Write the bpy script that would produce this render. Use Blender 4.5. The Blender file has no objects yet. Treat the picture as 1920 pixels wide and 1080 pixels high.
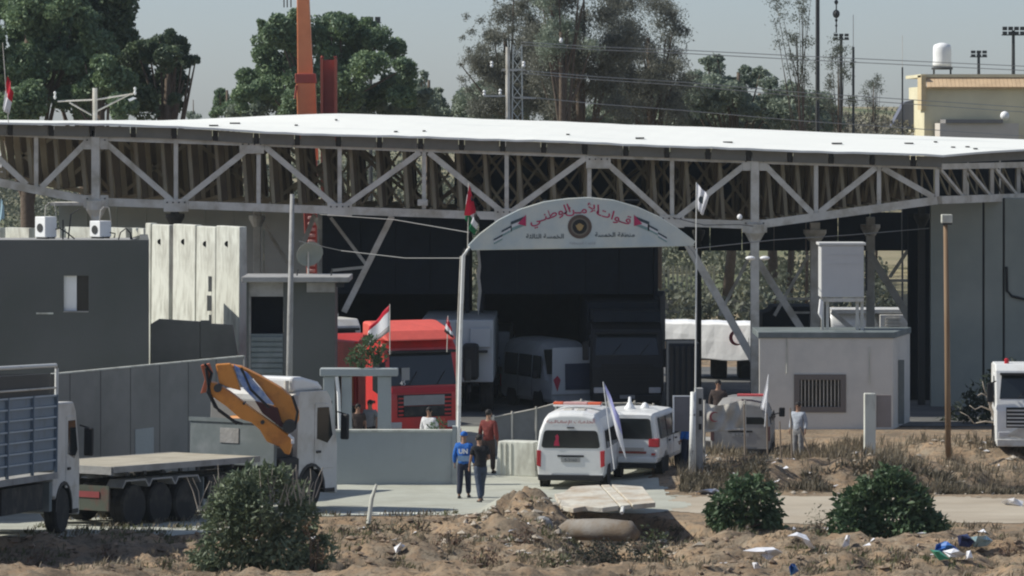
import bpy, bmesh, math, random
import numpy as np
from mathutils import Vector, Matrix
R = math.radians
sc = bpy.context.scene
COL = sc.collection
random.seed(7)
rng = np.random.default_rng(11)

# ---------------------------------------------------------------- camera, sky, sun, exposure
CZ, F = 10.0, 7500.0            # eye height (m), focal length in photograph pixels (1920 wide)
cam = bpy.data.cameras.new("camera")
camo = bpy.data.objects.new("camera", cam); COL.objects.link(camo)
camo.location = (0, 0, CZ); camo.rotation_euler = (R(90), 0, 0)
cam.sensor_width = 36; cam.lens = F / 1920 * 36
cam.shift_y = -(540 - 228) / 1920
cam.clip_start = 1; cam.clip_end = 9000
sc.camera = camo

SUN_EL, SUN_AZ = 42.0, 2.0     # azimuth measured from the left (-X) towards the back (+Y)
world = bpy.data.worlds.new("World"); sc.world = world; world.use_nodes = True
wn = world.node_tree; wn.nodes.clear()
wo = wn.nodes.new("ShaderNodeOutputWorld"); bg = wn.nodes.new("ShaderNodeBackground")
sky = wn.nodes.new("ShaderNodeTexSky"); sky.sky_type = 'NISHITA'; sky.sun_disc = False
sky.sun_elevation = R(SUN_EL); sky.dust_density = 0.4; sky.air_density = 1.0; sky.ozone_density = 6.0
sky.sun_rotation = R(-(90 - SUN_AZ))
bg.inputs[1].default_value = 0.10
hs = wn.nodes.new("ShaderNodeHueSaturation"); hs.inputs['Saturation'].default_value = 0.62
wn.links.new(sky.outputs[0], hs.inputs['Color'])
tn = wn.nodes.new('ShaderNodeMix'); tn.data_type = 'RGBA'; tn.blend_type = 'MULTIPLY'; tn.inputs[0].default_value = 1; tn.inputs[7].default_value = (.96, 1.01, 1.12, 1)
wn.links.new(hs.outputs[0], tn.inputs[6]); wn.links.new(tn.outputs[2], bg.inputs[0]); wn.links.new(bg.outputs[0], wo.inputs[0])
sl = bpy.data.lights.new("sun", 'SUN'); sl.energy = 5.0; sl.angle = R(0.6); sl.color = (1.0, .965, .88)
so = bpy.data.objects.new("sun", sl); COL.objects.link(so); so.location = (-60, 40, 80)
sd = Vector((-math.cos(R(SUN_AZ)) * math.cos(R(SUN_EL)), math.sin(R(SUN_AZ)) * math.cos(R(SUN_EL)), math.sin(R(SUN_EL))))
so.rotation_euler = sd.to_track_quat('Z', 'Y').to_euler()
sc.view_settings.view_transform = 'Standard'; sc.view_settings.look = 'None'
sc.view_settings.exposure = 0.0; sc.view_settings.gamma = 1.0; sc.view_settings.use_curve_mapping = False
sc.cycles.filter_width = 2.1      # soft long-lens picture
sc.cycles.max_bounces = 6; sc.cycles.transparent_max_bounces = 12

def X(px, D): return (px - 960) * D / F
def Z(py, D): return CZ - (py - 228) * D / F
def P(px, py, D): return Vector((X(px, D), D, Z(py, D)))

# ---------------------------------------------------------------- materials
MATS = {}
def mat(name, c, rough=.7, metal=0., var=.12, vscale=3., c2=None, mix2=.5, scale2=1.2, bump=.0, bscale=30., coords='Object', spec=.4, sheen=0, trans=0, sharp=.12, noise2det=6, stretch=None, em=None):
    """procedural surface: base colour, a second colour in patches, fine value variation, bump"""
    if name in MATS: return MATS[name]
    m = bpy.data.materials.new(name); m.use_nodes = True
    nt = m.node_tree; N = nt.nodes; L = nt.links
    b = N["Principled BSDF"]
    b.inputs['Roughness'].default_value = rough; b.inputs['Metallic'].default_value = metal
    b.inputs['Specular IOR Level'].default_value = spec
    if trans: b.inputs['Transmission Weight'].default_value = trans
    tc = N.new('ShaderNodeTexCoord'); src = tc.outputs[coords]
    if stretch:
        mp = N.new('ShaderNodeMapping'); mp.inputs['Scale'].default_value = stretch
        L.new(src, mp.inputs[0]); src = mp.outputs[0]
    n1 = N.new('ShaderNodeTexNoise'); n1.inputs['Scale'].default_value = vscale; n1.inputs['Detail'].default_value = 8; n1.inputs['Roughness'].default_value = .65
    L.new(src, n1.inputs['Vector'])
    rgb = N.new('ShaderNodeRGB'); rgb.outputs[0].default_value = (*c, 1); col = rgb.outputs[0]
    if c2:
        n2 = N.new('ShaderNodeTexNoise'); n2.inputs['Scale'].default_value = scale2; n2.inputs['Detail'].default_value = noise2det; n2.inputs['Roughness'].default_value = .6
        L.new(src, n2.inputs['Vector'])
        rp = N.new('ShaderNodeMapRange'); rp.inputs[1].default_value = 1 - mix2 - sharp; rp.inputs[2].default_value = 1 - mix2 + sharp
        L.new(n2.outputs['Fac'], rp.inputs[0])
        mx = N.new('ShaderNodeMix'); mx.data_type = 'RGBA'; mx.inputs[7].default_value = (*c2, 1)
        L.new(rp.outputs[0], mx.inputs[0]); L.new(col, mx.inputs[6]); col = mx.outputs[2]
    hv = N.new('ShaderNodeHueSaturation')
    mr = N.new('ShaderNodeMapRange'); mr.inputs[1].default_value = .25; mr.inputs[2].default_value = .75
    mr.inputs[3].default_value = 1 - var; mr.inputs[4].default_value = 1 + var
    L.new(n1.outputs['Fac'], mr.inputs[0]); L.new(mr.outputs[0], hv.inputs['Value']); L.new(col, hv.inputs['Color'])
    L.new(hv.outputs[0], b.inputs['Base Color'])
    if em:
        L.new(hv.outputs[0], b.inputs['Emission Color']); b.inputs['Emission Strength'].default_value = em
    if bump:
        n3 = N.new('ShaderNodeTexNoise'); n3.inputs['Scale'].default_value = bscale; n3.inputs['Detail'].default_value = 6
        L.new(src, n3.inputs['Vector'])
        bp = N.new('ShaderNodeBump'); bp.inputs['Strength'].default_value = bump; bp.inputs['Distance'].default_value = .05
        L.new(n3.outputs['Fac'], bp.inputs['Height']); L.new(bp.outputs[0], b.inputs['Normal'])
    MATS[name] = m
    return m

def leafmat(name, c1, c2, tr=.25):
    if name in MATS: return MATS[name]
    m = bpy.data.materials.new(name); m.use_nodes = True
    nt = m.node_tree; N = nt.nodes; L = nt.links
    b = N["Principled BSDF"]; b.inputs['Roughness'].default_value = .55; b.inputs['Specular IOR Level'].default_value = .35
    g = N.new('ShaderNodeNewGeometry'); tc = N.new('ShaderNodeTexCoord')
    n = N.new('ShaderNodeTexNoise'); n.inputs['Scale'].default_value = .55; n.inputs['Detail'].default_value = 3
    L.new(tc.outputs['Object'], n.inputs['Vector'])
    ad = N.new('ShaderNodeMath'); ad.operation = 'MULTIPLY_ADD'; ad.inputs[1].default_value = .45
    L.new(g.outputs['Random Per Island'], ad.inputs[0])
    mr = N.new('ShaderNodeMapRange'); mr.inputs[1].default_value = .3; mr.inputs[2].default_value = .7; mr.inputs[4].default_value = .6
    L.new(n.outputs['Fac'], mr.inputs[0]); L.new(mr.outputs[0], ad.inputs[2])
    mx = N.new('ShaderNodeMix'); mx.data_type = 'RGBA'; mx.inputs[6].default_value = (*c1, 1); mx.inputs[7].default_value = (*c2, 1)
    L.new(ad.outputs[0], mx.inputs[0]); L.new(mx.outputs[2], b.inputs['Base Color'])
    t = N.new('ShaderNodeBsdfTranslucent'); L.new(mx.outputs[2], t.inputs[0])
    ms = N.new('ShaderNodeMixShader'); ms.inputs[0].default_value = tr
    L.new(b.outputs[0], ms.inputs[1]); L.new(t.outputs[0], ms.inputs[2])
    L.new(ms.outputs[0], N["Material Output"].inputs[0])
    MATS[name] = m
    return m

STEEL = mat('weathered_galvanised_steel', (.60, .57, .50), .6, .1, .14, 2, (.40, .36, .28), .42, 1.5)
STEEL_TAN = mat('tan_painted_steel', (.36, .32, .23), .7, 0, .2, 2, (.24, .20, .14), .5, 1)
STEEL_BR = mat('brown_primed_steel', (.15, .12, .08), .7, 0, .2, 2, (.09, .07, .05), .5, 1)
STEEL_DK = mat('dark_steel', (.05, .05, .048), .6, .2)
FASCIA = mat('fascia_sheet', (.17, .165, .145), .7, 0, .15, 2)
FASCIA_D = mat('fascia_gap', (.035, .033, .03), .8)
ROOFW = mat('white_roof_sheet', (.84, .84, .77), .6, 0, .03, 1.0, (.60, .62, .58), .30, .5, bump=.15, bscale=2.5, stretch=(.25, 1, 1))
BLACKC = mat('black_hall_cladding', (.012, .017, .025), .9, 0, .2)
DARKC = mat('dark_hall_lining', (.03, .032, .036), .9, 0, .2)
CONC = mat('pale_concrete', (.60, .605, .53), .85, 0, .10, 1.5, (.33, .32, .27), .42, 2.4, bump=.25, bscale=9, stretch=(1, 1, .35))
CONC_G = mat('grey_concrete', (.34, .335, .32), .9, 0, .12, 2, (.22, .215, .20), .45, 2.0, bump=.3, bscale=12)
PLASTER_D = mat('dark_render', (.110, .113, .108), .9, 0, .07, .9, (.088, .094, .086), .5, .45, bump=.15, bscale=14)
PLASTER_L = mat('cream_plaster', (.62, .60, .54), .9, 0, .06, 1.2, (.54, .53, .48), .42, .8, bump=.15, bscale=16)
PLASTER_W = mat('white_wall_paint', (.345, .375, .37), .85, 0, .05, 1.2, (.29, .31, .305), .35, .9, bump=.2, bscale=12)
SHEETG = mat('grey_sheet_cladding', (.31, .325, .28), .75, 0, .07, .6, (.25, .275, .24), .5, .4)
GLASS = mat('dark_window_glass', (.015, .02, .022), .12, 0, .05, spec=.6)
BLACK = mat('black_plastic', (.014, .014, .015), .6)
RUBBER = mat('tyre_rubber', (.022, .021, .02), .85, 0, .25, 5, (.06, .055, .045), .4, 3)
RIM = mat('steel_wheel_rim', (.25, .25, .25), .5, .4)
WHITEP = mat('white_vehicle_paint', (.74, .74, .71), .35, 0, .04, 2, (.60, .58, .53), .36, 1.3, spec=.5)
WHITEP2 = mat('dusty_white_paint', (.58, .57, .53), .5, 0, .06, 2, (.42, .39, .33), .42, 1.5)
WHITE = mat('plain_white', (.80, .80, .78), .6, 0, .04)
REDP = mat('red_vehicle_paint', (.62, .045, .04), .35, 0, .06, 2, (.42, .05, .04), .4, 1.2, spec=.5)
REDL = mat('red_lens', (.45, .02, .03), .25, spec=.6)
ORANGEL = mat('orange_red_lens', (.85, .17, .08), .3)
ORANGE = mat('orange_crane_paint', (.66, .26, .05), .45, 0, .08, 2, (.42, .14, .035), .38, 2.2)
ORANGE2 = mat('orange_boom_paint', (.72, .24, .10), .5, 0, .06, 1, (.60, .18, .07), .42, .8)
REDBROWN = mat('red_brown_boom', (.34, .07, .05), .6, 0, .12, 1.5)
BLUEG = mat('blue_grey_slats', (.17, .22, .27), .55, .1, .08, 2, (.13, .16, .18), .42, 2)
CHASSIS = mat('truck_chassis', (.03, .03, .03), .8, 0, .3, 4, (.09, .08, .065), .4, 2.5)
DECKW = mat('worn_timber_deck', (.44, .40, .31), .85, 0, .14, 4, (.32, .28, .21), .45, 2.2, stretch=(.4, 3, 1))
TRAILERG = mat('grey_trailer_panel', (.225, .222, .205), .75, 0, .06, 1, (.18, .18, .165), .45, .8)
TEALG = mat('grey_green_panel', (.14, .165, .165), .65, 0, .1, 2, (.22, .24, .24), .4, 1.5)
TARPW = mat('white_tarpaulin', (.85, .86, .87), .6, 0, .03, 2, bump=.5, bscale=2.2)
TARPB = mat('beige_tarpaulin', (.50, .47, .41), .75, 0, .08, 2, (.36, .33, .28), .4, 1.5, bump=.7, bscale=3)
WOOD = mat('brown_timber_pole', (.24, .165, .10), .85, 0, .15, 6, (.18, .11, .06), .45, 3, stretch=(1, 1, .2))
POLEW = mat('peeling_white_paint', (.66, .66, .62), .7, 0, .08, 6, (.14, .12, .10), .33, 4.5, sharp=.04)
SIGNW = mat('faded_sign_sheet', (.56, .575, .52), .6, 0, .08, 1.2, (.44, .50, .50), .48, 1.3)
LRED = mat('lettering_red', (.42, .03, .10), .7)
LDARK = mat('lettering_dark', (.04, .06, .07), .7)
FLAGR = leafmat('flag_red', (.66, .02, .05), (.60, .02, .05), .45); FLAGW = leafmat('flag_white', (.84, .84, .85), (.80, .80, .82), .45); FLAGK = leafmat('flag_black', (.02, .02, .02), (.03, .03, .03), .3)
FLAGG = leafmat('flag_green', (.02, .22, .09), (.02, .20, .09), .45); FLAGB = leafmat('flag_pale_blue', (.46, .47, .74), (.44, .45, .72), .45)
GOLD = mat('emblem_gold', (.35, .24, .10), .6)
BROWND = mat('emblem_brown', (.10, .07, .055), .7)
BEIGEB = mat('beige_building_render', (.68, .62, .42), .9, 0, .06, .6, (.60, .54, .36), .45, .4)
TILE = mat('tan_roof_tile', (.60, .43, .26), .8, 0, .2, 1.2)
ORNG_TXT = mat('pale_lettering', (.55, .55, .55), .7)
SKIN = mat('skin', (.30, .17, .11), .6); HAIR = mat('dark_hair', (.015, .012, .01), .7)
CL = {k: mat('cloth_' + k, c, .9, 0, .15, 14, bump=.5, bscale=14) for k, c in dict(
    blue=(.02, .12, .42), paleblue=(.28, .42, .62), black=(.014, .014, .016), darkblue=(.02, .025, .045), denim=(.045, .06, .09),
    maroon=(.15, .03, .025), grey=(.20, .20, .20), white=(.62, .62, .62), lightgrey=(.35, .38, .42), brown=(.05, .035, .03)).items()}
PLATE = mat('dusty_plate', (.30, .30, .29), .6)
BLUETARP = mat('blue_plastic_sheet', (.03, .12, .42), .4, 0, .2, 3, (.05, .25, .32), .45, 3)

# ---------------------------------------------------------------- object helpers
MW = {}
def props(o, label=None, cat=None, group=None, kind=None):
    if label: o['label'] = label
    if cat: o['category'] = cat
    if group: o['group'] = group
    if kind: o['kind'] = kind
    return o
def settle(T, p, rz):
    """tilt a vehicle nose-down by p so that it follows the slope"""
    T.rotation_euler = (0, p, rz); MW[T.name] = Matrix.Translation(T.location) @ Matrix.Rotation(rz, 4, 'Z') @ Matrix.Rotation(p, 4, 'Y')
def thing(name, label, cat, loc=(0, 0, 0), rz=0., group=None):
    o = bpy.data.objects.new(name, None); COL.objects.link(o)
    o.location = loc; o.rotation_euler = (0, 0, rz); o.empty_display_size = .3
    MW[o.name] = Matrix.Translation(Vector(loc)) @ Matrix.Rotation(rz, 4, 'Z')
    return props(o, label, cat, group)
def children(o): return [c for c in bpy.data.objects if c.parent == o]
def copy_tree(o, parent=None):
    c = o.copy(); COL.objects.link(c); c.parent = parent
    for ch in children(o): copy_tree(ch, c)
    return c

class MB:
    def __init__(s): s.v = []; s.f = []; s.mi = []
    def add(s, vs, fs, mi=0):
        n = len(s.v); s.v += [tuple(v) for v in vs]; s.f += [tuple(n + i for i in f) for f in fs]; s.mi += [mi] * len(fs); return s
    def box(s, x0, x1, y0, y1, z0, z1, mi=0):
        return s.add([(x0, y0, z0), (x1, y0, z0), (x1, y1, z0), (x0, y1, z0), (x0, y0, z1), (x1, y0, z1), (x1, y1, z1), (x0, y1, z1)],
                     [(0, 3, 2, 1), (4, 5, 6, 7), (0, 1, 5, 4), (1, 2, 6, 5), (2, 3, 7, 6), (3, 0, 4, 7)], mi)
    def bar(s, p, q, w, h=None, up=(0, 0, 1), mi=0):
        h = h or w; p = Vector(p); q = Vector(q); d = (q - p).normalized(); u = Vector(up)
        if abs(d.dot(u)) > .97: u = Vector((0, 1, 0))
        a = d.cross(u).normalized() * w / 2; b = a.cross(d).normalized() * h / 2
        vs = [e + i * a + j * b for e in (p, q) for i, j in ((-1, -1), (1, -1), (1, 1), (-1, 1))]
        return s.add(vs, [(0, 1, 2, 3), (7, 6, 5, 4), (0, 4, 5, 1), (1, 5, 6, 2), (2, 6, 7, 3), (3, 7, 4, 0)], mi)
    def tube(s, pts, r, n=8, mi=0):
        pts = [Vector(p) for p in pts]; k = len(pts)
        if not hasattr(r, '__len__'): r = [r] * k
        vs = []
        for i, p in enumerate(pts):
            d = (pts[min(i + 1, k - 1)] - pts[max(i - 1, 0)]).normalized()
            u = Vector((0, 0, 1)) if abs(d.z) < .9 else Vector((0, 1, 0))
            a = d.cross(u).normalized(); b = d.cross(a).normalized()
            for j in range(n):
                t = 2 * math.pi * j / n; vs.append(p + (a * math.cos(t) + b * math.sin(t)) * r[i])
        fs = [(i * n + j, i * n + (j + 1) % n, (i + 1) * n + (j + 1) % n, (i + 1) * n + j) for i in range(k - 1) for j in range(n)]
        fs += [tuple(range(n))[::-1], tuple((k - 1) * n + j for j in range(n))]
        return s.add(vs, fs, mi)
    def prism(s, poly, axis, a0, a1, mi=0):
        n = len(poly)
        def pt(u, v, a): return {'y': (u, a, v), 'x': (a, u, v), 'z': (u, v, a)}[axis]
        vs = [pt(u, v, a0) for u, v in poly] + [pt(u, v, a1) for u, v in poly]
        fs = [tuple(range(n)), tuple(range(2 * n - 1, n - 1, -1))] + [(i, i + n, (i + 1) % n + n, (i + 1) % n) for i in range(n)]
        return s.add(vs, fs, mi)
    def lathe(s, prof, c=(0, 0, 0), axis='z', n=16, mi=0):
        vs = []
        for r, h in prof:
            for j in range(n):
                t = 2 * math.pi * j / n; a, b = r * math.cos(t), r * math.sin(t)
                q = {'z': (a, b, h), 'y': (a, h, b), 'x': (h, a, b)}[axis]
                vs.append((c[0] + q[0], c[1] + q[1], c[2] + q[2]))
        k = len(prof)
        fs = [(i * n + j, i * n + (j + 1) % n, (i + 1) * n + (j + 1) % n, (i + 1) * n + j) for i in range(k - 1) for j in range(n)]
        fs += [tuple(range(n))[::-1], tuple((k - 1) * n + j for j in range(n))]
        return s.add(vs, fs, mi)
    def loft(s, secs, mi=0):
        n = len(secs[0]); vs = [p for q in secs for p in q]; k = len(secs)
        fs = [(i * n + j, i * n + (j + 1) % n, (i + 1) * n + (j + 1) % n, (i + 1) * n + j) for i in range(k - 1) for j in range(n)]
        fs += [tuple(range(n))[::-1], tuple((k - 1) * n + j for j in range(n))]
        return s.add(vs, fs, mi)
    def ball(s, c, r, n=12, m=8, mi=0):
        if not hasattr(r, '__len__'): r = (r, r, r)
        vs = [(c[0] + r[0] * math.sin(math.pi * i / m) * math.cos(2 * math.pi * j / n), c[1] + r[1] * math.sin(math.pi * i / m) * math.sin(2 * math.pi * j / n), c[2] + r[2] * math.cos(math.pi * i / m)) for i in range(m + 1) for j in range(n)]
        fs = [(i * n + j, (i + 1) * n + j, (i + 1) * n + (j + 1) % n, i * n + (j + 1) % n) for i in range(m) for j in range(n)]
        return s.add(vs, fs, mi)
    def build(s, name, m, parent=None, world=False, smooth=False, bevel=0., label=None, cat=None, group=None, kind=None, origin=None, seg=2):
        vs = [Vector(v) for v in s.v]
        if world and parent is not None:
            M = MW[parent.name].inverted(); vs = [M @ v for v in vs]
        loc = None
        if parent is None and kind != 'structure':
            if origin is None:
                xs = [v.x for v in vs]; ys = [v.y for v in vs]; zs = [v.z for v in vs]
                origin = ((min(xs) + max(xs)) / 2, (min(ys) + max(ys)) / 2, min(zs))
            loc = Vector(origin); vs = [v - loc for v in vs]
        me = bpy.data.meshes.new(name); me.from_pydata([tuple(v) for v in vs], [], s.f)
        ms = m if isinstance(m, (list, tuple)) else [m]
        for q in ms: me.materials.append(q)
        if len(ms) > 1: me.polygons.foreach_set('material_index', s.mi)
        bm = bmesh.new(); bm.from_mesh(me)
        if smooth: bmesh.ops.remove_doubles(bm, verts=bm.verts, dist=1e-5)
        bmesh.ops.recalc_face_normals(bm, faces=bm.faces); bm.to_mesh(me); bm.free()
        if smooth:
            me.polygons.foreach_set('use_smooth', [True] * len(me.polygons))
        o = bpy.data.objects.new(name, me); COL.objects.link(o); o.parent = parent
        if loc is not None: o.location = loc
        if bevel:
            b = o.modifiers.new('bevel', 'BEVEL'); b.width = bevel; b.segments = seg; b.limit_method = 'ANGLE'; b.angle_limit = R(35)
        if parent is not None: MW[o.name] = MW[parent.name]
        else: MW[o.name] = Matrix.Translation(loc) if loc is not None else Matrix.Identity(4)
        return props(o, label, cat, group, kind)

def quads(name, V, m, parent=None, kind=None, nper=4, label=None, cat=None, group=None, origin=None):
    """V: (N,nper,3) array of separate faces -> one mesh"""
    N = V.shape[0]
    me = bpy.data.meshes.new(name)
    W = V.reshape(-1, 3).astype(np.float64)
    loc = None
    if parent is not None:
        M = np.array(MW[parent.name].inverted()); W = W @ M[:3, :3].T + M[:3, 3]
    elif origin is not None: W = W - np.array(origin); loc = origin
    me.vertices.add(N * nper); me.vertices.foreach_set('co', W.astype(np.float32).ravel())
    me.loops.add(N * nper); me.loops.foreach_set('vertex_index', np.arange(N * nper, dtype=np.int32))
    me.polygons.add(N); me.polygons.foreach_set('loop_start', (np.arange(N) * nper).astype(np.int32))
    me.polygons.foreach_set('loop_total', np.full(N, nper, dtype=np.int32))
    me.update(calc_edges=True); me.materials.append(m)
    o = bpy.data.objects.new(name, me); COL.objects.link(o); o.parent = parent
    if loc is not None: o.location = loc
    MW[o.name] = MW[parent.name] if parent is not None else (Matrix.Translation(Vector(loc)) if loc is not None else Matrix.Identity(4))
    return props(o, label, cat, group, kind)

def leafquads(C, size, aspect=.5, hang=0., up=None, g=rng, jitter=.5):
    """random leaf faces (rhombs) around the centres C"""
    n = len(C)
    d = g.normal(size=(n, 3)); d[:, 2] -= hang * 2.5
    if up is not None: d += up
    d /= np.linalg.norm(d, axis=1)[:, None]
    e = g.normal(size=(n, 3)); e -= (e * d).sum(1)[:, None] * d; e /= np.linalg.norm(e, axis=1)[:, None]
    sz = size * (1 - jitter / 2 + jitter * g.random(n))[:, None]
    a = d * sz / 2; b = e * sz * aspect / 2
    return np.stack([C - a, C + b - a * .1, C + a, C - b - a * .1], axis=1)

# ---------------------------------------------------------------- noise + terrain height
def _h(i, j, s):
    n = (i.astype(np.int64) * 374761393 + j.astype(np.int64) * 668265263 + s * 982451653) & 0x7fffffff
    n = ((n ^ (n >> 13)) * 1274126177) & 0x7fffffff
    return ((n ^ (n >> 16)) & 0xffff) / 65535.
def vn(x, y, s=0):
    i = np.floor(x); j = np.floor(y); u = x - i; v = y - j; u = u * u * (3 - 2 * u); v = v * v * (3 - 2 * v)
    a = _h(i, j, s); b = _h(i + 1, j, s); c = _h(i, j + 1, s); d = _h(i + 1, j + 1, s)
    return (a * (1 - u) + b * u) * (1 - v) + (c * (1 - u) + d * u) * v
def fbm(x, y, f=1., o=5, s=0, g=.5):
    r = 0; a = 1; t = 0
    for k in range(o): r = r + a * (vn(x * f + 13.7 * k, y * f - 7.1 * k, s + k) - .5); t += a; a *= g; f *= 2.03
    return r / t * 2
def sst(a, b, x): t = np.clip((x - a) / (b - a), 0, 1); return t * t * (3 - 2 * t)
MOUNDS = [(-8.6, 86.3, 1.5, 1.2, .42), (.45, 99.6, .95, 1.5, .62), (1.0, 98.2, 1.2, 1.0, .35), (5.2, 92.5, 2.0, 2.4, .5), (3.9, 89.0, 1.2, 2.0, .35),
          (2.75, 92.6, 1.15, 3.2, -1.35), (2.2, 88.0, 1.0, 2.5, -.9), (10.6, 88.5, 3.0, 2.0, .45), (8.6, 92.2, 1.5, 1.5, -.35), (-3.2, 93.6, 2.2, 1.2, .15),
          (-.9, 92.0, 1.3, 2.0, .30), (-6.0, 88.0, 1.0, 1.6, .2), (7.0, 109.6, 3.6, 1.0, .38), (12.5, 110.2, 3.5, 1.2, .45), (11.4, 117.0, 2.6, 1.4, .30), (14.5, 118, 3.0, 1.8, .32),
          (5.0, 112.0, 1.4, 1.2, .3), (-4.2, 96.0, 1.2, .7, .25), (9.2, 114.5, 1.8, 1.4, .4)]
def terr(x, D):
    x = np.asarray(x, float); D = np.asarray(D, float)
    w = sst(-2, 4, x)
    z = .047 * np.clip(105.3 - D, 0, 60) * (1 - w) + .055 * np.clip(97 - D, 0, 60) * w
    De = np.interp(x, [-12, -7.2, -5.2, -.5, .5, 3.5, 5, 14], [88.3, 88.6, 97.2, 97.8, 101.5, 101.5, 98.2, 97.0]) + .5 * (vn(x * 1.1, D * 0, 5) - .5)
    m = sst(0., 1.4, De - D)
    rr = sst(4.3, 5.2, x) * sst(107.2, 108.6, D) * (1 - sst(123, 127, D))   # rough verge on the right
    mm = np.maximum(m, rr * .8)
    rid = 1 - np.abs(fbm(x, D, .45, 4, 9)) * 2
    z = z + mm * (.50 * fbm(x, D, .3, 5, 1) + .38 * (rid - .6) + .14 * fbm(x, D, 1.6, 4, 3)) - .30 * sst(0, .5, De - D) * (1 - .6 * sst(1.5, 6, De - D))
    z = z + mm * (.07 * fbm(x, D, 5, 5, 4, .62))
    for (a, b, ra, rb, h) in MOUNDS:
        z = z + h * np.exp(-((x - a) / ra) ** 2 - ((D - b) / rb) ** 2) * (1 + .5 * fbm(x, D, 1.8, 4, 21))
    far = sst(190, 430, D) * (1 - .6 * sst(600, 1200, D))
    z = z + far * (6.0 + 5.0 * sst(5, 14, x / D * 190) + 2.0 * fbm(x, D, .012, 4, 31)) + sst(150, 200, D) * .5 * fbm(x, D, .08, 3, 8)
    z = z + .012 * fbm(x, D, 1.3, 3, 2)
    return z
def gz(x, D): return float(terr(np.array([x]), np.array([D]))[0])
def hit(px, py, lo=76., hi=125.):
    """distance at which the ground shows at this spot"""
    Ds = np.arange(lo, hi, .05); yy = 228 + (CZ - terr(X(px, Ds), Ds)) * F / Ds; k = np.argmax(yy <= py); return float(Ds[k])
def G(px, D): return Vector((X(px, D), D, gz(X(px, D), D)))
# ================================================================ THE GROUND
def grid(name, xs, ys, zfun, m, off=0., mask=None):
    Xg, Yg = np.meshgrid(xs, ys); Zg = zfun(Xg, Yg) + off
    nx, ny = len(xs), len(ys)
    V = np.stack([Xg, Yg, Zg], -1).reshape(-1, 3)
    i = np.arange((nx - 1) * (ny - 1)); r = i // (nx - 1); c = i % (nx - 1); a = r * nx + c
    Q = np.stack([a, a + 1, a + nx + 1, a + nx], 1)
    if mask is not None:
        cx = V[Q].mean(1); k = mask(cx[:, 0], cx[:, 1]); Q = Q[k]
    me = bpy.data.meshes.new(name); me.vertices.add(len(V)); me.vertices.foreach_set('co', V.astype(np.float32).ravel())
    n = len(Q); me.loops.add(4 * n); me.loops.foreach_set('vertex_index', Q.astype(np.int32).ravel())
    me.polygons.add(n); me.polygons.foreach_set('loop_start', (np.arange(n) * 4).astype(np.int32)); me.polygons.foreach_set('loop_total', np.full(n, 4, np.int32))
    me.update(calc_edges=True); me.polygons.foreach_set('use_smooth', [True] * n); me.materials.append(m)
    o = bpy.data.objects.new(name, me); COL.objects.link(o); MW[o.name] = Matrix.Identity(4)
    return props(o, kind='structure')
def dirtmat():
    m = bpy.data.materials.new('dry_sandy_earth'); m.use_nodes = True; nt = m.node_tree; N = nt.nodes; L = nt.links
    b = N["Principled BSDF"]; b.inputs['Roughness'].default_value = .95; b.inputs['Specular IOR Level'].default_value = .15
    tc = N.new('ShaderNodeTexCoord')
    def nz(sc_, det=8, rg=.65):
        n = N.new('ShaderNodeTexNoise'); n.inputs['Scale'].default_value = sc_; n.inputs['Detail'].default_value = det; n.inputs['Roughness'].default_value = rg
        L.new(tc.outputs['Object'], n.inputs['Vector']); return n.outputs['Fac']
    def mixc(f, lo, hi, A, B):
        r = N.new('ShaderNodeMapRange'); r.inputs[1].default_value = lo; r.inputs[2].default_value = hi; L.new(f, r.inputs[0])
        x = N.new('ShaderNodeMix'); x.data_type = 'RGBA'; L.new(r.outputs[0], x.inputs[0])
        for k, c in ((6, A), (7, B)):
            if isinstance(c, tuple): x.inputs[k].default_value = (*c, 1)
            else: L.new(c, x.inputs[k])
        return x.outputs[2]
    c = mixc(nz(.55), .38, .62, (.38, .265, .165), (.225, .165, .11))
    c = mixc(nz(2.2), .42, .68, c, (.33, .275, .20))
    c = mixc(nz(1.1, 6), .52, .70, c, (.15, .115, .08))
    c = mixc(nz(7.5), .50, .66, c, (.10, .08, .055))
    c = mixc(nz(22, 4), .62, .70, c, (.42, .38, .32))
    # vegetation tints far away
    geo = N.new('ShaderNodeSeparateXYZ'); L.new(tc.outputs['Object'], geo.inputs[0])
    fr = N.new('ShaderNodeMapRange'); fr.inputs[1].default_value = 165; fr.inputs[2].default_value = 230; L.new(geo.outputs[1], fr.inputs[0])
    g = mixc(nz(.06, 6), .40, .62, (.30, .26, .17), (.12, .14, .075))
    x = N.new('ShaderNodeMix'); x.data_type = 'RGBA'; L.new(fr.outputs[0], x.inputs[0]); L.new(c, x.inputs[6]); L.new(g, x.inputs[7])
    L.new(x.outputs[2], b.inputs['Base Color'])
    bp = N.new('ShaderNodeBump'); bp.inputs['Strength'].default_value = .8; bp.inputs['Distance'].default_value = .10
    L.new(nz(5.5, 10, .75), bp.inputs['Height']); L.new(bp.outputs[0], b.inputs['Normal'])
    return m
DIRT = dirtmat()
ROADM = mat('dusty_pale_asphalt', (.41, .415, .35), .9, 0, .10, 1.2, (.33, .325, .265), .42, .55, bump=.3, bscale=20)
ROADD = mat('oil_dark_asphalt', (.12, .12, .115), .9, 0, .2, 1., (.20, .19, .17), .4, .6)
TRACK = mat('packed_sand_track', (.43, .375, .29), .95, 0, .12, 1.4, (.35, .295, .22), .5, .5, bump=.3, bscale=8, stretch=(.35, 1, 1))
xs = np.concatenate([np.array([-400, -250, -150, -90, -60, -40, -30, -24, -20]), np.arange(-17.5, 17.51, .13), np.array([20, 24, 30, 40, 60, 90, 150, 250, 400])])
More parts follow.
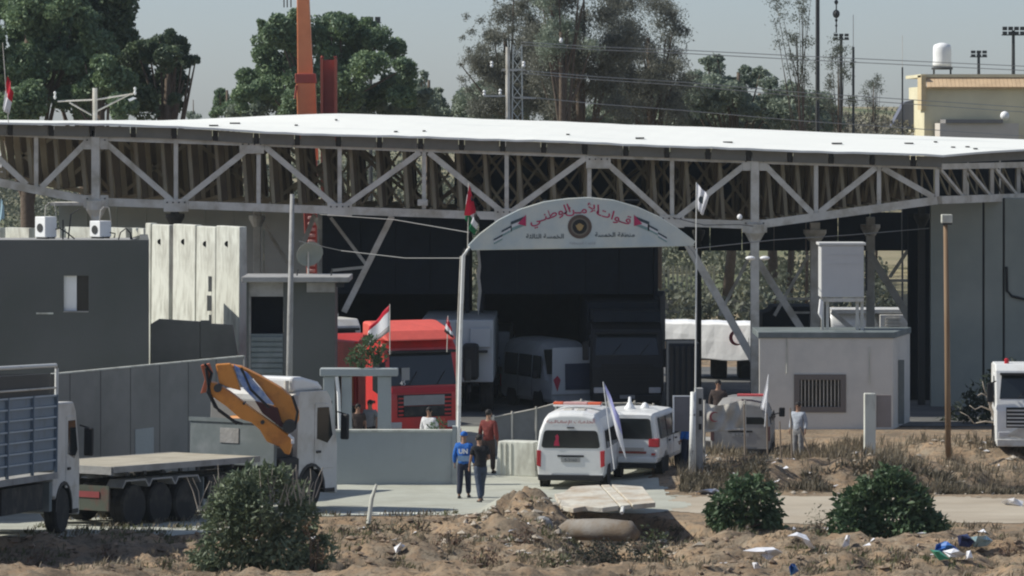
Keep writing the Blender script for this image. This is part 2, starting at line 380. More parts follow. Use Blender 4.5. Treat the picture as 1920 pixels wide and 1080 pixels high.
ys = np.concatenate([np.array([20, 40, 55, 64]), np.arange(70, 104, .13), np.arange(104, 130, .25), np.arange(130, 200, 2.), np.arange(200, 600, 10.), np.array([650, 750, 900, 1200, 1800, 2600, 4000])])
grid('ground', xs, ys, terr, DIRT)
def edge(x, D, amp=.35): return amp * (fbm(x, D, 1.3, 4, 40))
def roadmask(x, D):
    De = np.interp(x, [-12, -7.2, -5.2, -.5, .5, 3.5, 5, 14], [88.3, 88.6, 97.2, 97.8, 101.5, 101.5, 104, 104])
    right = np.interp(D, [88, 104, 112, 132], [4.4, 4.4, 3.9, 4.4])
    return (D > De + .35 + edge(x, D)) & (x < right + edge(x, D, .5)) & (D < 131)
grid('road', np.arange(-17, 6, .11), np.arange(88, 131.5, .11), terr, ROADM, .015, roadmask)
def trackmask(x, D):
    return (D > np.interp(x, [3.5, 4.6, 5.6, 7, 17], [103.2, 102.4, 100.6, 99.3, 100]) + edge(x, D, .6)) & (D < 106.5 + edge(x, D, .8)) & (x > 4.0 + edge(x, D, .6))
grid('dirt_track', np.arange(3.5, 17.4, .13), np.arange(97.5, 108.5, .13), terr, TRACK, .012, trackmask)
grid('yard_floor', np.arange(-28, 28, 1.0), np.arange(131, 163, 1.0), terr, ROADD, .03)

# ================================================================ THE CANOPY
DF = 136.0
def tcy(px): return float(np.interp(px, [-400, 180, 1415, 1760], [248 - 14, 257, 300, 311])) if px > 180 else 248 + px * .05
def bcy(px): return float(np.interp(px, [-60, 0, 180, 1415, 1760], [330, 343, 378, 422, 375]))
can = thing('canopy', 'long white roofed steel truss canopy spanning the whole crossing yard', 'canopy', (0, DF, 0))
def cpart(mb, name, m, **k): return mb.build(name, m, can, world=True, **k)
T, B = tcy, bcy
def chord(pxs, fy, w, h, name, D=DF):
    for a, b in zip(pxs[:-1], pxs[1:]):
        cpart(MB().bar(P(a, fy(a), D), P(b, fy(b), D), w, h), name, STEEL)
PXT = [-60, 68, 180, 330, 485, 637, 795, 950, 1105, 1260, 1415, 1530, 1648, 1757]
chord(PXT, T, .22, .24, 'top_chord'); chord(PXT, B, .24, .27, 'bottom_chord')
for px in (-60, 68, 330, 485, 637, 795, 950, 1105, 1260, 1530, 1648, 1757):
    cpart(MB().bar(P(px, T(px) + 6, DF + .01), P(px, B(px) - 7, DF + .01), .14), 'truss_post', STEEL)
for a, b in [((165, 'T'), (78, 'B')), ((50, 'B'), (-50, 'T')), ((195, 'T'), (322, 'B')), ((343, 'B'), (472, 'T')), ((497, 'T'), (630, 'B')), ((645, 'B'), (788, 'T')), ((804, 'T'), (943, 'B')),
             ((957, 'B'), (1098, 'T')), ((1128, 'T'), (1252, 'B')), ((1268, 'B'), (1400, 'T')), ((1432, 'T'), (1523, 'B')), ((1536, 'B'), (1642, 'T')), ((1654, 'T'), (1750, 'B'))]:
    q = [P(p, (T(p) + 7 if k == 'T' else B(p) - 7), DF - .03) for p, k in (a, b)]
    cpart(MB().bar(q[0], q[1], .17, .19), 'truss_diagonal', STEEL)
for px, y in [(180, 268), (472, 276), (1122, 304), (1415, 308), (180, 378), (1415, 424), (330, 385), (637, 393), (950, 403), (1260, 415)]:
    c = P(px, y, DF - .14); cpart(MB().box(c.x - .42, c.x + .42, c.y, c.y + .03, c.z - .22, c.z + .22), 'gusset_plate', STEEL, bevel=.02)
    b = MB()
    for dx in (-.3, -.1, .1, .3): b.lathe([(.03, -.03), (.03, .0)], (c.x + dx, c.y, c.z + .1), 'y', 6)
    cpart(b, 'bolt_row', STEEL_DK, kind='stuff')
# main columns
for px, yt in ((180, 244), (1415, 296)):
    c = X(px, DF)
    cpart(MB().box(c - .14, c + .14, DF - .2, DF + .15, 0, Z(yt, DF)), 'column', STEEL, bevel=.015)
    z = Z(B(px) + 5, DF); cpart(MB().lathe([(.16, z - .5), (.34, z - .18), (.34, z + .12), (.2, z + .2)], (c, DF, 0), 'z', 14), 'column_collar', STEEL)
    cpart(MB().box(c - .3, c + .3, DF - .35, DF + .3, -.05, .12), 'base_plate', CONC_G)
for px, D, yt, w, m in ((328, 139.5, 395, .28, STEEL_DK), (482, 146, 398, .25, STEEL), (605, 143, 402, .26, STEEL), (1528, 142, 425, .34, STEEL), (1632, 147, 415, .30, STEEL), (1728, 141, 395, .24, STEEL_DK), (1310, 150, 425, .2, STEEL_DK)):
    c = X(px, D); cpart(MB().box(c - w / 2, c + w / 2, D - w / 2, D + w / 2, 0, Z(yt - 8, D)), 'column', m, bevel=.01)
    z = Z(yt + 12, D); cpart(MB().lathe([(w * .6, z - .3), (w * 1.2, z), (w * 1.2, z + .12)], (c, D, 0), 'z', 12), 'column_collar', m)
for (a, b, D, w) in [((735, 405), (645, 585), 137, .2), ((620, 408), (688, 498), 141, .11), ((622, 507), (682, 501), 141, .10), ((1286, 452), (1414, 678), 137, .26), ((1418, 485), (1512, 632), 141, .24),
                     ((1632, 478), (1745, 662), 146, .26), ((1348, 592), (1410, 472), 143, .11), ((1452, 592), (1516, 478), 143, .11), ((1455, 560), (1528, 560), 143, .09), ((1668, 520), (1702, 470), 148, .12), ((1668, 526), (1702, 526), 148, .1),
                     ((1560, 585), (1625, 640), 142, .16), ((482, 402), (545, 500), 147, .12), ((590, 402), (560, 480), 143, .16), ((240, 520), (330, 690), 139, .2), ((400, 560), (300, 690), 140, .1)]:
    cpart(MB().bar(P(*a, D), P(*b, D), w), 'brace', STEEL)
# right-hand end frame, turning back from the corner
c0 = Vector((X(1757, DF), DF, 0)); dv = Vector((1.15, 1.8, 0)); zt, zb = 8.47, 7.33
def ep(t, z): return c0 + dv * t + Vector((0, 0, z))
cpart(MB().bar(ep(.08, zt), ep(5, zt), .2), 'end_top_chord', STEEL); cpart(MB().bar(ep(.08, zb), ep(5, zb), .24, .26), 'end_bottom_chord', STEEL)
for k in range(1, 5):
    cpart(MB().bar(ep(k, zt - .1), ep(k, zb + .1), .13), 'end_post', STEEL); cpart(MB().bar(ep(k - .9, zt - .1), ep(k - .1, zb + .1), .11), 'end_diagonal', STEEL)
for k in range(0, 10):
    o_ = Vector((-.5, 1.1, 0)); t_ = k * .5 + .1
    cpart(MB().bar(ep(t_, zt - .1) + o_, ep(t_, zb + .1) + o_, .07), 'inner_post', STEEL_TAN); cpart(MB().bar(ep(t_, zt - .1) + o_, ep(t_ + .45, zb + .1) + o_, .06), 'inner_diagonal', STEEL_TAN)
# lattice of secondary trusses running back under the roof
def roofz(px_or_x, D):
    px = 960 + px_or_x * F / D
    ey = np.interp(px, [-150, 0, 250, 360, 500, 1000, 1400, 1770], [226, 229, 233, 237, 247, 262, 278, 290])
    ry = np.interp(px, [-150, 0, 300, 390, 640, 1920, 2400], [224, 225, 226, 222, 212, 262, 281])
    t = (D - 135.4) / 14.6
    return (CZ - (ey - 228) * 135.4 / F) * (1 - t) + (CZ - (ry - 228) * 150 / F) * t
lat = MB(); lat2 = MB(); nlat = 0
x = -17.5
while x < 14.2:
    px = 960 + x * F / DF
    zt0, zb0 = Z(T(px), DF) - .12, Z(B(px), DF) + .12
    for k in range(6):
        y0 = 137.0 + k * 2.1; y1 = y0 + 2.1
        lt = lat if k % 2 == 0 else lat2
        lt.bar((x, y0, zt0), (x + .14, y0, zb0), .22 if k else .12)
        if k < 5:
            lt.bar((x, y0, zt0), (x, y1, zb0), .09); lt.bar((x, y0, zb0), (x, y1, zb0), .09)
    x += .92 if px < 900 else (1.15 if px < 1400 else .5)
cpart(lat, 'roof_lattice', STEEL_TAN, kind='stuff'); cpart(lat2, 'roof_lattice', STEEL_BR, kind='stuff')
for Dr in (143.0, 149.3):
    rt = MB()
    for a, b in zip(PXT[:-1], PXT[1:]):
        xa, xb = X(a, DF) , X(b, DF)
        za, zbb = Z(T(a), DF), Z(T(b), DF); wa, wb = Z(B(a), DF), Z(B(b), DF)
        rt.bar((xa, Dr, za), (xb, Dr, zbb), .16); rt.bar((xa, Dr, wa), (xb, Dr, wb), .16)
        rt.bar((xa, Dr, za), (xb, Dr, wb), .12); rt.bar((xb, Dr, zbb), (xa, Dr, wa), .12); rt.bar((xa, Dr, za), (xa, Dr, wa), .1)
    cpart(rt, 'rear_truss', STEEL_TAN, kind='stuff')
xb_ = MB(); a = 560
while a < 1410:
    zt0, zb0 = Z(T(a), DF) - .1, Z(B(a), DF) + .1
    xb_.bar((X(a, 140), 140, zt0), (X(a + 78, 140), 140, zb0), .08); xb_.bar((X(a + 78, 140), 140.1, zt0), (X(a, 140), 140.1, zb0), .08); xb_.bar((X(a + 39, 141), 141, zt0), (X(a + 117, 141), 141, zb0), .07); a += 39
cpart(xb_, 'cross_bracing', STEEL_TAN, kind='stuff')
# roof sheet (real thickness) and fascia panels
pxs = np.linspace(-200, 1768, 60)
mb = MB(); rows = 14; nx = len(pxs)
def rp(i, j):
    D = 135.35 + 14.65 * j / (rows - 1); t = j / (rows - 1)
    x0 = X(pxs[i], 135.35)
    if i > nx - 12: x0 += (i - (nx - 12)) / 11. * t * 9.4
    # left part of the roof is cut back along a hip
    z = float(roofz(x0, D)) + .005 * math.sin(i * 2.1 + j * 1.3) + .01 * math.sin(i * .7)
    if j == 0: z -= .008 * math.sin(i * 3.1)
    return (x0, D, z)
top = [rp(i, j) for j in range(rows) for i in range(nx)]
bot = [(a, b, c - .07) for a, b, c in top]; n0 = len(top)
fs = []
for j in range(rows - 1):
    for i in range(nx - 1):
        a = j * nx + i; fs += [(a, a + 1, a + nx + 1, a + nx), (n0 + a, n0 + a + nx, n0 + a + nx + 1, n0 + a + 1)]
for i in range(nx - 1):
    fs += [(i, i + n0, i + 1 + n0, i + 1)]; a = (rows - 1) * nx + i; fs += [(a, a + 1, a + 1 + n0, a + n0)]
for j in range(rows - 1):
    a = j * nx; fs += [(a, a + nx, a + nx + n0, a + n0)]; a = j * nx + nx - 1; fs += [(a, a + n0, a + nx + n0, a + nx)]
mb.add(top + bot, fs); rs = cpart(mb, 'roof_sheet', ROOFW)
px = -130; k = 0
while px < 1760:
    w = 66; e = min(px + w, 1766)
    D = 135.75
    def fz(p): return float(roofz(X(p, D), D)) - .09
    for (a, b, m, nm, d2) in ((px, e, FASCIA, 'fascia_panel', 0), (e, min(e + 11, 1766), FASCIA_D, 'fascia_gap_plate', .05)):
        if b - a < 2: continue
        q = MB(); xa, xb = X(a, D) + .01, X(b, D) - .01
        q.add([(xa, D + d2, fz(a)), (xb, D + d2, fz(b)), (xb, D + d2, fz(b) - .36), (xa, D + d2, fz(a) - .36), (xa, D + .05 + d2, fz(a)), (xb, D + .05 + d2, fz(b)), (xb, D + .05 + d2, fz(b) - .36), (xa, D + .05 + d2, fz(a) - .36)],
              [(0, 1, 2, 3), (7, 6, 5, 4), (0, 4, 5, 1), (1, 5, 6, 2), (2, 6, 7, 3), (3, 7, 4, 0)])
        cpart(q, nm, m)
    px += 77; k += 1
q = MB().bar(ep(.05, 8.72), ep(5, 8.85), .05, .3); cpart(q, 'end_fascia', FASCIA)
for (px, dd, w) in [(400, 2, .3), (555, 5, .1), (440, 6, .35), (742, 2, .12), (795, 3, .1), (1065, 4, .12), (1200, 3.5, .3), (1365, 3, .32), (1570, 5, .35), (1705, 7, .3), (1755, 9, .1), (1788, 5, .12), (1815, 5.5, .12), (1830, 4, .12), (630, 9, .08)]:
    D = 135.4 + dd; xx = X(px, D); z = float(roofz(xx, D))
    cpart(MB().box(xx - w / 2, xx + w / 2, D, D + .35, z + .01, z + .06), 'roof_debris', STEEL_DK)

# closed dark halls beneath the canopy
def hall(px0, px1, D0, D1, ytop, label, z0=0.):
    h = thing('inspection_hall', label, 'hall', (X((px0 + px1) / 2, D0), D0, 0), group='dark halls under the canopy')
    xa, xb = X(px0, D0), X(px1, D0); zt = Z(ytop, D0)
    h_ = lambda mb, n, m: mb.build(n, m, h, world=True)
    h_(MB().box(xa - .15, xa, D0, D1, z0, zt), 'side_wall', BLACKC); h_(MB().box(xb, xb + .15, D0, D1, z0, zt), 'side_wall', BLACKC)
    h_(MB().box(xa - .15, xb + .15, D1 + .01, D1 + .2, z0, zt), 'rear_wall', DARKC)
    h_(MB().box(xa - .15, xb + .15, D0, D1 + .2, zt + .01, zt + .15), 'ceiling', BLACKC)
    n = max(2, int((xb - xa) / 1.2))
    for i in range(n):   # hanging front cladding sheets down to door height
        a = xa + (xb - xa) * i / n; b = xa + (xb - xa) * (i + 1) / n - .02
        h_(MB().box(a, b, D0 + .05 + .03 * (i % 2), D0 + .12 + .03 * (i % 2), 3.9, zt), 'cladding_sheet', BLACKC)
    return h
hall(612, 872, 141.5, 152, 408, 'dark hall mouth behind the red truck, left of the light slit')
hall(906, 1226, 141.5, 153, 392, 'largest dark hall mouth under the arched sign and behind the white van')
# dark upper screen behind the truss
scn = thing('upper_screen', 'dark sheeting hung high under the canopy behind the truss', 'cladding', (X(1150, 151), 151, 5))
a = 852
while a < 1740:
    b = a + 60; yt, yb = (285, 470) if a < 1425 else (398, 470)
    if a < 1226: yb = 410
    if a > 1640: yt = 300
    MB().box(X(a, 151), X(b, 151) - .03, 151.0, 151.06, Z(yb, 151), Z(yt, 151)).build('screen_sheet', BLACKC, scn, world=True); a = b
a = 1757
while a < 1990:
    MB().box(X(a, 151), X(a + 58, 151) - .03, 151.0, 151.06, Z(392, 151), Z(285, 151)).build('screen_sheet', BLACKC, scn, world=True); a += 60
# ragged pale strip standing in for the jagged light between the halls
sl_ = thing('daylight_strip', 'ragged pale strip in place of the light in the gap between the dark halls', 'strip', P(895, 600, 139))
MB().prism([(X(p, 139), Z(q, 139)) for p, q in [(893, 466), (899, 466), (902, 500), (900, 520), (903, 545), (899, 580), (897, 595), (894, 570), (897, 545), (893, 515), (897, 495)]], 'y', 139, 139.04).build('strip_sheet', TARPB, sl_, world=True)
# ================================================================ BUILDINGS AND WALLS
def pbox(px0, px1, py0, py1, D0, D1):      # box whose front face fills a picture rectangle at distance D0
    return MB().box(X(px0, D0), X(px1, D0), D0, D1, Z(py1, D0), Z(py0, D0))
# dark rendered building, far left
D = 118.
bl = thing('rendered_building', 'dark grey flat roofed building with one small square window at left', 'building', (X(120, D), D, 0))
xa, xb = X(-120, D), X(278, D); zt = Z(450, D); wx0, wx1, wz0, wz1 = X(119, D), X(166, D), Z(583, D), Z(517, D)
for a, b, c, d in ((xa, wx0, 0, zt), (wx1, xb, 0, zt), (wx0, wx1, 0, wz0), (wx0, wx1, wz1, zt)):
    MB().box(a, b, D, D + .25, c, d).build('front_wall', PLASTER_D, bl, world=True)
MB().prism([(xb - .25, D + .251), (xb - .001, D + .251), (X(277, D + 6), D + 6), (X(277, D + 6) - .25, D + 6)], 'z', 0, zt).build('side_wall', PLASTER_D, bl, world=True)
MB().box(xa, xb - .85, D + 5.8, D + 6, 0, 3.0).build('rear_wall', PLASTER_D, bl, world=True)
MB().box(xa, X(143, D) + .5, D + 2.2, D + 2.3, wz0 - 1.2, wz1 + .9).build('inner_partition', BLACKC, bl, world=True)
MB().box(xa, xb - .85, D + .26, D + 5.7, zt - .25, zt - .1).build('roof_slab', CONC_G, bl, world=True)
MB().box(wx0 - .03, X(143, D), D + .10, D + .14, wz0, wz1).build('lit_wall_panel', WHITE, bl, world=True)  # white panel stands in for the sunlit wall seen through the window
MB().box(X(144, D), wx1, D + .16, D + .18, wz0, wz1).build('window_pane', GLASS, bl, world=True)
MB().box(wx0, wx1, D - .03, D + .02, wz0 - .04, wz0 - .002).build('window_sill', CONC_G, bl, world=True)
MB().box(X(68, D), X(100, D), D - .015, D - .002, Z(589, D), Z(586, D)).build('wall_scar', CONC, bl, world=True)
# air conditioners on its roof
def acunit(px0, px1, py0, D, ang, label):
    a = thing('air_conditioner', label, 'air conditioner', (X((px0 + px1) / 2, D), D, zt), ang, 'air conditioners on the dark roof')
    h = Z(py0, D) - zt; w = .46; l = .46
    MB().box(-l / 2, l / 2, -w / 2, w / 2, .05, h).build('casing', WHITE, a, bevel=.02)
    for s in (-.12, .12): MB().box(s - .03, s + .03, -w / 2 - .02, w / 2 + .02, 0, .05).build('foot', STEEL_DK, a)
    MB().lathe([(.13, 0), (.13, .015)], (-l / 2 - .016, 0, h * .5), 'x', 18).build('fan_grille', STEEL_DK, a)
    MB().tube([(-l / 2, -w / 2 + .02, h), (-l / 2 + .02, -w / 2, h + .32), (-l / 2 + .15, -w / 2, h + .42), (l / 2 - .1, -w / 2, h + .40), (l / 2, -w / 2, h - .1)], .014, 6).build('pipe', STEEL, a)
    return a
acunit(69, 103, 406, D + 1.2, R(48), 'white air conditioner nearer the left corner of the dark roof')
acunit(172, 205, 414, D + 1.6, R(48), 'white air conditioner further right on the dark roof')
cb = thing('roof_cables', 'black looped cables lying on the dark flat roof', 'cables', (X(120, D), D + 1, zt))
for pts in ([(104, 430), (112, 428), (125, 436), (140, 448)], [(118, 449), (118, 412)], [(222, 449), (226, 436), (236, 428), (244, 436), (248, 449)], [(206, 436), (216, 438), (214, 446)], [(245, 449), (245, 436)], [(128, 448), (133, 402), (150, 390)]):
    MB().tube([P(a, b, D + 1) for a, b in pts], .022, 6).build('cable', BLACK, cb, world=True)
# tall concrete blast wall segments (sunlit, turned to the left)
g = 'tall pale concrete blast wall segments'
tl = ['first tall concrete segment right of the dark building', 'tall concrete segment with one lifting hole, left of the dark pipe column', 'tall concrete segment crossed by the diagonal brace', 'tall concrete segment with the dark stain streak', 'rightmost tall concrete segment beside the guard room']
edges = [(279, 289), (291, 324), (331, 373), (375, 411), (412, 456)]
for i, (a, b) in enumerate(edges):
    Da = 129.0 - (a - 280) * .034; Db = 129.0 - (b - 280) * .034
    pa, pb = Vector((X(a, Da), Da, 0)), Vector((X(b, Db), Db, 0)); dd = (pb - pa).normalized(); nn = Vector((dd.y, -dd.x, 0)) * .28
    ztp = Z(418 + (b - 280) * .04 + (2 if i % 2 else 0), Db)
    t = thing('blast_wall_segment', tl[i], 'concrete wall', tuple((pa + pb) / 2), 0, g)
    q = MB(); vs = []
    for z, s in ((0, 1.6), (.35, 1.3), (1.1, .6), (ztp, .45)):
        for e in (pa, pb):
            vs += [e + nn * s + Vector((0, 0, z)), e - nn * s + Vector((0, 0, z))]
    fs = []
    for k in range(3):
        o = 4 * k; fs += [(o, o + 2, o + 6, o + 4), (o + 3, o + 1, o + 5, o + 7), (o + 1, o, o + 4, o + 5), (o + 2, o + 3, o + 7, o + 6)]
    fs += [(0, 1, 3, 2), (12, 14, 15, 13)]
    q.add(vs, fs).build('slab', CONC, t, world=True, bevel=.03)
    mid = (pa + pb) / 2 + nn * .49 + Vector((0, 0, ztp - .55))
    MB().lathe([(.09, -.02), (.09, .02)], tuple(mid), 'y', 12).build('lifting_hole', BLACK, t, world=True)
    if i == 3:
        for zz, ww in ((4.9, .10), (4.3, .14), (3.7, .08)):
            m2 = pb + nn * .53 - dd * .25; MB().box(m2.x - ww, m2.x + ww * .5, m2.y - .01, m2.y + .015, zz - .2, zz + .28).build('stain_patch', CONC_G, t, world=True)
# dark slab added in front, standing in for the shade on their lower part
dw = thing('shade_slab', 'smooth dark grey slab added for the shade low on the pale blast wall segments', 'wall', (X(360, 121.5), 121.5, 0), 0)
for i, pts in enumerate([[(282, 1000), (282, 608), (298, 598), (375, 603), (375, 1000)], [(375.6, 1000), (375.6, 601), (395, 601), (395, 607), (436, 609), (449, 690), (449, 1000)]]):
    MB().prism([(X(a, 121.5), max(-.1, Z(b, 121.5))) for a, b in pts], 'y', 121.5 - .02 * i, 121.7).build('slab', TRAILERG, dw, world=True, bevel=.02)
# lower run of concrete panels behind the dark roof
for i, (a, b) in enumerate([(-60, 11), (16, 66), (70, 124), (127, 202), (205, 247), (250, 280)]):
    Da = 131.5 - a * .004; Db = 131.5 - b * .004
    pa, pb = Vector((X(a, Da), Da - .7 * 0, 0)), Vector((X(b, Db), Db - .9, 0)); dd = (pb - pa).normalized(); nn = Vector((dd.y, -dd.x, 0)) * .12
    zz = Z(425 + (i % 3), Da)
    t = MB().add([pa + nn, pb + nn, pb - nn, pa - nn] + [p + Vector((0, 0, zz)) for p in (pa + nn, pb + nn, pb - nn, pa - nn)], [(0, 3, 2, 1), (4, 5, 6, 7), (0, 1, 5, 4), (1, 2, 6, 5), (2, 3, 7, 6), (3, 0, 4, 7)])
    o = t.build('wall_panel', CONC, None, label=['pale wall panel top at the very left edge of the picture', 'pale wall panel top just left of the first air conditioner', 'pale wall panel top showing behind the first air conditioner', 'pale wall panel top between the two air conditioners', 'pale wall panel top right of the second air conditioner', 'pale wall panel top at the right corner of the dark roof'][i], cat='wall panel', group='concrete panels behind the dark roof')
# grey sheds behind the left end of the canopy
sh = thing('grey_shed', 'long grey shed seen behind the pale wall panels under the truss', 'shed', (X(330, 163), 163, 0))
for i in range(9):
    a = 110 + i * 55; MB().box(X(a, 163), X(a + 54, 163), 163 + .04 * (i % 2), 163.2 + .04 * (i % 2), 0, Z(384, 163)).build('cladding_sheet', SHEETG, sh, world=True)
MB().box(X(105, 163), X(607, 163), 162.9, 161, Z(384, 163) + .01, Z(378, 163)).build('roof', STEEL, sh, world=True)
# guard room behind the tall pole
D = 119.
gr = thing('guard_room', 'grey concrete guard room with a black opening and shutters below it', 'guard room', (X(548, D), D, 0))
gp = lambda mb, n, m, **k: mb.build(n, m, gr, world=True, **k)
gp(pbox(466, 531, 528, 556, D, D + .2), 'front_wall', CONC_G); gp(pbox(531.3, 628, 528, 905, D, D + .2), 'front_wall', PLASTER_D)
gp(pbox(466, 470, 556.2, 905, D, D + .2), 'corner_post', CONC_G)
gp(pbox(470.2, 531, 626, 905, D + .03, D + .2), 'shutter_panel', TEALG)
gp(pbox(470, 531, 556, 626, D + 1.0, D + 1.05), 'dark_interior', BLACKC)
for i in range(7): gp(pbox(471, 530, 632 + i * 10, 639 + i * 10, D - .02, D + .029), 'shutter_slat', TEALG)
gp(pbox(462, 466, 528, 905, D - .05, D + 1.9), 'side_wall', PLASTER_D)
gp(MB().box(X(463, D), X(467, D), D + .2, D + 2.0, 0, Z(520, D)), 'left_wall', CONC_G)
gp(pbox(625, 628.5, 530, 905, D + .21, D + 1.9), 'right_wall', PLASTER_D)
gp(MB().box(X(455, D), X(656, D), D - .5, D + 2.1, Z(528, D), Z(518, D)), 'roof_slab', CONC_G, bevel=.02)
gp(pbox(575, 628, 530, 548, D - .1, D - .02), 'beam', CONC_G); gp(pbox(630, 645, 531, 538, D - .3, D - .1), 'floodlight', BLACK)
for a in (540, 556, 620): gp(MB().tube([P(a, 520, D + .5), P(a + 3, 505, D + .5)], .02, 6), 'roof_rebar', STEEL_DK)
dish = thing('satellite_dish', 'small weathered dish standing on the guard room roof', 'satellite dish', P(578, 518, D + 2))
q = MB(); q.lathe([(.02, 0), (.22, .03), (.38, .12), (.42, .17), (.40, .17), (.36, .14), (.2, .05), (.02, .02)], (0, 0, 0), 'y', 18)
M0 = Matrix.Translation((0, 0, .75)) @ Matrix.Rotation(R(200), 4, 'Z') @ Matrix.Rotation(R(-25), 4, 'X'); q.v = [tuple(M0 @ Vector(v)) for v in q.v]
q.build('reflector', SHEETG, dish, smooth=True); MB().tube([(0, 0, 0), (0, 0, .75)], .03, 8).build('mast', STEEL, dish)
# thin tall concrete pole
D = 114.
o = MB().tube([G(540, D), P(544, 600, D), P(548, 364, D)], [.10, .085, .06], 8).build('concrete_pole', CONC_G, None, smooth=True, label='thin grey concrete pole standing in front of the guard room', cat='pole', origin=tuple(G(540, D)))
# low white wall and the concrete portal behind it
D = 110.
lw = thing('low_wall', 'low white painted wall behind the crane truck and two standing men', 'wall', (X(730, D), D, 0))
for a, b in ((596, 852),):
    MB().box(X(a, D), X(b, D), D, D + .22, -.1, Z(810, D)).build('wall_bay', PLASTER_W, lw, world=True)
MB().box(X(596, D), X(853, D), D - .03, D + .25, Z(810, D) + .002, Z(808, D) + .03).build('coping', CONC, lw, world=True)
MB().box(X(848, D), X(856, D), D - .04, D + .27, -.1, Z(806, D) + .1).build('end_pier', PLASTER_W, lw, world=True)
D = 113.
pt = thing('concrete_portal', 'pale concrete portal with a flat beam left of the red truck', 'portal', (X(690, D), D, 0))
for a, b, w in ((640, 659, 0), (708, 733, 0), (606, 628, 0)):
    MB().box(X(a, D), X(b, D), D, D + .35, -.1, Z(706, D)).build('post', TARPB if 0 else PLASTER_W, pt, world=True, bevel=.015)
MB().box(X(600, D), X(746, D), D - .1, D + .5, Z(705, D), Z(691, D)).build('beam', PLASTER_W, pt, world=True, bevel=.02)
MB().box(X(629, D), X(639, D), D + .1, D + .2, 1.4, Z(706, D)).build('dark_screen', BLACK, pt, world=True)
MB().tube([P(631, 706, D - .05), P(635, 740, D - .05), P(637, 805, D - .05)], .05, 6).build('white_strut', WHITE, pt, world=True)

# guard hut on the right
D = 130.
hu = thing('guard_hut', 'cream flat roofed guard hut with a barred window on its front', 'hut', (X(1555, D), D, 0))
xa, xb = X(1424, D), X(1674, D); zt = Z(634, D); wx0, wx1, wz0, wz1 = X(1490, D), X(1585, D), Z(772, D), Z(703, D)
hp = lambda mb, n, m, **k: mb.build(n, m, hu, world=True, **k)
for a, b, c, d in ((xa, wx0, -.1, zt), (wx1, xb, -.1, zt), (wx0, wx1, -.1, wz0), (wx0, wx1, wz1, zt)): hp(MB().box(a, b, D, D + .2, c, d), 'front_wall', PLASTER_L)
hp(MB().prism([(xb + .001, D), (X(1706, D + 3), D + 3), (X(1706, D + 3) - .2, D + 3), (xb - .2, D + .21)], 'z', -.1, zt), 'side_wall', PLASTER_L)
hp(MB().prism([(xa - .05, D - .06), (xb + .06, D - .06), (X(1706, D + 3) + .05, D + 3.05), (xa - .05, D + 3.05)], 'z', zt + .001, zt + .2), 'roof_slab', TEALG, bevel=.02)
hp(MB().box(wx0, wx1, D + .19, D + .23, wz0, wz1), 'window_pane', GLASS)
fw = MB(); e = .16
for a, b, c, d in ((wx0 - .02, wx0 + e, wz0 - .02, wz1 + .02), (wx1 - e, wx1 + .02, wz0 - .02, wz1 + .02), (wx0 + e, wx1 - e, wz1 - e, wz1 + .02), (wx0 + e, wx1 - e, wz0 - .02, wz0 + e)): fw.box(a, b, D - .035, D + .1, c, d)
hp(fw, 'window_frame', mat('brown_window_frame', (.16, .14, .125), .7))
for i in range(11):
    xx = wx0 + e + (wx1 - wx0 - 2 * e) * (i + .5) / 11; hp(MB().tube([(xx, D + .02, wz0 + e - .02), (xx, D + .02, wz1 - e + .02)], .016, 6), 'window_bar', STEEL)
for zz in (wz0 + .32, wz1 - .32): hp(MB().box(wx0 + e, wx1 - e, D + .01, D + .03, zz - .02, zz + .02), 'window_rail', STEEL_DK)
for a, y0, y1 in ((1475, 628, 700), (1630, 650, 720)): hp(MB().tube([P(a, y0, D - .03), P(a, y1, D - .03)], .018, 6), 'conduit', CONC)
hp(MB().box(X(1684, D + 1), X(1695, D + 1), D + .9, D + 1.0, .1, 2.2), 'door', TEALG)
# cabinet on legs on the hut roof
D2 = 131.2
cbn = thing('roof_cabinet', 'pale grey cabinet on steel legs standing on the hut roof', 'cabinet', (X(1579, D2), D2, zt + .2))
cpb = lambda mb, n, m, **k: mb.build(n, m, cbn, world=True, **k)
CABM = mat('grey_cabinet_paint', (.54, .54, .52), .6, 0, .04)
cpb(MB().box(X(1539, D2), X(1620, D2), D2, D2 + 1.1, Z(558, D2), Z(460, D2)), 'body', CABM, bevel=.03)
cpb(MB().box(X(1535, D2), X(1624, D2), D2 - .04, D2 + 1.15, Z(458.5, D2) - .03, Z(455, D2)), 'lid', CABM, bevel=.02)
for i in range(2): cpb(MB().box(X(1541, D2), X(1618, D2), D2 - .012, D2 - .002, Z(478 + i * 17, D2) - .004, Z(478 + i * 17, D2) + .004), 'seam', CABM)
for a in (1543, 1552, 1608, 1617): cpb(MB().box(X(a, D2) - .05, X(a, D2) + .05, D2 + .1, D2 + .2, zt + .2, Z(558.5, D2)), 'leg', STEEL)
cpb(MB().box(X(1539, D2), X(1620, D2), D2 + .02, D2 + .09, Z(566, D2), Z(559, D2)), 'cross_rail', STEEL)
cpb(MB().box(X(1621, D2) + .04, X(1621, D2) + .1, D2 + .1, D2 + .2, Z(545, D2), Z(470, D2)), 'black_downpipe', BLACK)
o = MB().prism([(X(a, 130.6), Z(b, 130.6)) for a, b in [(1534, 588), (1537, 560), (1544, 566), (1541, 600)]], 'y', 130.5, 130.75).build('white_bag', WHITE, None, label='small white bag beside the cabinet legs on the hut roof', cat='bag', bevel=.03)
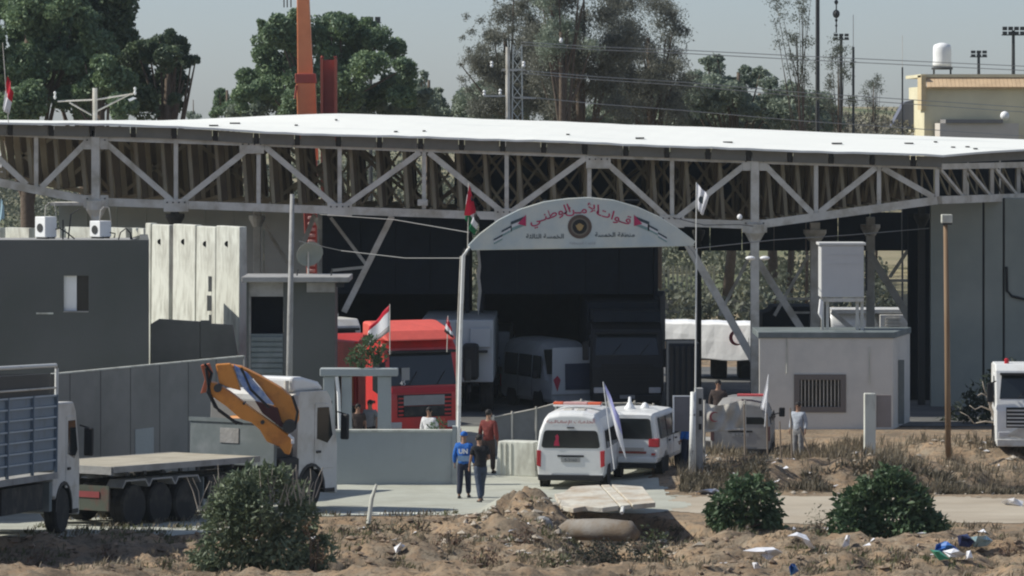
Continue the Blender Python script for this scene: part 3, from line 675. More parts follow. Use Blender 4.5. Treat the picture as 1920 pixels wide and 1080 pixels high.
# tall grey wall at right
D = 140.
rw = thing('sheet_wall', 'tall grey sheet clad wall at the right side of the yard', 'wall', (X(1840, D), D, 0))
for a, b in ((1745, 1842), (1846, 1880), (1884, 1965), (1966, 2050)):
    MB().box(X(a, D), X(b, D), D, D + .3, -.1, Z(382, D) + .2).build('wall_sheet', SHEETG, rw, world=True, bevel=.02)
for a in (1844, 1882): MB().box(X(a, D) - .05, X(a, D) + .05, D + .05, D + .2, -.1, Z(382, D) + .2).build('joint', BLACK, rw, world=True)
q = MB(); q.tube([P(1887, 500, D - .06), P(1888, 545, D - .06), P(1897, 555, D - .06), P(1925, 562, D - .06)], .05, 6); q.build('hanging_hose', BLACK, rw, world=True)
dgm = thing('dark_gateway', 'tall black gateway between the guard hut and the grey wall', 'gateway', (X(1722, 143), 143, 0))
MB().box(X(1703, 143), X(1746, 143), 143.2, 143.3, -.1, Z(405, 143)).build('door_leaf', BLACKC, dgm, world=True)
MB().box(X(1703, 143), X(1708, 143), 143.0, 143.19, -.1, Z(405, 143)).build('jamb', BLACKC, dgm, world=True)

# beige building on the skyline with tank
D = 232.
bb = thing('beige_building', 'beige building with a tan tiled parapet on the skyline at right', 'building', (X(1850, D), D, gz(X(1850, D), D)))
bp_ = lambda mb, n, m, **k: mb.build(n, m, bb, world=True, **k)
bp_(MB().box(X(1733, D), X(2080, D), D, D + 9, 0, Z(162, D)), 'wall', BEIGEB)
bp_(MB().box(X(1727, D), X(1736, D), D - .15, D + 2, Z(206, D), Z(141, D)), 'corner_pier', mat('tan_render_trim', (.58, .46, .27), .9))
a = 1737
while a < 2070:
    bp_(MB().prism([(D - .55, Z(163, D)), (D + .3, Z(143, D)), (D + .3, Z(147, D)), (D - .45, Z(166, D))], 'x', X(a, D), X(a + 7.2, D)), 'roof_tile', TILE); a += 7.6
bp_(MB().box(X(1727, D), X(2080, D), D + .1, D + 9.1, Z(141, D) - .12, Z(139, D)), 'roof_edge', BEIGEB)
bp_(MB().box(X(1752, D), X(1898, D), D - 3, D - .3, 5, Z(231, D)), 'low_annex', mat('pale_annex_wall', (.56, .51, .44), .9, 0, .08, .6))
bp_(MB().box(X(1762, D), X(1868, D), D - 3.2, D - .2, Z(230.8, D), Z(224, D)), 'annex_roof', mat('grey_annex_roof', (.20, .19, .18), .8))
o = MB().prism([(X(a, 240), Z(b, 240)) for a, b in [(1664, 240), (1690, 192), (1728, 182), (1735, 240)]], 'y', 238, 240).build('slate_roof', mat('slate', (.12, .13, .17), .8, 0, .1, 1), None, label='dark slate coloured sloping roof left of the beige building', cat='roof')
D = 233.
wt = thing('water_tank', 'white cylindrical water tank on a stand above the beige building', 'water tank', (X(1770, D), D, Z(139, D)))
c = (X(1770, D), D + 1, 0); r = 17.5 * D / F
MB().lathe([(r, Z(126, D)), (r * 1.02, Z(118, D)), (r * .98, Z(110, D)), (r, Z(100, D)), (r * .98, Z(90, D)), (r * .9, Z(84, D)), (r * .5, Z(81, D)), (r * .2, Z(79.5, D))], c, 'z', 24).build('tank', WHITE, wt, world=True, smooth=True)
MB().lathe([(r * 1.15, Z(130, D)), (r * 1.15, Z(126.2, D))], c, 'z', 20).build('stand_ring', STEEL_DK, wt, world=True)
for s in (-1, 1): MB().box(c[0] + s * r * .9 - .05, c[0] + s * r * .9 + .05, D + .9, D + 1.0, Z(139, D), Z(130.2, D)).build('leg', STEEL_DK, wt, world=True)
D = 228.
o = MB().ball(P(1884, 217, D), .26, 16, 10).build('round_tank', WHITE, None, smooth=True, label='small round white tank below the beige building wall', cat='tank')

# ================================================================ THE ARCHED GATE SIGN
D = 110.
ga = thing('gate_arch', 'arched border gate sign with faded red writing on tall posts', 'gate sign', tuple(G(1080, D)))
gpp = lambda mb, n, m, **k: mb.build(n, m, ga, world=True, **k)
top = [(878, 462), (900, 440), (935, 414), (975, 394), (1020, 380), (1065, 374), (1105, 372), (1150, 377), (1195, 390), (1235, 408), (1270, 430), (1303, 455)]
poly = [(X(a, D), Z(b, D)) for a, b in top] + [(X(1298, D), Z(461, D)), (X(1090, D), Z(464, D)), (X(884, D), Z(468, D))]
gpp(MB().prism(poly[::-1], 'y', D, D + .06), 'sign_board', SIGNW)
gpp(MB().tube([P(a, b - 1, D + .02) for a, b in top], .028, 6), 'sign_rim', SIGNW)
gpp(MB().tube([P(884, 468, D + .03), P(1090, 464.5, D + .03), P(1302, 460, D + .03)], .022, 6), 'bottom_rail', SIGNW)
gpp(MB().tube([G(859, D), P(860, 800, D), P(863, 640, D), P(869, 480, D), P(880, 462, D)], [.058, .055, .05, .05, .04], 8), 'left_post', mat('white_gate_post', (.72, .72, .68), .6, 0, .05, 4, (.40, .38, .34), .33, 3), smooth=True)
gpp(MB().tube([G(856, D + .3), P(857, 640, D + .3), P(864, 480, D + .3)], .022, 6), 'left_rod', STEEL)
gpp(MB().tube([G(1297, D), P(1300, 735, D)], [.09, .08], 8), 'right_post', POLEW, smooth=True)
gpp(MB().tube([P(1304, 735, D), P(1306, 466, D)], .022, 6), 'right_rod', POLEW)
gpp(MB().box(X(1303, D) , X(1319, D), D + .1, D + .35, -.05, Z(728, D)), 'block_pier', CONC_G, bevel=.03)
for i, (a, b) in enumerate([(1313, 752), (1314, 775), (1313, 800)]):
    gpp(MB().box(X(a, D) - .04, X(a, D) + .04, D + .085, D + .099, Z(b, D) - .09, Z(b, D) + .07), 'block_hollow', BLACK)
gpp(MB().tube([P(1290, 461, D), P(1300, 472, D), P(1306, 485, D)], .022, 6), 'corner_strut', CONC_G)
gpp(MB().tube([P(868, 470, D + .1), P(880, 474, D + .1)], .09, 6), 'post_clamp', STEEL_DK)
# emblem
ec = P(1087, 425, D - .012)
for r_, m_, dy in ((.33, BROWND, 0), (.245, mat('emblem_ring', (.16, .14, .11), .7), -.004), (.20, BLACK, -.008), (.09, GOLD, -.012)):
    gpp(MB().lathe([(r_, -.004), (r_, .004)], (ec.x, ec.y + dy, ec.z), 'y', 28), 'emblem_disc', m_)
gpp(MB().prism([(ec.x + a, ec.z + b) for a, b in ((-.12, .05), (-.05, .02), (0, .10), (.05, .02), (.12, .05), (.06, -.08), (0, -.12), (-.06, -.08))], 'y', ec.y - .022, ec.y - .017), 'emblem_bird', GOLD)
def text_mesh(s, size, m, parent, loc, rotz_dir=0., world=True, name='lettering', sx=1., wt_=.0, rot=None):
    c = bpy.data.curves.new('t', 'FONT'); c.body = s; c.size = size; c.align_x = 'CENTER'; c.offset = wt_; c.resolution_u = 3
    o = bpy.data.objects.new('t', c); COL.objects.link(o)
    me = bpy.data.meshes.new_from_object(o.evaluated_get(bpy.context.evaluated_depsgraph_get()))
    bpy.data.objects.remove(o); bpy.data.curves.remove(c)
    q = MB(); Mx = rot if rot is not None else (Matrix.Translation(Vector(loc)) @ Matrix.Rotation(rotz_dir, 4, 'Y') @ Matrix.Rotation(R(90), 4, 'X') @ Matrix.Diagonal((sx, 1, 1, 1)))
    q.add([Mx @ v.co for v in me.vertices], [tuple(p.vertices) for p in me.polygons])
    bpy.data.meshes.remove(me)
    return q.build(name, m, parent, world=world)
# presentation forms, written left to right (visual order)
w_q = 'ﺕﺍﻮﻗ'; w_a = 'ﻦﻣﻷﺍ'; w_w = 'ﻲﻨﻃﻮﻟﺍ'
for s, (a, b), ang, sz in ((w_q, (1140, 405), 14, .42), (w_a, (1080, 393), 0, .42), (w_w, (1030, 402), -15, .42)): pass
text_mesh('ﺕﺍﻮـﻗ', .33, LRED, ga, P(1149, 412, D - .01), R(18), sx=1.25, wt_=.004)
text_mesh('ﻦـﻣﻷﺍ', .33, LRED, ga, P(1092, 400, D - .01), R(0), sx=1.25, wt_=.004)
text_mesh('ﻲـﻨﻃﻮﻟﺍ', .33, LRED, ga, P(1033, 409, D - .01), R(-18), sx=1.2, wt_=.004)
text_mesh('ﺔﺴﻤﺨﻟﺍ ﺔﻘﻄﻨﻣ', .17, LDARK, ga, P(1153, 444, D - .01), 0, sx=1.1, wt_=.003)
text_mesh('ﺔﺜﻟﺎﺜﻟﺍ ﺔﺴﻤﺨﻟﺍ', .17, LDARK, ga, P(1022, 447, D - .01), 0, sx=1.1, wt_=.003)
text_mesh('ﺔﻘﻄﻨﻤﻟﺍ ﺓﺪﻋﺎﻗ', .10, mat('faint_lettering', (.3, .31, .33), .8), ga, P(1092, 458, D - .01), 0, sx=1.3)
# little flags painted either side
def flagprint(cx, cy, w, h, tilt, flip, red=True):
    f = -1 if flip else 1; t = math.tan(tilt)
    def pt(u, v): a = (u - .5) * w * f; return (cx + a, cy + (v - .5) * h + (a * t))
    for k, m_ in ((2, FLAGK), (1, FLAGW), (0, FLAGG)):
        mm_ = {2: LDARK, 1: mat('faded_white_print', (.6, .6, .6), .7), 0: mat('faded_green_print', (.20, .30, .29), .7)}[k]
        gpp(MB().prism([pt(.0, k / 3), pt(1, k / 3), pt(1, (k + 1) / 3), pt(0, (k + 1) / 3)], 'y', D - .012, D - .008), 'flag_print', mm_)
    if red: gpp(MB().prism([pt(0, -.1), pt(.55, .5), pt(0, 1.1)], 'y', D - .018, D - .014), 'flag_print', LRED)
z_ = lambda b: Z(b, D)
flagprint(X(972, D), z_(419), .42, .26, R(22), True); flagprint(X(950, D), z_(433), .28, .17, R(28), True, False); flagprint(X(934, D), z_(449), .24, .15, R(28), True, False)
flagprint(X(1203, D), z_(419), .42, .26, R(-22), False); flagprint(X(1224, D), z_(431), .28, .17, R(-28), False, False); flagprint(X(1242, D), z_(445), .24, .15, R(-30), False, False)

# ---------------------------------------------------------------- flags
def flag(name, label, corners, stripes, pole=None, waves=2.0, amp=.05, group=None, pm=None, pr=.014, emblem=None, nu=14, nv=9, cat='flag'):
    """corners: hoist-top, hoist-bottom, fly-bottom, fly-top (world). stripes: materials top to bottom"""
    a, b, c, d = [Vector(p) for p in corners]
    base = Vector(pole[0]) if pole else b
    t = thing(name, label, cat, tuple(base), 0, group)
    hx = a.x
    for v_ in (a, b, c, d): v_.y -= (v_.x - hx) * .75      # turned so that it catches the light from the left
    ms = list(dict.fromkeys(stripes)); q = MB(); n = (d - a).cross(b - a).normalized()
    vs = []
    for j in range(nv + 1):
        for i in range(nu + 1):
            u = i / nu; v = j / nv
            p = (a * (1 - u) + d * u) * (1 - v) + (b * (1 - u) + c * u) * v
            p = p + n * amp * u ** .5 * math.sin(waves * 2 * math.pi * u + 1.3 * v) + Vector((0, 0, -.25 * amp * math.sin(waves * 6.28 * u + .8) * u))
            vs.append(p)
    k0 = 0
    q.v = [tuple(p) for p in vs]
    for j in range(nv):
        m_ = ms.index(stripes[min(int((j + .5) / nv * len(stripes)), len(stripes) - 1)])
        for i in range(nu):
            e = j * (nu + 1) + i; q.f.append((e, e + nu + 1, e + nu + 2, e + 1)); q.mi.append(m_)
    if len(ms) == 1: ms = ms[0]
    o = q.build('cloth', ms, t, world=True, smooth=False)
    s = o.modifiers.new('thickness', 'SOLIDIFY'); s.thickness = .006
    o.data.polygons.foreach_set('use_smooth', [True] * len(o.data.polygons))
    if pole: MB().tube(pole, pr, 6).build('pole', pm or STEEL, t, world=True)
    return t
D = 109.9
pal = flag('hanging_flag', 'limp red, white and green flag hanging above the left gate post', [P(879, 345, D), P(870, 402, D), P(886, 440, D), P(900, 408, D)], [FLAGK, FLAGW, FLAGG], pole=[P(877, 466, D), P(879, 343, D)], amp=.10)
MB().add([P(880, 347, D - .12), P(870, 404, D - .12), P(881, 404, D - .14), P(893, 398, D - .14), P(886, 370, D - .12)], [(0, 1, 2, 3, 4)]).build('red_triangle', FLAGR, pal, world=True)
flag('hanging_flag', 'limp white flag with a dark ring emblem above the right gate post', [P(1306, 343, D), P(1308, 392, D), P(1316, 404, D), P(1329, 368, D)], [FLAGW], pole=[P(1305, 466, D), P(1306, 342, D)], amp=.04, pm=POLEW)
fo = MB().lathe([(.10, 0), (.12, 0), (.12, .01), (.10, .01)], P(1318, 374, D - .1), 'y', 16); o = fo.build('ring_emblem', LDARK, [x_ for x_ in bpy.data.objects if x_.get('label', '').startswith('limp white flag')][0], world=True)
D = 117.
flag('truck_flag', 'red, white and black flag flying over the red truck, largest of its kind', [P(730, 572, D), P(730, 622, D), P(687, 652, D), P(694, 612, D)], [FLAGR, FLAGW, FLAGW, mat('faded_black_stripe', (.30, .28, .28), .8)], pole=[P(731, 665, D), P(731, 570, D)], waves=1.2, amp=.07)
flag('truck_flag', 'small drooping red, white and black flag right of the red cab roof', [P(839, 594, D), P(833, 622, D), P(850, 634, D), P(846, 612, D)], [FLAGR, FLAGR, FLAGW, FLAGK], pole=[P(838, 660, D), P(840, 592, D)], amp=.03)
D = 107.5
flag('van_flag', 'long narrow pale blue and white flag leaning beside the white van', [P(1133, 718, D), P(1141, 760, D), P(1172, 862, D), P(1160, 776, D)], [FLAGB, FLAGW], pole=[P(1152, 880, D), P(1131, 716, D)], waves=1, amp=.05, pm=WHITE)
D = 115.
flag('white_flag', 'narrow white flag standing at the left corner of the cream hut', [P(1440, 704, D), P(1426, 768, D), P(1437, 772, D), P(1441, 735, D)], [FLAGW], pole=[P(1434, 800, D), P(1441, 702, D)], waves=1, amp=.03, pm=WHITE)
D = 130.
flag('skyline_flag', 'red and white flag hanging at the left edge over the roof', [P(14, 142, D), P(4, 205, D), P(14, 214, D), P(27, 172, D)], [FLAGR, FLAGR, FLAGW, FLAGW], pole=[P(16, 232, D), P(5, 80, D)], waves=1, amp=.08)
flag('skyline_flag', 'pale drooping flag hung inside the truss at the far left edge', [P(2, 372, 134), P(-4, 420, 134), P(7, 410, 134), P(8, 385, 134)], [mat('sky_blue_cloth', (.35, .5, .55), .8)], waves=1, amp=.05)
# ================================================================ VEHICLES (local frame: +x forward, y left, z up)
def heading(a):      # a = degrees clockwise from straight away
    return R(90 - a)
def wheel(T, x, y, r=.5, w=.28, z=None, dual=False, side=1):
    z = r if z is None else z
    hw = w / 2
    q = MB().lathe([(r * .60, -hw), (r * .93, -hw), (r, -hw * .7), (r, -hw * .25), (r * .975, -hw * .2), (r * .975, hw * .2), (r, hw * .25), (r, hw * .7), (r * .93, hw), (r * .60, hw)], (x, y, z), 'y', 26)
    o = q.build('wheel', RUBBER, T, smooth=False)
    s = side
    q = MB().lathe([(r * .62, -s * hw * .5), (r * .60, s * hw * .92), (r * .54, s * hw * .9), (r * .46, s * hw * .35), (r * .22, s * hw * .45), (r * .2, s * hw * .95), (.02, s * hw * .98)], (x, y, z), 'y', 20)
    q.build('rim', RIM, o, smooth=False)
    return o
def cab(T, M, L=2.15, W=2.46, z0=.42, H=3.1, x0=0., defl=True, sign=None, lower=None):
    """cab-over truck cab from x0 to x0+L"""
    f = x0 + L; hw = W / 2; arc = []
    for k in range(9):
        t = math.pi * k / 8; arc.append((f - 1.25 - .62 * math.cos(t), .52 + .62 * math.sin(t)))
    prof = [(x0, .85), (f - 1.87, .85)] + [p for p in arc if p[1] > .56] + [(f - .60, z0), (f - .04, z0), (f, z0 + .25), (f, 1.55), (f - .10, 2.0), (f - .34, H - .22), (f - .55, H), (x0 + .1, H), (x0, H - .1)]
    MB().prism(prof, 'y', -hw, hw).build('cab_body', M, T, bevel=.07, seg=3)
    # windscreen leans with the nose
    ws = [(f - .085 + .012, 1.95), (f - .315 + .012, H - .34)]
    MB().add([(ws[0][0], -hw + .12, ws[0][1]), (ws[0][0], hw - .12, ws[0][1]), (ws[1][0], hw - .2, ws[1][1]), (ws[1][0], -hw + .2, ws[1][1]), (ws[0][0] - .05, -hw + .12, ws[0][1]), (ws[0][0] - .05, hw - .12, ws[0][1]), (ws[1][0] - .05, hw - .2, ws[1][1]), (ws[1][0] - .05, -hw + .2, ws[1][1])],
             [(0, 1, 2, 3), (7, 6, 5, 4), (0, 4, 5, 1), (1, 5, 6, 2), (2, 6, 7, 3), (3, 7, 4, 0)]).build('windscreen', GLASS, T, bevel=.02)
    for yy in (-.5, .45): MB().bar((ws[0][0] + .02, yy, ws[0][1] + .02), (ws[0][0] - .08, yy + .32, ws[0][1] + .42), .02).build('wiper', BLACK, T)
    MB().box(f - .33, f - .02, -hw + .15, hw - .15, H - .36, H - .28).build('sun_visor', BLACK, T, bevel=.02)
    for s in (-1, 1):
        y = s * hw
        ya, yb = sorted((y - s * .02, y + s * .018))
        MB().prism([(f - 1.12, 1.02), (f - .16, 1.02), (f - .12, 1.6), (f - .22, 1.95), (f - .42, H - .32), (f - 1.12, H - .32)], 'y', ya, yb).build('door', M, T, bevel=.015)
        ya, yb = sorted((y + s * .01, y + s * .026))
        MB().prism([(f - 1.02, 1.78), (f - .52, 1.66), (f - .28, 1.85), (f - .48, H - .42), (f - 1.02, H - .42)], 'y', ya, yb).build('side_window', GLASS, T)
        ya, yb = sorted((y + s * .02, y + s * .05)); MB().box(f - 1.05, f - .85, ya, yb, 1.42, 1.48).build('handle', BLACK, T)
        # mirrors on brackets
        my = y + s * .20; MB().bar((f - .05, y, H - .55), (f + .10, my, H - .62), .035).build('mirror_bracket', BLACK, T)
        MB().box(f - .04, f + .08, my - .11, my + .11, H - 1.25, H - .6).build('mirror', BLACK, T, bevel=.04)
        # step and mud wing
        ya, yb = sorted((y - s * .25, y + s * .015)); MB().box(f - .62, f - .12, ya, yb, .42, .52).build('step', BLACK, T)
        q = MB(); ya, yb = sorted((y - s * .32, y + s * .022))
        ring = [(f - 1.25 - .66 * math.cos(math.pi * k / 10), .52 + .66 * math.sin(math.pi * k / 10)) for k in range(11)]; inn = [(f - 1.25 - .58 * math.cos(math.pi * k / 10), .52 + .58 * math.sin(math.pi * k / 10)) for k in range(11)][::-1]
        q.prism(ring + inn, 'y', ya, yb).build('wheel_arch', BLACK, T)
        wheel(T, f - 1.25, s * (hw - .16), .52, .3, side=s)
        # lamps
        MB().box(f - .03, f + .025, s * (hw - .28) - .2, s * (hw - .28) + .2, .66, .86).build('headlight', mat('headlamp_glass', (.5, .5, .5), .15, spec=.8), T, bevel=.02)
    # grille
    MB().box(f - .02, f + .012, -hw + .34, hw - .34, 1.0, 1.68).build('grille', BLACK, T)
    for k in range(5): MB().box(f + .012, f + .035, -hw + .36, hw - .36, 1.05 + k * .125, 1.10 + k * .125).build('grille_slat', lower or M, T)
    MB().box(f - .05, f + .07, -hw + .02, hw - .02, z0 - .05, .62).build('bumper', lower or M, T, bevel=.03)
    MB().box(f + .07, f + .085, -.26, .26, .48, .60).build('number_plate', PLATE, T)
    if defl:
        MB().prism([(x0 + .1, H + .012), (f - .6, H + .012), (f - .75, H + .18), (x0 + .55, H + .5), (x0 + .1, H + .5)], 'y', -hw + .18, hw - .18).build('roof_deflector', M, T, bevel=.06, seg=3)
    return f
def chassis(T, x0, x1, z=.75, w=.42):
    for s in (-1, 1): MB().box(x0, x1, s * w - .05, s * w + .05, z, z + .26).build('chassis_rail', CHASSIS, T)

# ---- crane truck with a flat trailer, heading away to the right
hd = heading(29)
rearc = Vector((X(208, 92.5), 92.5, 0)); fw_ = Vector((math.sin(R(29)), math.cos(R(29)), 0)); lf = Vector((-math.cos(R(29)), math.sin(R(29)), 0))
zg = .56
org = rearc + lf * 1.25; org.z = zg
ct = thing('crane_truck', 'white cab truck with a folded orange crane and empty flat deck', 'truck', tuple(org), hd)
pitch = -.026
dz = Z(876, 92.5) - zg
settle(ct, R(1.9), hd)
# deck: cross planks on steel side rails
for k in range(21):
    a = k * .3; MB().box(a, a + .285, -1.21, 1.21, dz - .07 + pitch * .0, dz).build('deck_plank', DECKW, ct)
for s in (-1, 1):
    MB().box(0, 6.3, s * 1.25 - .035, s * 1.25 + .035, dz - .14, dz + .005).build('side_rail', CONC_G, ct)
    for k in range(8): MB().box(.5 + k * .75, .6 + k * .75, s * 1.27 - .03, s * 1.27 + .03, dz - .22, dz - .142).build('rail_bracket', CHASSIS, ct)
MB().box(-.04, -.001, -1.25, 1.25, dz - .18, dz + .003).build('rear_beam', CONC_G, ct)
MB().box(.02, .08, -1.15, 1.15, .42, dz - .45).build('rear_guard', mat('dull_green_guard', (.07, .08, .06), .8, 0, .2, 3, (.16, .035, .03), .36, 2), ct)
MB().box(-.0, .019, -.9, .9, .72, .86).build('reflector_strip', mat('dull_red_reflector', (.25, .05, .05), .5), ct)
chassis(ct, .1, 8.2, .78)
for k, xx in enumerate((1.0, 2.1, 3.2)):
    for s in (-1, 1):
        wheel(ct, xx, s * 1.02, .50, .38, side=s)
        MB().prism([(xx - .56, .95), (xx - .42, 1.12), (xx + .42, 1.12), (xx + .56, .95), (xx + .52, .93), (xx + .4, 1.08), (xx - .4, 1.08), (xx - .52, .93)], 'y', *sorted((s * .78, s * 1.24))).build('mudguard', CONC_G, ct)
for s in (-1, 1):
    MB().box(4.2, 5.3, *sorted((s * .8, s * 1.15)), .5, 1.05).build('tool_box', CHASSIS, ct, bevel=.02)
    MB().box(3.9, 3.94, *sorted((s * .85, s * 1.2)), .35, 1.05).build('mud_flap', TEALG, ct)
    wheel(ct, 6.0, s * 1.0, .5, .38, side=s)
# headboard and crane base
hb = 7.0
MB().box(hb, hb + .12, -1.25, 1.25, dz - .3, dz + .82).build('headboard', TEALG, ct, bevel=.02)
MB().box(hb - .03, hb - .001, -1.28, 1.28, dz + .76, dz + .86).build('headboard_rail', TEALG, ct)
MB().box(hb - .02, hb - .001, -.2, .35, dz + .25, dz + .62).build('pale_patch', CONC_G, ct)
MB().box(hb + .2, hb + 1.1, -1.1, 1.1, .95, dz + .15).build('crane_base', CHASSIS, ct, bevel=.03)
MB().box(hb + .35, hb + .85, -.35, .35, dz + .15, dz + .9).build('crane_column', ORANGE, ct, bevel=.05)
cabx = 8.1
f_ = cab(ct, WHITEP2, L=1.9, H=2.98, x0=cabx, defl=False)
MB().box(cabx - .28, cabx - .02, -.85, 1.2, .95, 2.75).build('equipment_rack', TRAILERG, ct, bevel=.03)
MB().prism([(cabx - .02, 2.96), (cabx + 1.5, 2.992), (cabx + 1.2, 3.2), (cabx + .4, 3.34), (cabx - .05, 3.34)], 'y', -1.1, .15).build('roof_deflector', WHITEP, ct, bevel=.1, seg=3)
for s in (-.5, .3): MB().ball((cabx + 1.55, s, 3.04), (.06, .06, .07), 8, 6).build('roof_lamp', WHITE, ct)
MB().lathe([(.06, 0), (.06, .5)], (cabx - .12, -.95, 2.75), 'z', 8).build('exhaust_stack', STEEL, ct)
# folded knuckle boom: traced outlines given true thickness, standing across the truck behind the cab
def arm(name, pts, y0, y1, m, bevel=.03):
    q = MB().prism([(X(a, y0), Z(b, y0)) for a, b in pts], 'y', y0, y1); return q.build(name, m, ct, world=True, bevel=bevel)
arm('crane_arm', [(390, 716), (404, 718), (430, 734), (487, 777), (546, 819), (547, 836), (543, 853), (534, 851), (524, 838), (500, 828), (487, 806), (471, 792), (452, 786), (424, 762), (398, 744), (388, 724)], 98.0, 98.35, ORANGE)
arm('crane_arm', [(428, 683), (452, 687), (490, 706), (528, 728), (548, 746), (560, 772), (560, 788), (550, 806), (537, 800), (522, 789), (514, 762), (490, 728), (464, 698), (446, 696)], 98.25, 98.65, ORANGE)
arm('crane_link', [(404, 683), (432, 681), (441, 700), (452, 733), (430, 727), (411, 719)], 98.05, 98.2, ORANGE)
arm('blue_panel', [(438, 684), (463, 699), (514, 759), (480, 752), (458, 730), (446, 710)], 98.1, 98.2, mat('blue_white_sheet', (.12, .22, .50), .5, 0, .1, 3, (.60, .66, .72), .45, 2.2), .005)
arm('crane_pivot', [(478, 752), (520, 765), (528, 792), (545, 808), (525, 800), (492, 775)], 98.12, 98.4, mat('dark_maroon_steel', (.07, .02, .02), .6), .01)
arm('crane_grab', [(376, 685), (392, 682), (398, 700), (390, 735), (376, 738), (384, 712)], 98.0, 98.3, mat('rust_red_steel', (.42, .12, .06), .7, 0, .2, 4), .01)
for pts in ([(384, 682), (397, 700), (389, 735), (402, 762), (440, 790), (455, 795)], [(386, 690), (393, 738), (410, 770), (445, 795)], [(452, 690), (470, 730), (505, 765)], [(548, 742), (558, 772), (553, 803), (540, 812)]):
    MB().tube([P(a, b, 97.95) for a, b in pts], .035, 6).build('hydraulic_hose', BLACK, ct, world=True)
for a, b, r_ in ((542, 800, .16), (408, 728, .10), (492, 792, .05), (457, 757, .03)):
    c = P(a, b, 97.9); MB().lathe([(r_, 0), (r_, .5)], (c.x, c.y, c.z), 'y', 14).build('pivot_pin', STEEL_DK, ct, world=True)
MB().tube([P(541, 815, 97.9), P(549, 822, 97.9), P(549, 832, 97.9)], .04, 6).build('white_hook', WHITE, ct, world=True)
MB().box(hb + .3, hb + 1.2, -1.24, -.9, .55, 1.35).build('fuel_tank', CHASSIS, ct, bevel=.05)
# ---- grey panelled wall behind it
o3 = Vector((X(456, 108.5), 108.5, 0)); zgt = .0
bt = thing('panelled_wall', 'long grey panelled wall with a pale top edge behind the crane truck', 'wall', (o3.x, o3.y, zgt), hd)
for k in range(12):
    a = -(k + 1) * 1.35; MB().box(a + .02, a + 1.34, -.012, .05, -.1, 3.62).build('wall_panel', TRAILERG, bt, bevel=.008)
    MB().box(a - .012, a + .018, .0, .04, -.1, 3.62).build('panel_joint', STEEL_DK, bt)
MB().box(-16.2, .02, -.03, .07, 3.621, 3.655).build('top_rail', CONC, bt); MB().box(.021, .07, -.02, .1, -.1, 3.65).build('end_post', CONC_G, bt)
MB().box(-5.2, -4.35, -.03, -.014, 1.0, 2.0).build('pale_hatch', PLASTER_W, bt)

# ---- slatted truck at the left edge
hd2 = heading(10.5)
fr = Vector((X(150, 91.2), 91.2, 0)); fwd = Vector((math.sin(R(10.5)), math.cos(R(10.5)), 0)); lft = Vector((-fwd.y, fwd.x, 0))
o4 = fr - fwd * 9.3 + lft * 1.2; o4.z = gz(-9.8, 89.5) + .0
o4.z = .047 * (105.3 - o4.y)
st = thing('slatted_truck', 'cattle style truck with blue grey slatted side at the left edge', 'truck', tuple(o4), hd2); settle(st, R(2.5), hd2)
cab(st, WHITEP2, L=2.05, W=2.36, H=2.95, x0=7.25, defl=False)
z0s, z1s = 1.42, 3.12
for k in range(7):
    zz = z0s + .05 + k * .24
    MB().box(0, 7.1, -1.25, -1.19, zz, zz + .205).build('side_slat', BLUEG, st, bevel=.012)
    MB().box(0, 7.1, -1.30, -1.251, zz + .205, zz + .24).build('slat_ridge', mat('pale_slat_ridge', (.36, .42, .47), .5), st)
    MB().box(0, 7.1, 1.19, 1.25, zz, zz + .235).build('side_slat', BLUEG, st)
for xx in (.0, 1.75, 3.5, 5.3, 7.05):
    MB().box(xx, xx + .06, -1.32, -1.255, z0s, 3.15).build('stake', BLUEG, st)
MB().box(0, 7.12, -1.33, 1.3, 1.28, 1.41).build('load_floor', CONC_G, st)
MB().tube([(7.08, -1.28, 3.15), (7.08, -1.28, 3.72), (7.0, -1.28, 3.8), (0, -1.28, 3.8)], .045, 8).build('hoop_rail', POLEW, st)
MB().tube([(7.08, -1.28, 3.3), (0, -1.28, 3.3)], .025, 6).build('rail', STEEL, st)
MB().box(7.11, 7.16, -1.25, 1.25, 1.45, 3.6).build('front_board', STEEL_DK, st)
MB().box(-.05, -.001, -1.25, 1.25, 1.42, 3.1).build('tailgate', BLUEG, st)
MB().box(.5, 6.9, -1.20, -1.14, 3.15, 3.62).build('dark_load', STEEL_DK, st)
chassis(st, 0, 7.8, .8)
for xx in (1.6, 2.75):
    for s in (-1, 1): wheel(st, xx, s * 1.0, .5, .42, side=s)
MB().box(3.6, 6.6, -1.15, -.8, .62, 1.2).build('side_box', CHASSIS, st, bevel=.02); MB().box(6.9, 7.1, -1.2, -.7, .55, 1.2).build('mud_flap', TEALG, st)

# ---- red truck facing the yard entrance
def facing(a): return R(-(90 - a))      # nose towards the camera, turned a degrees to picture right
rt_ = thing('red_truck', 'red cab truck facing the camera behind the low white wall', 'truck', (0, 0, 0), facing(27))
c_ = Vector((X(796, 122), 122, 0)); fd = Vector((math.sin(R(27)), -math.cos(R(27)), 0)); rt_.location = c_ - fd * 7.15; MW[rt_.name] = Matrix.Translation(rt_.location) @ Matrix.Rotation(facing(27), 4, 'Z')
cab(rt_, REDP, L=2.15, H=3.3, W=2.5, x0=5.0, lower=REDP)
MB().prism([(5.2, 3.31), (7.0, 3.31), (6.6, 3.6), (5.6, 3.86), (5.2, 3.86)], 'y', -1.2, 1.2).build('roof_fairing', mat('lit_top_red', (.72, .12, .09), .6), rt_, bevel=.08)  # fairing coloured a lighter red for the light falling on its top
MB().box(7.186, 7.2, -.72, .66, 1.36, 1.66).build('grille_panel', PLATE, rt_); MB().box(7.186, 7.2, -.72, .66, 1.04, 1.34).build('grille_panel', CHASSIS, rt_); MB().box(7.10, 7.165, -1.1, 1.1, 1.74, 1.9).build('nose_band', mat('deep_red_paint', (.42, .015, .03), .4), rt_)
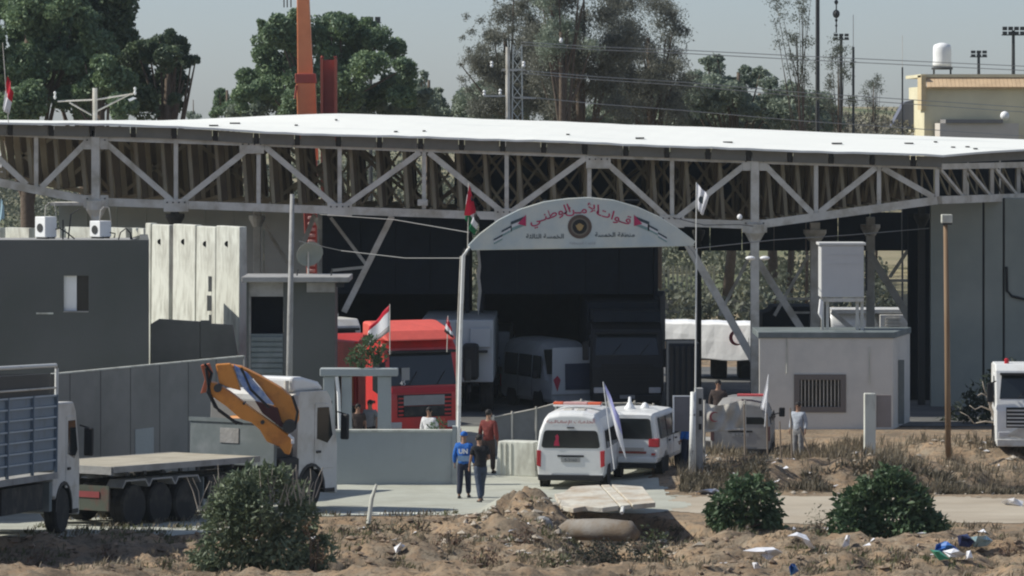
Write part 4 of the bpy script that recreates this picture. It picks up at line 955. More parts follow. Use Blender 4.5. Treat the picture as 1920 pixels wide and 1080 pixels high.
MB().box(7.0, 7.04, -.72, -.45, 2.12, 2.5).build('windscreen_card', PLATE, rt_)
text_mesh('45', .2, FLAGW, rt_, (0, 0, 0), world=False, rot=Matrix.Translation((7.19, -.75, 1.98)) @ Matrix.Rotation(R(90), 4, 'Z') @ Matrix.Rotation(R(90), 4, 'X'))
chassis(rt_, 0, 5.4, .8); MB().box(0, 4.7, -1.2, 1.2, 1.2, 3.2).build('cargo_body', REDP, rt_, bevel=.04)
for s in (-1, 1): wheel(rt_, 1.2, s * 1.0, .5, .4, side=s)
MB().box(.5, 4.6, -1.26, -1.205, 1.3, 2.2).build('side_badge', ORANGE2, rt_)

def box_truck(label, px, D, a, M, H=3.0, L=6., front=True, defl=False, bodyM=None, bodyH=3.6, name='cargo_truck', group=None, sc_=1.):
    T = thing(name, label, 'truck', (0, 0, 0), facing(a) if front else heading(a), group)
    c = Vector((X(px, D), D, gz(X(px, D), D)))
    d = Vector((math.sin(R(a)), -math.cos(R(a)), 0)) if front else Vector((math.sin(R(a)), math.cos(R(a)), 0))
    T.location = c - d * (L + 2.15) if front else c; MW[T.name] = Matrix.Translation(T.location) @ Matrix.Rotation(T.rotation_euler.z, 4, 'Z')
    cab(T, M, H=H, x0=L, defl=defl)
    if bodyM:
        MB().box(0, L - .15, -1.24, 1.24, 1.1, bodyH).build('cargo_body', bodyM, T, bevel=.04)
        MB().box(-.03, -.001, -.02, .02, 1.2, bodyH - .1).build('door_joint', STEEL_DK, T)
    chassis(T, 0, L)
    for xx in (1.0, 2.1):
        for s in (-1, 1): wheel(T, xx, s * 1.0, .5, .4, side=s)
    return T
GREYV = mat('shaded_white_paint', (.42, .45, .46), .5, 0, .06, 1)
box_truck('white cab truck with louvred grille left of the red truck', 618, 131, 24, WHITEP2, H=3.5, bodyM=WHITEP2, bodyH=3.6, group='trucks queued under the canopy')
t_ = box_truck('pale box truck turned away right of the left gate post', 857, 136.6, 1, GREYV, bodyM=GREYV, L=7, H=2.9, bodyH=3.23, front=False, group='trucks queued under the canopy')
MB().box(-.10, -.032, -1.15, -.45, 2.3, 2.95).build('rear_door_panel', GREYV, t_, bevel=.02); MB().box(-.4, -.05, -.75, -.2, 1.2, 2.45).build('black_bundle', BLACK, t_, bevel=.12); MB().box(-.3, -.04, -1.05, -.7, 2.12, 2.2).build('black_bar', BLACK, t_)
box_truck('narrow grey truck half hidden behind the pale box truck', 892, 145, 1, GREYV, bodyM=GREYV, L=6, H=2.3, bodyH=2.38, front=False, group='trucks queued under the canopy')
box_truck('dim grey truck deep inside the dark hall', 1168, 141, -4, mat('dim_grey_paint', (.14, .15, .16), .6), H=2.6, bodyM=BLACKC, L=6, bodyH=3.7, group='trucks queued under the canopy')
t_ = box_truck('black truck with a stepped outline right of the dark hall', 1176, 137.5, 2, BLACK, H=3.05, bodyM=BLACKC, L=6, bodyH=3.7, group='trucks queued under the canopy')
MB().box(5.9, 7.9, -1.15, 1.15, 3.1, 3.45).build('roof_load', BLACKC, t_)
D = 133.5
lb_ = thing('black_container', 'low black container standing before the white tarpaulin trailer', 'container', (X(1282, D), D, 0))
MB().box(X(1253, D), X(1311, D), D, D + 2.4, .1, Z(643, D)).build('container_body', BLACKC, lb_, world=True, bevel=.03)
for i in range(5): MB().box(X(1256 + i * 11, D), X(1262 + i * 11, D), D - .04, D - .002, .25, Z(650, D)).build('container_rib', BLACK, lb_, world=True)

# ---- vans and cars
def carbody(T, secs, m, name='body', smooth_bevel=.03):
    """secs: list of (x, half-outline [(y,z)...] from bottom centre out and up to top centre)"""
    S = []
    for x, h in secs:
        r_ = [(x, y, z) for y, z in h]; l_ = [(x, -y, z) for y, z in h[::-1] if y > 1e-4]
        S.append(r_ + l_)
    q = MB().loft(S); return q.build(name, m, T, bevel=smooth_bevel, seg=2)
def plate_poly(T, name, pts, d, m, bevel=.0, **k):
    """flat panel from 3-D points, thickened by vector d"""
    n = len(pts); d = Vector(d); q = MB()
    q.add([Vector(p) for p in pts] + [Vector(p) - d for p in pts], [tuple(range(n)), tuple(range(2 * n - 1, n - 1, -1))] + [(i, i + n, (i + 1) % n + n, (i + 1) % n) for i in range(n)])
    return q.build(name, m, T, bevel=bevel, **k)
def rounded(w, z0, z1, w2, r, x, n=4):
    """rounded trapezoid in the y-z plane at x (w bottom half-width, w2 top half-width)"""
    cs = [(w, z0), (w2, z1), (-w2, z1), (-w, z0)]; out = []
    for i, (a, b) in enumerate(cs):
        p = Vector(cs[i - 1]); c = Vector((a, b)); nx_ = Vector(cs[(i + 1) % 4])
        u = (p - c).normalized() * r; v = (nx_ - c).normalized() * r
        for k in range(n + 1):
            t = k / n; q = c + u * (1 - t) ** 2 + v * t ** 2; out.append((x, q.x, q.y))
    return out
def minivan(label, loc, rz, W=1.88, H=2.12, L=4.9, M=WHITEP, group=None, name='white_van', bar=True, text=True, lens=REDL):
    T = thing(name, label, 'van', loc, rz, group); hw = W / 2
    def sec(k=1., top=1., zt=H, zb=.30, sh=0):
        return [(0, zb), (hw * .90 * k, zb), (hw * .97 * k, zb + .12), (hw * k, .75), (hw * .995 * k, 1.08), (hw * .93 * k * top, zt - .50), (hw * .80 * k * top, zt - .20), (hw * .68 * k * top, zt - .06), (hw * .35 * top, zt), (0, zt + .01)]
    secs = [(0, sec(.975, .965, H - .12)), (.10, sec(.995, .99, H - .03)), (.35, sec()), (2.5, sec()), (L - 1.35, sec(1, .98, H - .05)), (L - .95, sec(1, .9, H - .22)), (L - .38, sec(.98, .94, 1.28, .3)), (L - .08, sec(.93, .9, 1.0, .3)), (L, sec(.88, .9, .86, .34))]
    for i in (6, 7, 8):
        x, h = secs[i]; zt = h[-1][1]; secs[i] = (x, [(y, min(z, zt)) if j < 5 else (y, max(min(z, zt), zt - .3 * (9 - j) / 5)) for j, (y, z) in enumerate(h)])
    carbody(T, secs, M)
    # tailgate window, seams and lamps on the rear face (x<0)
    plate_poly(T, 'rear_window', rounded(hw * .86, 1.14, H - .50, hw * .77, .10, -.012), (-.03, 0, 0), GLASS)
    plate_poly(T, 'tailgate', rounded(hw * .90, .46, H - .30, hw * .76, .14, -.004), (-.03, 0, 0), M)
    MB().box(-.022, -.005, -.36, .36, .90, .95).build('handle_bar', BLACK, T); MB().box(-.02, -.005, -.26, .26, .76, .885).build('number_plate', PLATE, T)
    text_mesh('5-3160', .12, LDARK, T, (0, 0, 0), world=False, rot=Matrix.Translation((-.024, 0, .78)) @ Matrix.Rotation(R(-90), 4, 'Z') @ Matrix.Rotation(R(90), 4, 'X'))
    MB().box(-.03, -.004, -.10, .10, H - .44, H - .41).build('high_stop_lamp', BLACK, T)
    for s in (-1, 1):
        MB().prism([(s * (hw * .985), .66), (s * (hw * .985), 1.08), (s * (hw * .86), 1.06), (s * (hw * .87), .62)], 'x', -.02, .12).build('tail_lamp', lens, T, bevel=.012)
        MB().box(-.035, -.002, *sorted((s * hw * .55, s * hw * .93)), .37, .44).build('reflector', M, T)
        for x0_, x1_ in ((.35, 1.45), (1.55, 2.65), (2.75, 3.45)):
            plate_poly(T, 'side_window', [(x0_, s * (hw * 1.0), 1.12), (x1_, s * (hw * 1.0), 1.12), (x1_ - .02, s * (hw * .945), H - .52), (x0_ + .02, s * (hw * .945), H - .52)], (0, -s * .02, 0), GLASS)
        MB().box(1.52, 1.535, *sorted((s * (hw + .001), s * (hw - .01))), .45, 1.1).build('door_seam', BLACK, T)
        MB().box(2.7, 2.715, *sorted((s * (hw + .001), s * (hw - .01))), .45, 1.1).build('door_seam', BLACK, T)
        MB().bar((3.4, s * hw, 1.2), (3.45, s * (hw + .2), 1.25), .03).build('mirror_arm', BLACK, T); MB().box(3.38, 3.5, *sorted((s * (hw + .12), s * (hw + .30))), 1.12, 1.40).build('mirror', BLACK, T, bevel=.03)
        for xx in (.95, L - 1.0): wheel(T, xx, s * (hw - .13), .34, .2, side=s)
        for xx in (.95, L - 1.0): MB().lathe([(.42, -.006), (.42, .006)], (xx, s * hw * .985, .36), 'y', 20).build('wheel_arch', BLACK, T)
    MB().box(-.05, .1, -hw * .95, hw * .95, .26, .42).build('rear_bumper', BLACK, T, bevel=.03)
    plate_poly(T, 'windscreen', [(L - .93 + .02, -hw * .8, H - .30), (L - .93 + .02, hw * .8, H - .30), (L - .43, hw * .88, 1.30), (L - .43, -hw * .88, 1.30)], (.03, 0, .02), GLASS)
    if bar:
        b = MB().box(1.3, 1.65, -.66, .66, H + .05, H + .10).build('light_bar', WHITE, T, bevel=.015)
        for a0, a1, m_ in ((-.66, -.30, ORANGEL), (-.28, .38, mat('pink_lens', (.72, .42, .38), .4)), (.40, .66, ORANGEL)): MB().box(1.31, 1.64, a0, a1, H + .101, H + .17).build('beacon_lens', m_, b, bevel=.02)
        for y_ in (-.2, .15): MB().box(.55, .95, y_ - .12, y_ + .12, H - .02, H + .035).build('roof_vent', STEEL, T, bevel=.02)
    if text:
        text_mesh('ﺔـﻴـﻓﺎـﻌﺳﻹﺍ ﺕﺎـﻣﺪﺨﻟﺍ', .17, mat('dull_red_lettering', (.28, .06, .06), .7), T, (0, 0, 0), world=False, rot=Matrix.Translation((-.016, 0, H - .30)) @ Matrix.Rotation(R(-90), 4, 'Z') @ Matrix.Rotation(R(78), 4, 'X') @ Matrix.Diagonal((.92, 1, 1, 1)))
        MB().prism([(.30, 1.2), (.46, 1.2), (.44, 1.32), (.40, 1.38), (.42, 1.46), (.36, 1.52), (.32, 1.44), (.33, 1.34)], 'x', -.026, -.02).build('red_sticker', mat('sticker_red', (.40, .02, .06), .5), T)
    return T
D = 108.4
a_ = 8.5; cx = X(1070, D)
minivan('white high roof van with a red light bar, tailgate facing the camera', (cx, D, gz(cx, D) + .0), heading(a_))
def jeep(label, loc, rz, W=1.95, H=1.88, L=4.9):
    T = thing('white_offroader', label, 'car', loc, rz); hw = W / 2; M = WHITEP
    def sec(k=1., top=.86, zt=H, zs=1.12, zb=.48): return [(0, zb), (hw * .92 * k, zb), (hw * k, zb + .14), (hw * 1.0 * k, .9), (hw * .97 * k, zs), (hw * top * k, zt - .12), (hw * (top - .06) * k, zt - .03), (hw * .4, zt + .005), (0, zt + .01)]
    secs = [(0, sec(.96, .84, H - .08)), (.09, sec(.99, .86, H - .01)), (.4, sec()), (2.6, sec()), (3.1, sec(1, .84, H - .08)), (3.62, sec(1, .95, 1.25, 1.1)), (4.0, sec(1, .94, 1.16, 1.05)), (4.75, sec(.97, .93, 1.05, .98)), (4.9, sec(.9, .9, .92, .88))]
    for i in (5, 6, 7, 8):
        x, h = secs[i]; zt = h[-1][1]; secs[i] = (x, [(y, min(z, zt - .01 * (8 - j))) for j, (y, z) in enumerate(h)])
    carbody(T, secs, M)
    plate_poly(T, 'rear_window', rounded(hw * .82, 1.14, H - .17, hw * .74, .07, -.015), (-.03, 0, 0), GLASS)
    plate_poly(T, 'tailgate', rounded(hw * .86, .66, H - .07, hw * .76, .08, -.006), (-.03, 0, 0), M)
    MB().lathe([(.13, -.03), (.13, 0)], (-.01, .42, 1.02), 'x', 16).build('fuel_cap', BLACK, T)
    MB().box(-.07, -.007, -.62, .62, .74, .80).build('red_trim', mat('red_brown_trim', (.30, .08, .06), .5), T); MB().box(-.03, -.007, -.55, .55, .81, .90).build('number_panel', TARPB, T)
    MB().box(-.10, .1, -hw * .95, hw * .95, .48, .66).build('rear_bumper', M, T, bevel=.04); MB().box(-.05, .1, -hw * .9, hw * .9, .34, .47).build('under_guard', BLACK, T)
    for s in (-1, 1):
        MB().box(-.02, .16, *sorted((s * hw * .70, s * hw * 1.0)), .92, 1.16).build('tail_lamp', REDL, T, bevel=.02); MB().box(-.11, -.02, *sorted((s * hw * .8, s * hw * .9)), .70, .76).build('reflector', REDL, T)
        for x0_, x1_ in ((.35, 1.15), (1.25, 2.05), (2.15, 2.95)): plate_poly(T, 'side_window', [(x0_, s * (hw * .985), 1.14), (x1_ + (.35 if x0_ > 2 else 0), s * (hw * .985), 1.14), (x1_, s * hw * .89, H - .16), (x0_ + .03, s * hw * .89, H - .16)], (0, -s * .03, 0), GLASS)
        for xx in (1.2, 2.1, 3.1): MB().box(xx, xx + .014, *sorted((s * (hw + .002), s * (hw - .01))), .6, 1.12).build('door_seam', BLACK, T)
        for xx in (1.4, 2.3): MB().box(xx, xx + .18, *sorted((s * (hw + .03), s * hw)), 1.0, 1.04).build('handle', BLACK, T)
        MB().box(3.0, 3.15, *sorted((s * (hw + .02), s * (hw + .24))), 1.1, 1.30).build('mirror', BLACK, T, bevel=.03)
        for xx in (.98, 3.85): wheel(T, xx, s * (hw - .13), .40, .26, side=s); 
        for xx in (.98, 3.85): MB().lathe([(.50, -.008), (.50, .008)], (xx, s * hw * .985, .46), 'y', 20).build('wheel_arch', BLACK, T)
    b = MB().lathe([(.16, 0), (.16, .03), (.10, .12), (.05, .2), (.035, .34), (.01, .35)], (1.2, .1, H), 'z', 14).build('antenna_dome', WHITE, T, smooth=True)
    MB().lathe([(.12, 0), (.12, .05), (.06, .15), (.01, .17)], (1.6, -.25, H), 'z', 14).build('antenna_dome', WHITE, T, smooth=True)
    plate_poly(T, 'windscreen', [(3.13, -hw * .74, H - .12), (3.13, hw * .74, H - .12), (3.60, hw * .86, 1.27), (3.60, -hw * .86, 1.27)], (.03, 0, .02), GLASS)
    return T
D = 111.3; cx = X(1171, D)
jeep('white offroad car with roof antenna domes parked right of the van', (cx, D, gz(cx, D)), heading(13.5))
# banner van inside the hall
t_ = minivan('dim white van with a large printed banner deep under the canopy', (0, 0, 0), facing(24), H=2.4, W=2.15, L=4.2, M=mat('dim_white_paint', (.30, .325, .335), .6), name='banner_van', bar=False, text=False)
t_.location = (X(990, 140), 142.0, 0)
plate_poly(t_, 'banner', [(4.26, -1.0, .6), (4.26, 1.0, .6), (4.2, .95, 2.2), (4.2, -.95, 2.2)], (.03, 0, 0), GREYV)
plate_poly(t_, 'banner_print', [(4.285, -.5, .75), (4.285, .55, .75), (4.255, .55, 1.65), (4.255, -.5, 1.65)], (.01, 0, 0), mat('navy_print', (.03, .04, .07), .6))
MB().prism([(-.95, 1.1), (-.80, 1.25), (-.68, 1.1), (-.8, .7)], 'x', 4.262, 4.27).build('red_print', mat('dim_red_print', (.35, .03, .06), .6), t_)
# a second low white ambulance right of the gate pier
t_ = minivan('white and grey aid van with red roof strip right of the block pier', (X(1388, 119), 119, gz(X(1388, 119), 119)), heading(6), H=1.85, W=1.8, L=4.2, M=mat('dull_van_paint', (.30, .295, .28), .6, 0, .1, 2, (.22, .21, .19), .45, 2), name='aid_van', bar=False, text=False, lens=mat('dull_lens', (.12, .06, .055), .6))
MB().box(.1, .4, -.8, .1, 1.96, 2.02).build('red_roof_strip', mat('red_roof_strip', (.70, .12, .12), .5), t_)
# beige banner tied to the rails in front of it
D = 115.5
bn = thing('cloth_banner', 'creased beige cloth banner with a faded red crescent beside the pier', 'banner', (X(1358, D), D, 0))
q = MB(); nu, nv = 26, 10
for j in range(nv + 1):
    for i in range(nu + 1):
        u, v = i / nu, j / nv; a = 1322 + 74 * u; b = (756 + 4 * math.sin(u * 5)) * (1 - v) + (808 - 5 * u) * v
        q.v.append(tuple(P(a, b, D) + Vector((0, .05 * math.sin(u * 17 + 5 * v) + .05 * math.sin(9 * u - 6 * v), 0))))
for j in range(nv):
    for i in range(nu): e = j * (nu + 1) + i; q.f.append((e, e + nu + 1, e + nu + 2, e + 1)); q.mi.append(0)
o = q.build('cloth', TARPB, bn, world=True); o.data.polygons.foreach_set('use_smooth', [True] * len(o.data.polygons))
def crescent(cx, cz, r, y, m, T, w=False):
    pts = [(cx + r * math.cos(t), cz + r * math.sin(t)) for t in np.linspace(R(50), R(310), 16)] + [(cx + .25 * r + .78 * r * math.cos(t), cz + .78 * r * math.sin(t)) for t in np.linspace(R(300), R(60), 16)]
    return MB().prism(pts, 'y', y, y + .008).build('crescent', m, T, world=True)
crescent(X(1339, D), Z(781, D), .15, D - .14, mat('faded_red_print', (.34, .10, .09), .8), bn)
for a in (1321, 1397): MB().tube([P(a, 750, D), (X(a, D), D, 0)], .03, 6).build('post', STEEL, bn, world=True)
MB().tube([P(1321, 809, D), P(1397, 804, D)], .03, 6).build('rail', STEEL, bn, world=True)
# white tarpaulin load beyond the canopy
D = 155.
tr = thing('tarpaulin_trailer', 'trailer under a bright white tarpaulin with a red crescent, beyond the canopy', 'trailer', (X(1332, D), D, 0))
q = MB(); prof = []
S_ = []
for k in range(13):
    px = 1246 + (1428 - 1246) * k / 12; yb = 672 + 1.5 * math.sin(k); yt = 603 + .8 * math.sin(k * 1.7)
    if k < 4: yb = 640 + k * 3
    d0 = D - .0 + k * -.16
    zt_, zb_ = Z(yt, D), Z(yb, D); xx = X(px, D)
    S_.append([(xx, d0, zb_), (xx, d0 - .01 + .015 * math.sin(k * 2.3), (zt_ + zb_) / 2), (xx, d0 + .03, zt_ - .06), (xx, d0 + .12, zt_), (xx, d0 + 2.2, zt_), (xx, d0 + 2.4, zb_)])
q.loft(S_).build('tarpaulin', TARPW, tr, world=True, bevel=.03)
for px in (1265, 1300, 1350, 1400): MB().box(X(px, D) - .3, X(px, D) + .3, D + .3, D + 1.6, 0, .9).build('wheel_block', RUBBER, tr, world=True, bevel=.1)
MB().box(X(1250, D), X(1424, D), D + .2, D + 2.1, .75, .95).build('load_bed', CHASSIS, tr, world=True)
crescent(X(1377, D), Z(629, D), .30, D - 1.62, mat('red_crescent_print', (.62, .12, .14), .7), tr)
# black tank truck, white tank and shutters seen behind the hut roof
D = 146.
bk = thing('covered_load', 'black covered load behind the hut roof with ridged top', 'covered load', (X(1494, D), D, 0))
MB().prism([(X(a, D), Z(b, D)) for a, b in [(1430, 640), (1430, 588), (1446, 583), (1450, 575), (1556, 575), (1560, 640)]], 'y', D, D + 2.5).build('cover', BLACKC, bk, world=True, bevel=.05)
MB().box(X(1482, D), X(1530, D), D - .05, D - .01, Z(588, D), Z(584, D)).build('pale_strap', STEEL, bk, world=True); MB().box(X(1431, D), X(1559, D), D + .2, D + 2.3, 0, Z(641, D)).build('load_frame', CHASSIS, bk, world=True)
D = 160.
tk = thing('tank_trailer', 'white rounded tank trailer seen between the cabinet legs', 'tank trailer', (X(1600, D), D, 0))
MB().lathe([(.1, X(1552, D)), (.55, X(1556, D)), (.62, X(1565, D)), (.62, X(1636, D)), (.55, X(1650, D)), (.1, X(1655, D))], (0, D + 1, Z(612, D)), 'x', 20).build('tank', WHITEP, tk, world=True, smooth=True)
MB().box(X(1560, D), X(1650, D), D + .6, D + 1.4, .3, Z(640, D) + .1).build('frame', CHASSIS, tk, world=True)
lv = thing('louvred_truck', 'white truck rear with louvred slats right of the rounded tank', 'truck', (X(1672, D), D, 0))
MB().box(X(1650, D), X(1702, D), D + .05, D + 2.4, .6, Z(590, D)).build('body', WHITEP2, lv, world=True, bevel=.03)
MB().box(X(1560, D), X(1703, D), D + .2, D + 2.3, Z(589.5, D) + .03, Z(581, D)).build('roof_rack', WHITEP2, lv, world=True)
for i in range(6): MB().box(X(1661, D), X(1688, D), D - .02, D + .045, Z(599 + i * 6, D), Z(596 + i * 6, D)).build('louvre', STEEL, lv, world=True)
for s in (1658, 1694): MB().lathe([(.45, -.15), (.45, .15)], (X(s, D), D + .6, .45), 'x', 16).build('wheel', RUBBER, lv, world=True)
# white truck at the right edge, nose towards the camera
T = thing('white_truck', 'white truck cab with a red beacon cut off by the right edge', 'truck', (X(1962, 115), 120.2, gz(X(1940, 115), 117)), facing(-3)); T.scale = (.87, .87, .87)
cab(T, WHITEP, L=2.0, W=2.5, H=3.1, x0=2.6, defl=False, lower=WHITEP2); MB().box(0, 2.5, -1.1, 1.1, .9, 2.9).build('cargo_body', WHITEP2, T, bevel=.04); chassis(T, 0, 3)
for s_ in (-1, 1): wheel(T, 1.0, s_ * .95, .5, .35, side=s_)
MB().lathe([(.08, 0), (.08, .14), (.04, .18)], (3.9, -.85, 3.1), 'z', 10).build('red_beacon', REDL, T)
MB().prism([(-.9, .75), (-.1, .65), (.2, .95), (-.5, 1.0)], 'x', 4.65, 4.665).build('dust_stripe', TARPB, T)
# ================================================================ PEOPLE
def skin_data(V, Ed, Rr, lvl=1, root=0):
    me = bpy.data.meshes.new('tmp'); me.from_pydata(V, Ed, []); o = bpy.data.objects.new('tmp', me); COL.objects.link(o)
    s = o.modifiers.new('s', 'SKIN'); s.use_smooth_shade = True
    for i, r in enumerate(Rr):
        r = r if hasattr(r, '__len__') else (r, r)
        me.skin_vertices[0].data[i].radius = r
    for i in range(len(V)): me.skin_vertices[0].data[i].use_root = (i == root)
    if lvl: ss = o.modifiers.new('ss', 'SUBSURF'); ss.levels = lvl; ss.render_levels = lvl
    m2 = bpy.data.meshes.new_from_object(o.evaluated_get(bpy.context.evaluated_depsgraph_get()))
    bpy.data.objects.remove(o); bpy.data.meshes.remove(me)
    vs = [tuple(v.co) for v in m2.vertices]; fs = [tuple(p.vertices) for p in m2.polygons]; bpy.data.meshes.remove(m2)
    return vs, fs
def person(label, loc, yaw, H=1.75, stride=0., arms=(0, 0), lean=0., top='black', bottom='denim', vest=None, cap=None, hair=True, sit=False, word=None, robe=None, bare_arms=True, group=None):
    """local frame: +y is the way the person faces"""
    T = thing('person', label, 'person', loc, yaw, group); k = H / 1.75; S = lambda v: tuple(c * k for c in v)
    st = stride
    L = {}
    L['pel'] = (0, 0, .96); L['spi'] = (0, .01 + lean * .08, 1.14); L['che'] = (0, lean * .2, 1.34); L['nek'] = (0, lean * .28 + .0, 1.49); L['hd1'] = (0, lean * .31 + .01, 1.57); L['hd2'] = (0, lean * .34 + .02, 1.66); L['hd3'] = (0, lean * .35 + .01, 1.72)
    for s, n in ((-1, 'l'), (1, 'r')):
        f = st * s
        L['hip' + n] = (s * .085, 0, .92); L['kne' + n] = (s * .10, .03 + f * .20, .50 + abs(f) * .01); L['ank' + n] = (s * .11, -.02 + f * .34 - (.06 if f < 0 else 0), .085); L['toe' + n] = (s * .13, .13 + f * .34, .035)
        a = arms[0 if s < 0 else 1]    # 0 hanging, 1 forearm forward, 2 hand to face
        L['sho' + n] = (s * .185, lean * .22, 1.415)
        L['elb' + n] = (s * .25, -.03 - f * .06 + lean * .15 + (.04 if a else 0), 1.14)
        L['wri' + n] = (s * .26, .05 - f * .10 + lean * .1, .90) if a == 0 else ((s * .18, .24, 1.10) if a == 1 else (s * .10, .24, 1.42))
    V = []; Ed = []; Rr = []; ix = {}
    def nd(n, r, par=None, p=None):
        ix[n] = len(V); V.append(S(p or L[n])); Rr.append((r[0] * k, r[1] * k) if hasattr(r, '__len__') else (r * k, r * k))
        if par is not None: Ed.append((ix[par], ix[n]))
    nd('pel', (.11, .08)); nd('spi', (.10, .075), 'pel'); nd('che', (.12, .085), 'spi'); nd('nek', (.06, .06), 'che'); nd('hd1', (.065, .075), 'nek'); nd('hd2', (.078, .095), 'hd1'); nd('hd3', (.05, .065), 'hd2')
    for s, n in ((-1, 'l'), (1, 'r')):
        nd('hip' + n, .082, 'pel'); nd('kne' + n, .056, 'hip' + n); nd('ank' + n, .038, 'kne' + n); nd('toe' + n, (.04, .03), 'ank' + n)
        nd('sho' + n, .058, 'che'); nd('elb' + n, .042, 'sho' + n); nd('wri' + n, .027, 'elb' + n)
    vs, fs = skin_data(V, Ed, Rr)
    q = MB(); q.add(vs, fs)
    # hands: palm and five fingers, each its own chain
    for s, n in ((-1, 'l'), (1, 'r')):
        w = Vector(L['wri' + n]); e = Vector(L['elb' + n]); d = (w - e).normalized(); side = d.cross(Vector((0, 1, 0) if abs(d.y) < .8 else (0, 0, 1))).normalized(); fwd_ = d.cross(side).normalized()
        VV = [w - d * .01, w + d * .05]; EE = [(0, 1)]; RR = [(.022, .03), (.018, .038)]
        vs, fs = skin_data([S(v) for v in VV], EE, [(a * k, b * k) for a, b in RR], 1); q.add(vs, fs)
        for j, (o_, ln) in enumerate(((-.027, .065), (-.009, .078), (.009, .074), (.026, .058))):
            b = w + d * .055 + fwd_ * o_; p1 = b + d * ln * .5; p2 = p1 + (d * .8 + side * .55 * (1 if s < 0 else -1)).normalized() * ln * .5
            q.tube([S(b), S(p1), S(p2)], [.0095 * k, .009 * k, .007 * k], 6)
        th = w + d * .02 - fwd_ * .03; q.tube([S(th), S(th - fwd_ * .025 + d * .03), S(th - fwd_ * .03 + d * .06)], [.012 * k, .011 * k, .008 * k], 6)
    h2 = Vector(L['hd2'])
    q.tube([S(h2 + Vector((0, .085, .02))), S(h2 + Vector((0, .115, -.012))), S(h2 + Vector((0, .095, -.028)))], [.010 * k, .016 * k, .014 * k], 6)
    for s in (-1, 1): q.ball(S(h2 + Vector((s * .083, 0, -.01))), (.012 * k, .02 * k, .032 * k), 8, 6)
    q.build('body', SKIN, T, smooth=True)
    for s in (-1, 1): MB().ball(S(h2 + Vector((s * .032, .088, .02))), .011 * k, 8, 6).build('eye', BLACK, T)
    MB().box(*S((-.022, .022)), *S((h2.y + .09, h2.y + .1)), *S((h2.z - .058, h2.z - .05))).build('mouth', mat('lips', (.22, .08, .07), .6), T)
    # clothes
    V = []; Ed = []; Rr = []; ix = {}
    nd('pel', (.20, .155), p=(0, 0, .86)); nd('pe2', (.185, .14), 'pel', p=(0, 0, 1.0)); nd('spi', (.175, .135), 'pe2'); nd('che', (.205, .15), 'spi'); nd('nk2', (.07, .07), 'che', p=tuple(Vector(L['nek']) - Vector((0, 0, .035))))
    for s, n in ((-1, 'l'), (1, 'r')):
        nd('sho' + n, .085, 'che')
        if bare_arms: nd('slv' + n, .07, 'sho' + n, p=tuple(Vector(L['sho' + n]).lerp(Vector(L['elb' + n]), .7)))
        else: nd('elb' + n, .068, 'sho' + n); nd('slv' + n, .052, 'elb' + n, p=tuple(Vector(L['elb' + n]).lerp(Vector(L['wri' + n]), .88)))
    vs, fs = skin_data(V, Ed, Rr); MB().add(vs, fs).build('shirt', CL[top], T, smooth=True)
    V = []; Ed = []; Rr = []; ix = {}
    nd('pel', (.165, .125), p=(0, 0, 1.04)); nd('pe2', (.18, .14), 'pel', p=(0, 0, .93))
    for s, n in ((-1, 'l'), (1, 'r')): nd('hip' + n, .115, 'pe2', p=(s * .092, 0, .84)); nd('kne' + n, .088, 'hip' + n); nd('ank' + n, .075, 'kne' + n, p=tuple(Vector(L['ank' + n]) + Vector((0, 0, .02))))
    vs, fs = skin_data(V, Ed, Rr); MB().add(vs, fs).build('trousers', CL[bottom], T, smooth=True)
    for s, n in ((-1, 'l'), (1, 'r')):
        a = Vector(L['ank' + n]); b = Vector(L['toe' + n]); q = MB()
        q.ball(S(a + Vector((0, .0, -.045))), (.045 * k, .065 * k, .045 * k), 10, 6); q.ball(S((a + b) / 2 + Vector((0, .03, -.02))), (.048 * k, .11 * k, .035 * k), 10, 6); q.build('shoe', BLACK, T, smooth=True)
    if hair:
        q = MB().ball(S(h2 + Vector((0, -.018, .03))), (.094 * k, .108 * k, .098 * k), 14, 10)
        q.v = [(x_, min(y_, (h2.y + .06 + max(0, z_ / k - h2.z - .02) * .6) * k), max(z_, (h2.z - .03) * k)) for x_, y_, z_ in q.v]; q.build('hair', HAIR, T, smooth=True)
    if cap:
        q = MB().ball(S(h2 + Vector((0, -.005, .045))), (.10 * k, .118 * k, .09 * k), 14, 10); q.v = [(x_, y_, max(z_, (h2.z + .01) * k)) for x_, y_, z_ in q.v]; q.build('cap', CL[cap], T, smooth=True)
        MB().box(*S((-.07, .07)), *S((h2.y + .09, h2.y + .17)), *S((h2.z + .012, h2.z + .024))).build('cap_peak', CL[cap], T, bevel=.004)
    if vest:
        V = []; Ed = []; Rr = []; ix = {}
        nd('pel', (.215, .17), p=(0, 0, .95)); nd('spi', (.20, .16), 'pel'); nd('che', (.225, .17), 'spi'); nd('nk2', (.10, .09), 'che', p=tuple(Vector(L['nek']) - Vector((0, 0, .06))))
        for s, n in ((-1, 'l'), (1, 'r')): nd('sho' + n, .078, 'che', p=tuple(Vector(L['sho' + n]) * .96 + Vector((0, 0, .03))))
        vs, fs = skin_data(V, Ed, Rr); v_ = MB().add(vs, fs).build('vest', CL[vest], T, smooth=True)
        q = MB(); q.add([S(p) for p in [(-.15, -.155, 1.0), (.15, -.155, 1.0), (.155, -.168, 1.15), (-.155, -.168, 1.15)]], [(0, 1, 2, 3)]); q.build('pale_panel', CL['paleblue'], v_)
        if word: text_mesh(word, .17 * k, WHITE, v_, (0, 0, 0), world=False, wt_=.008, rot=Matrix.Translation(S((0, -.178, 1.21))) @ Matrix.Rotation(R(90), 4, 'X'))
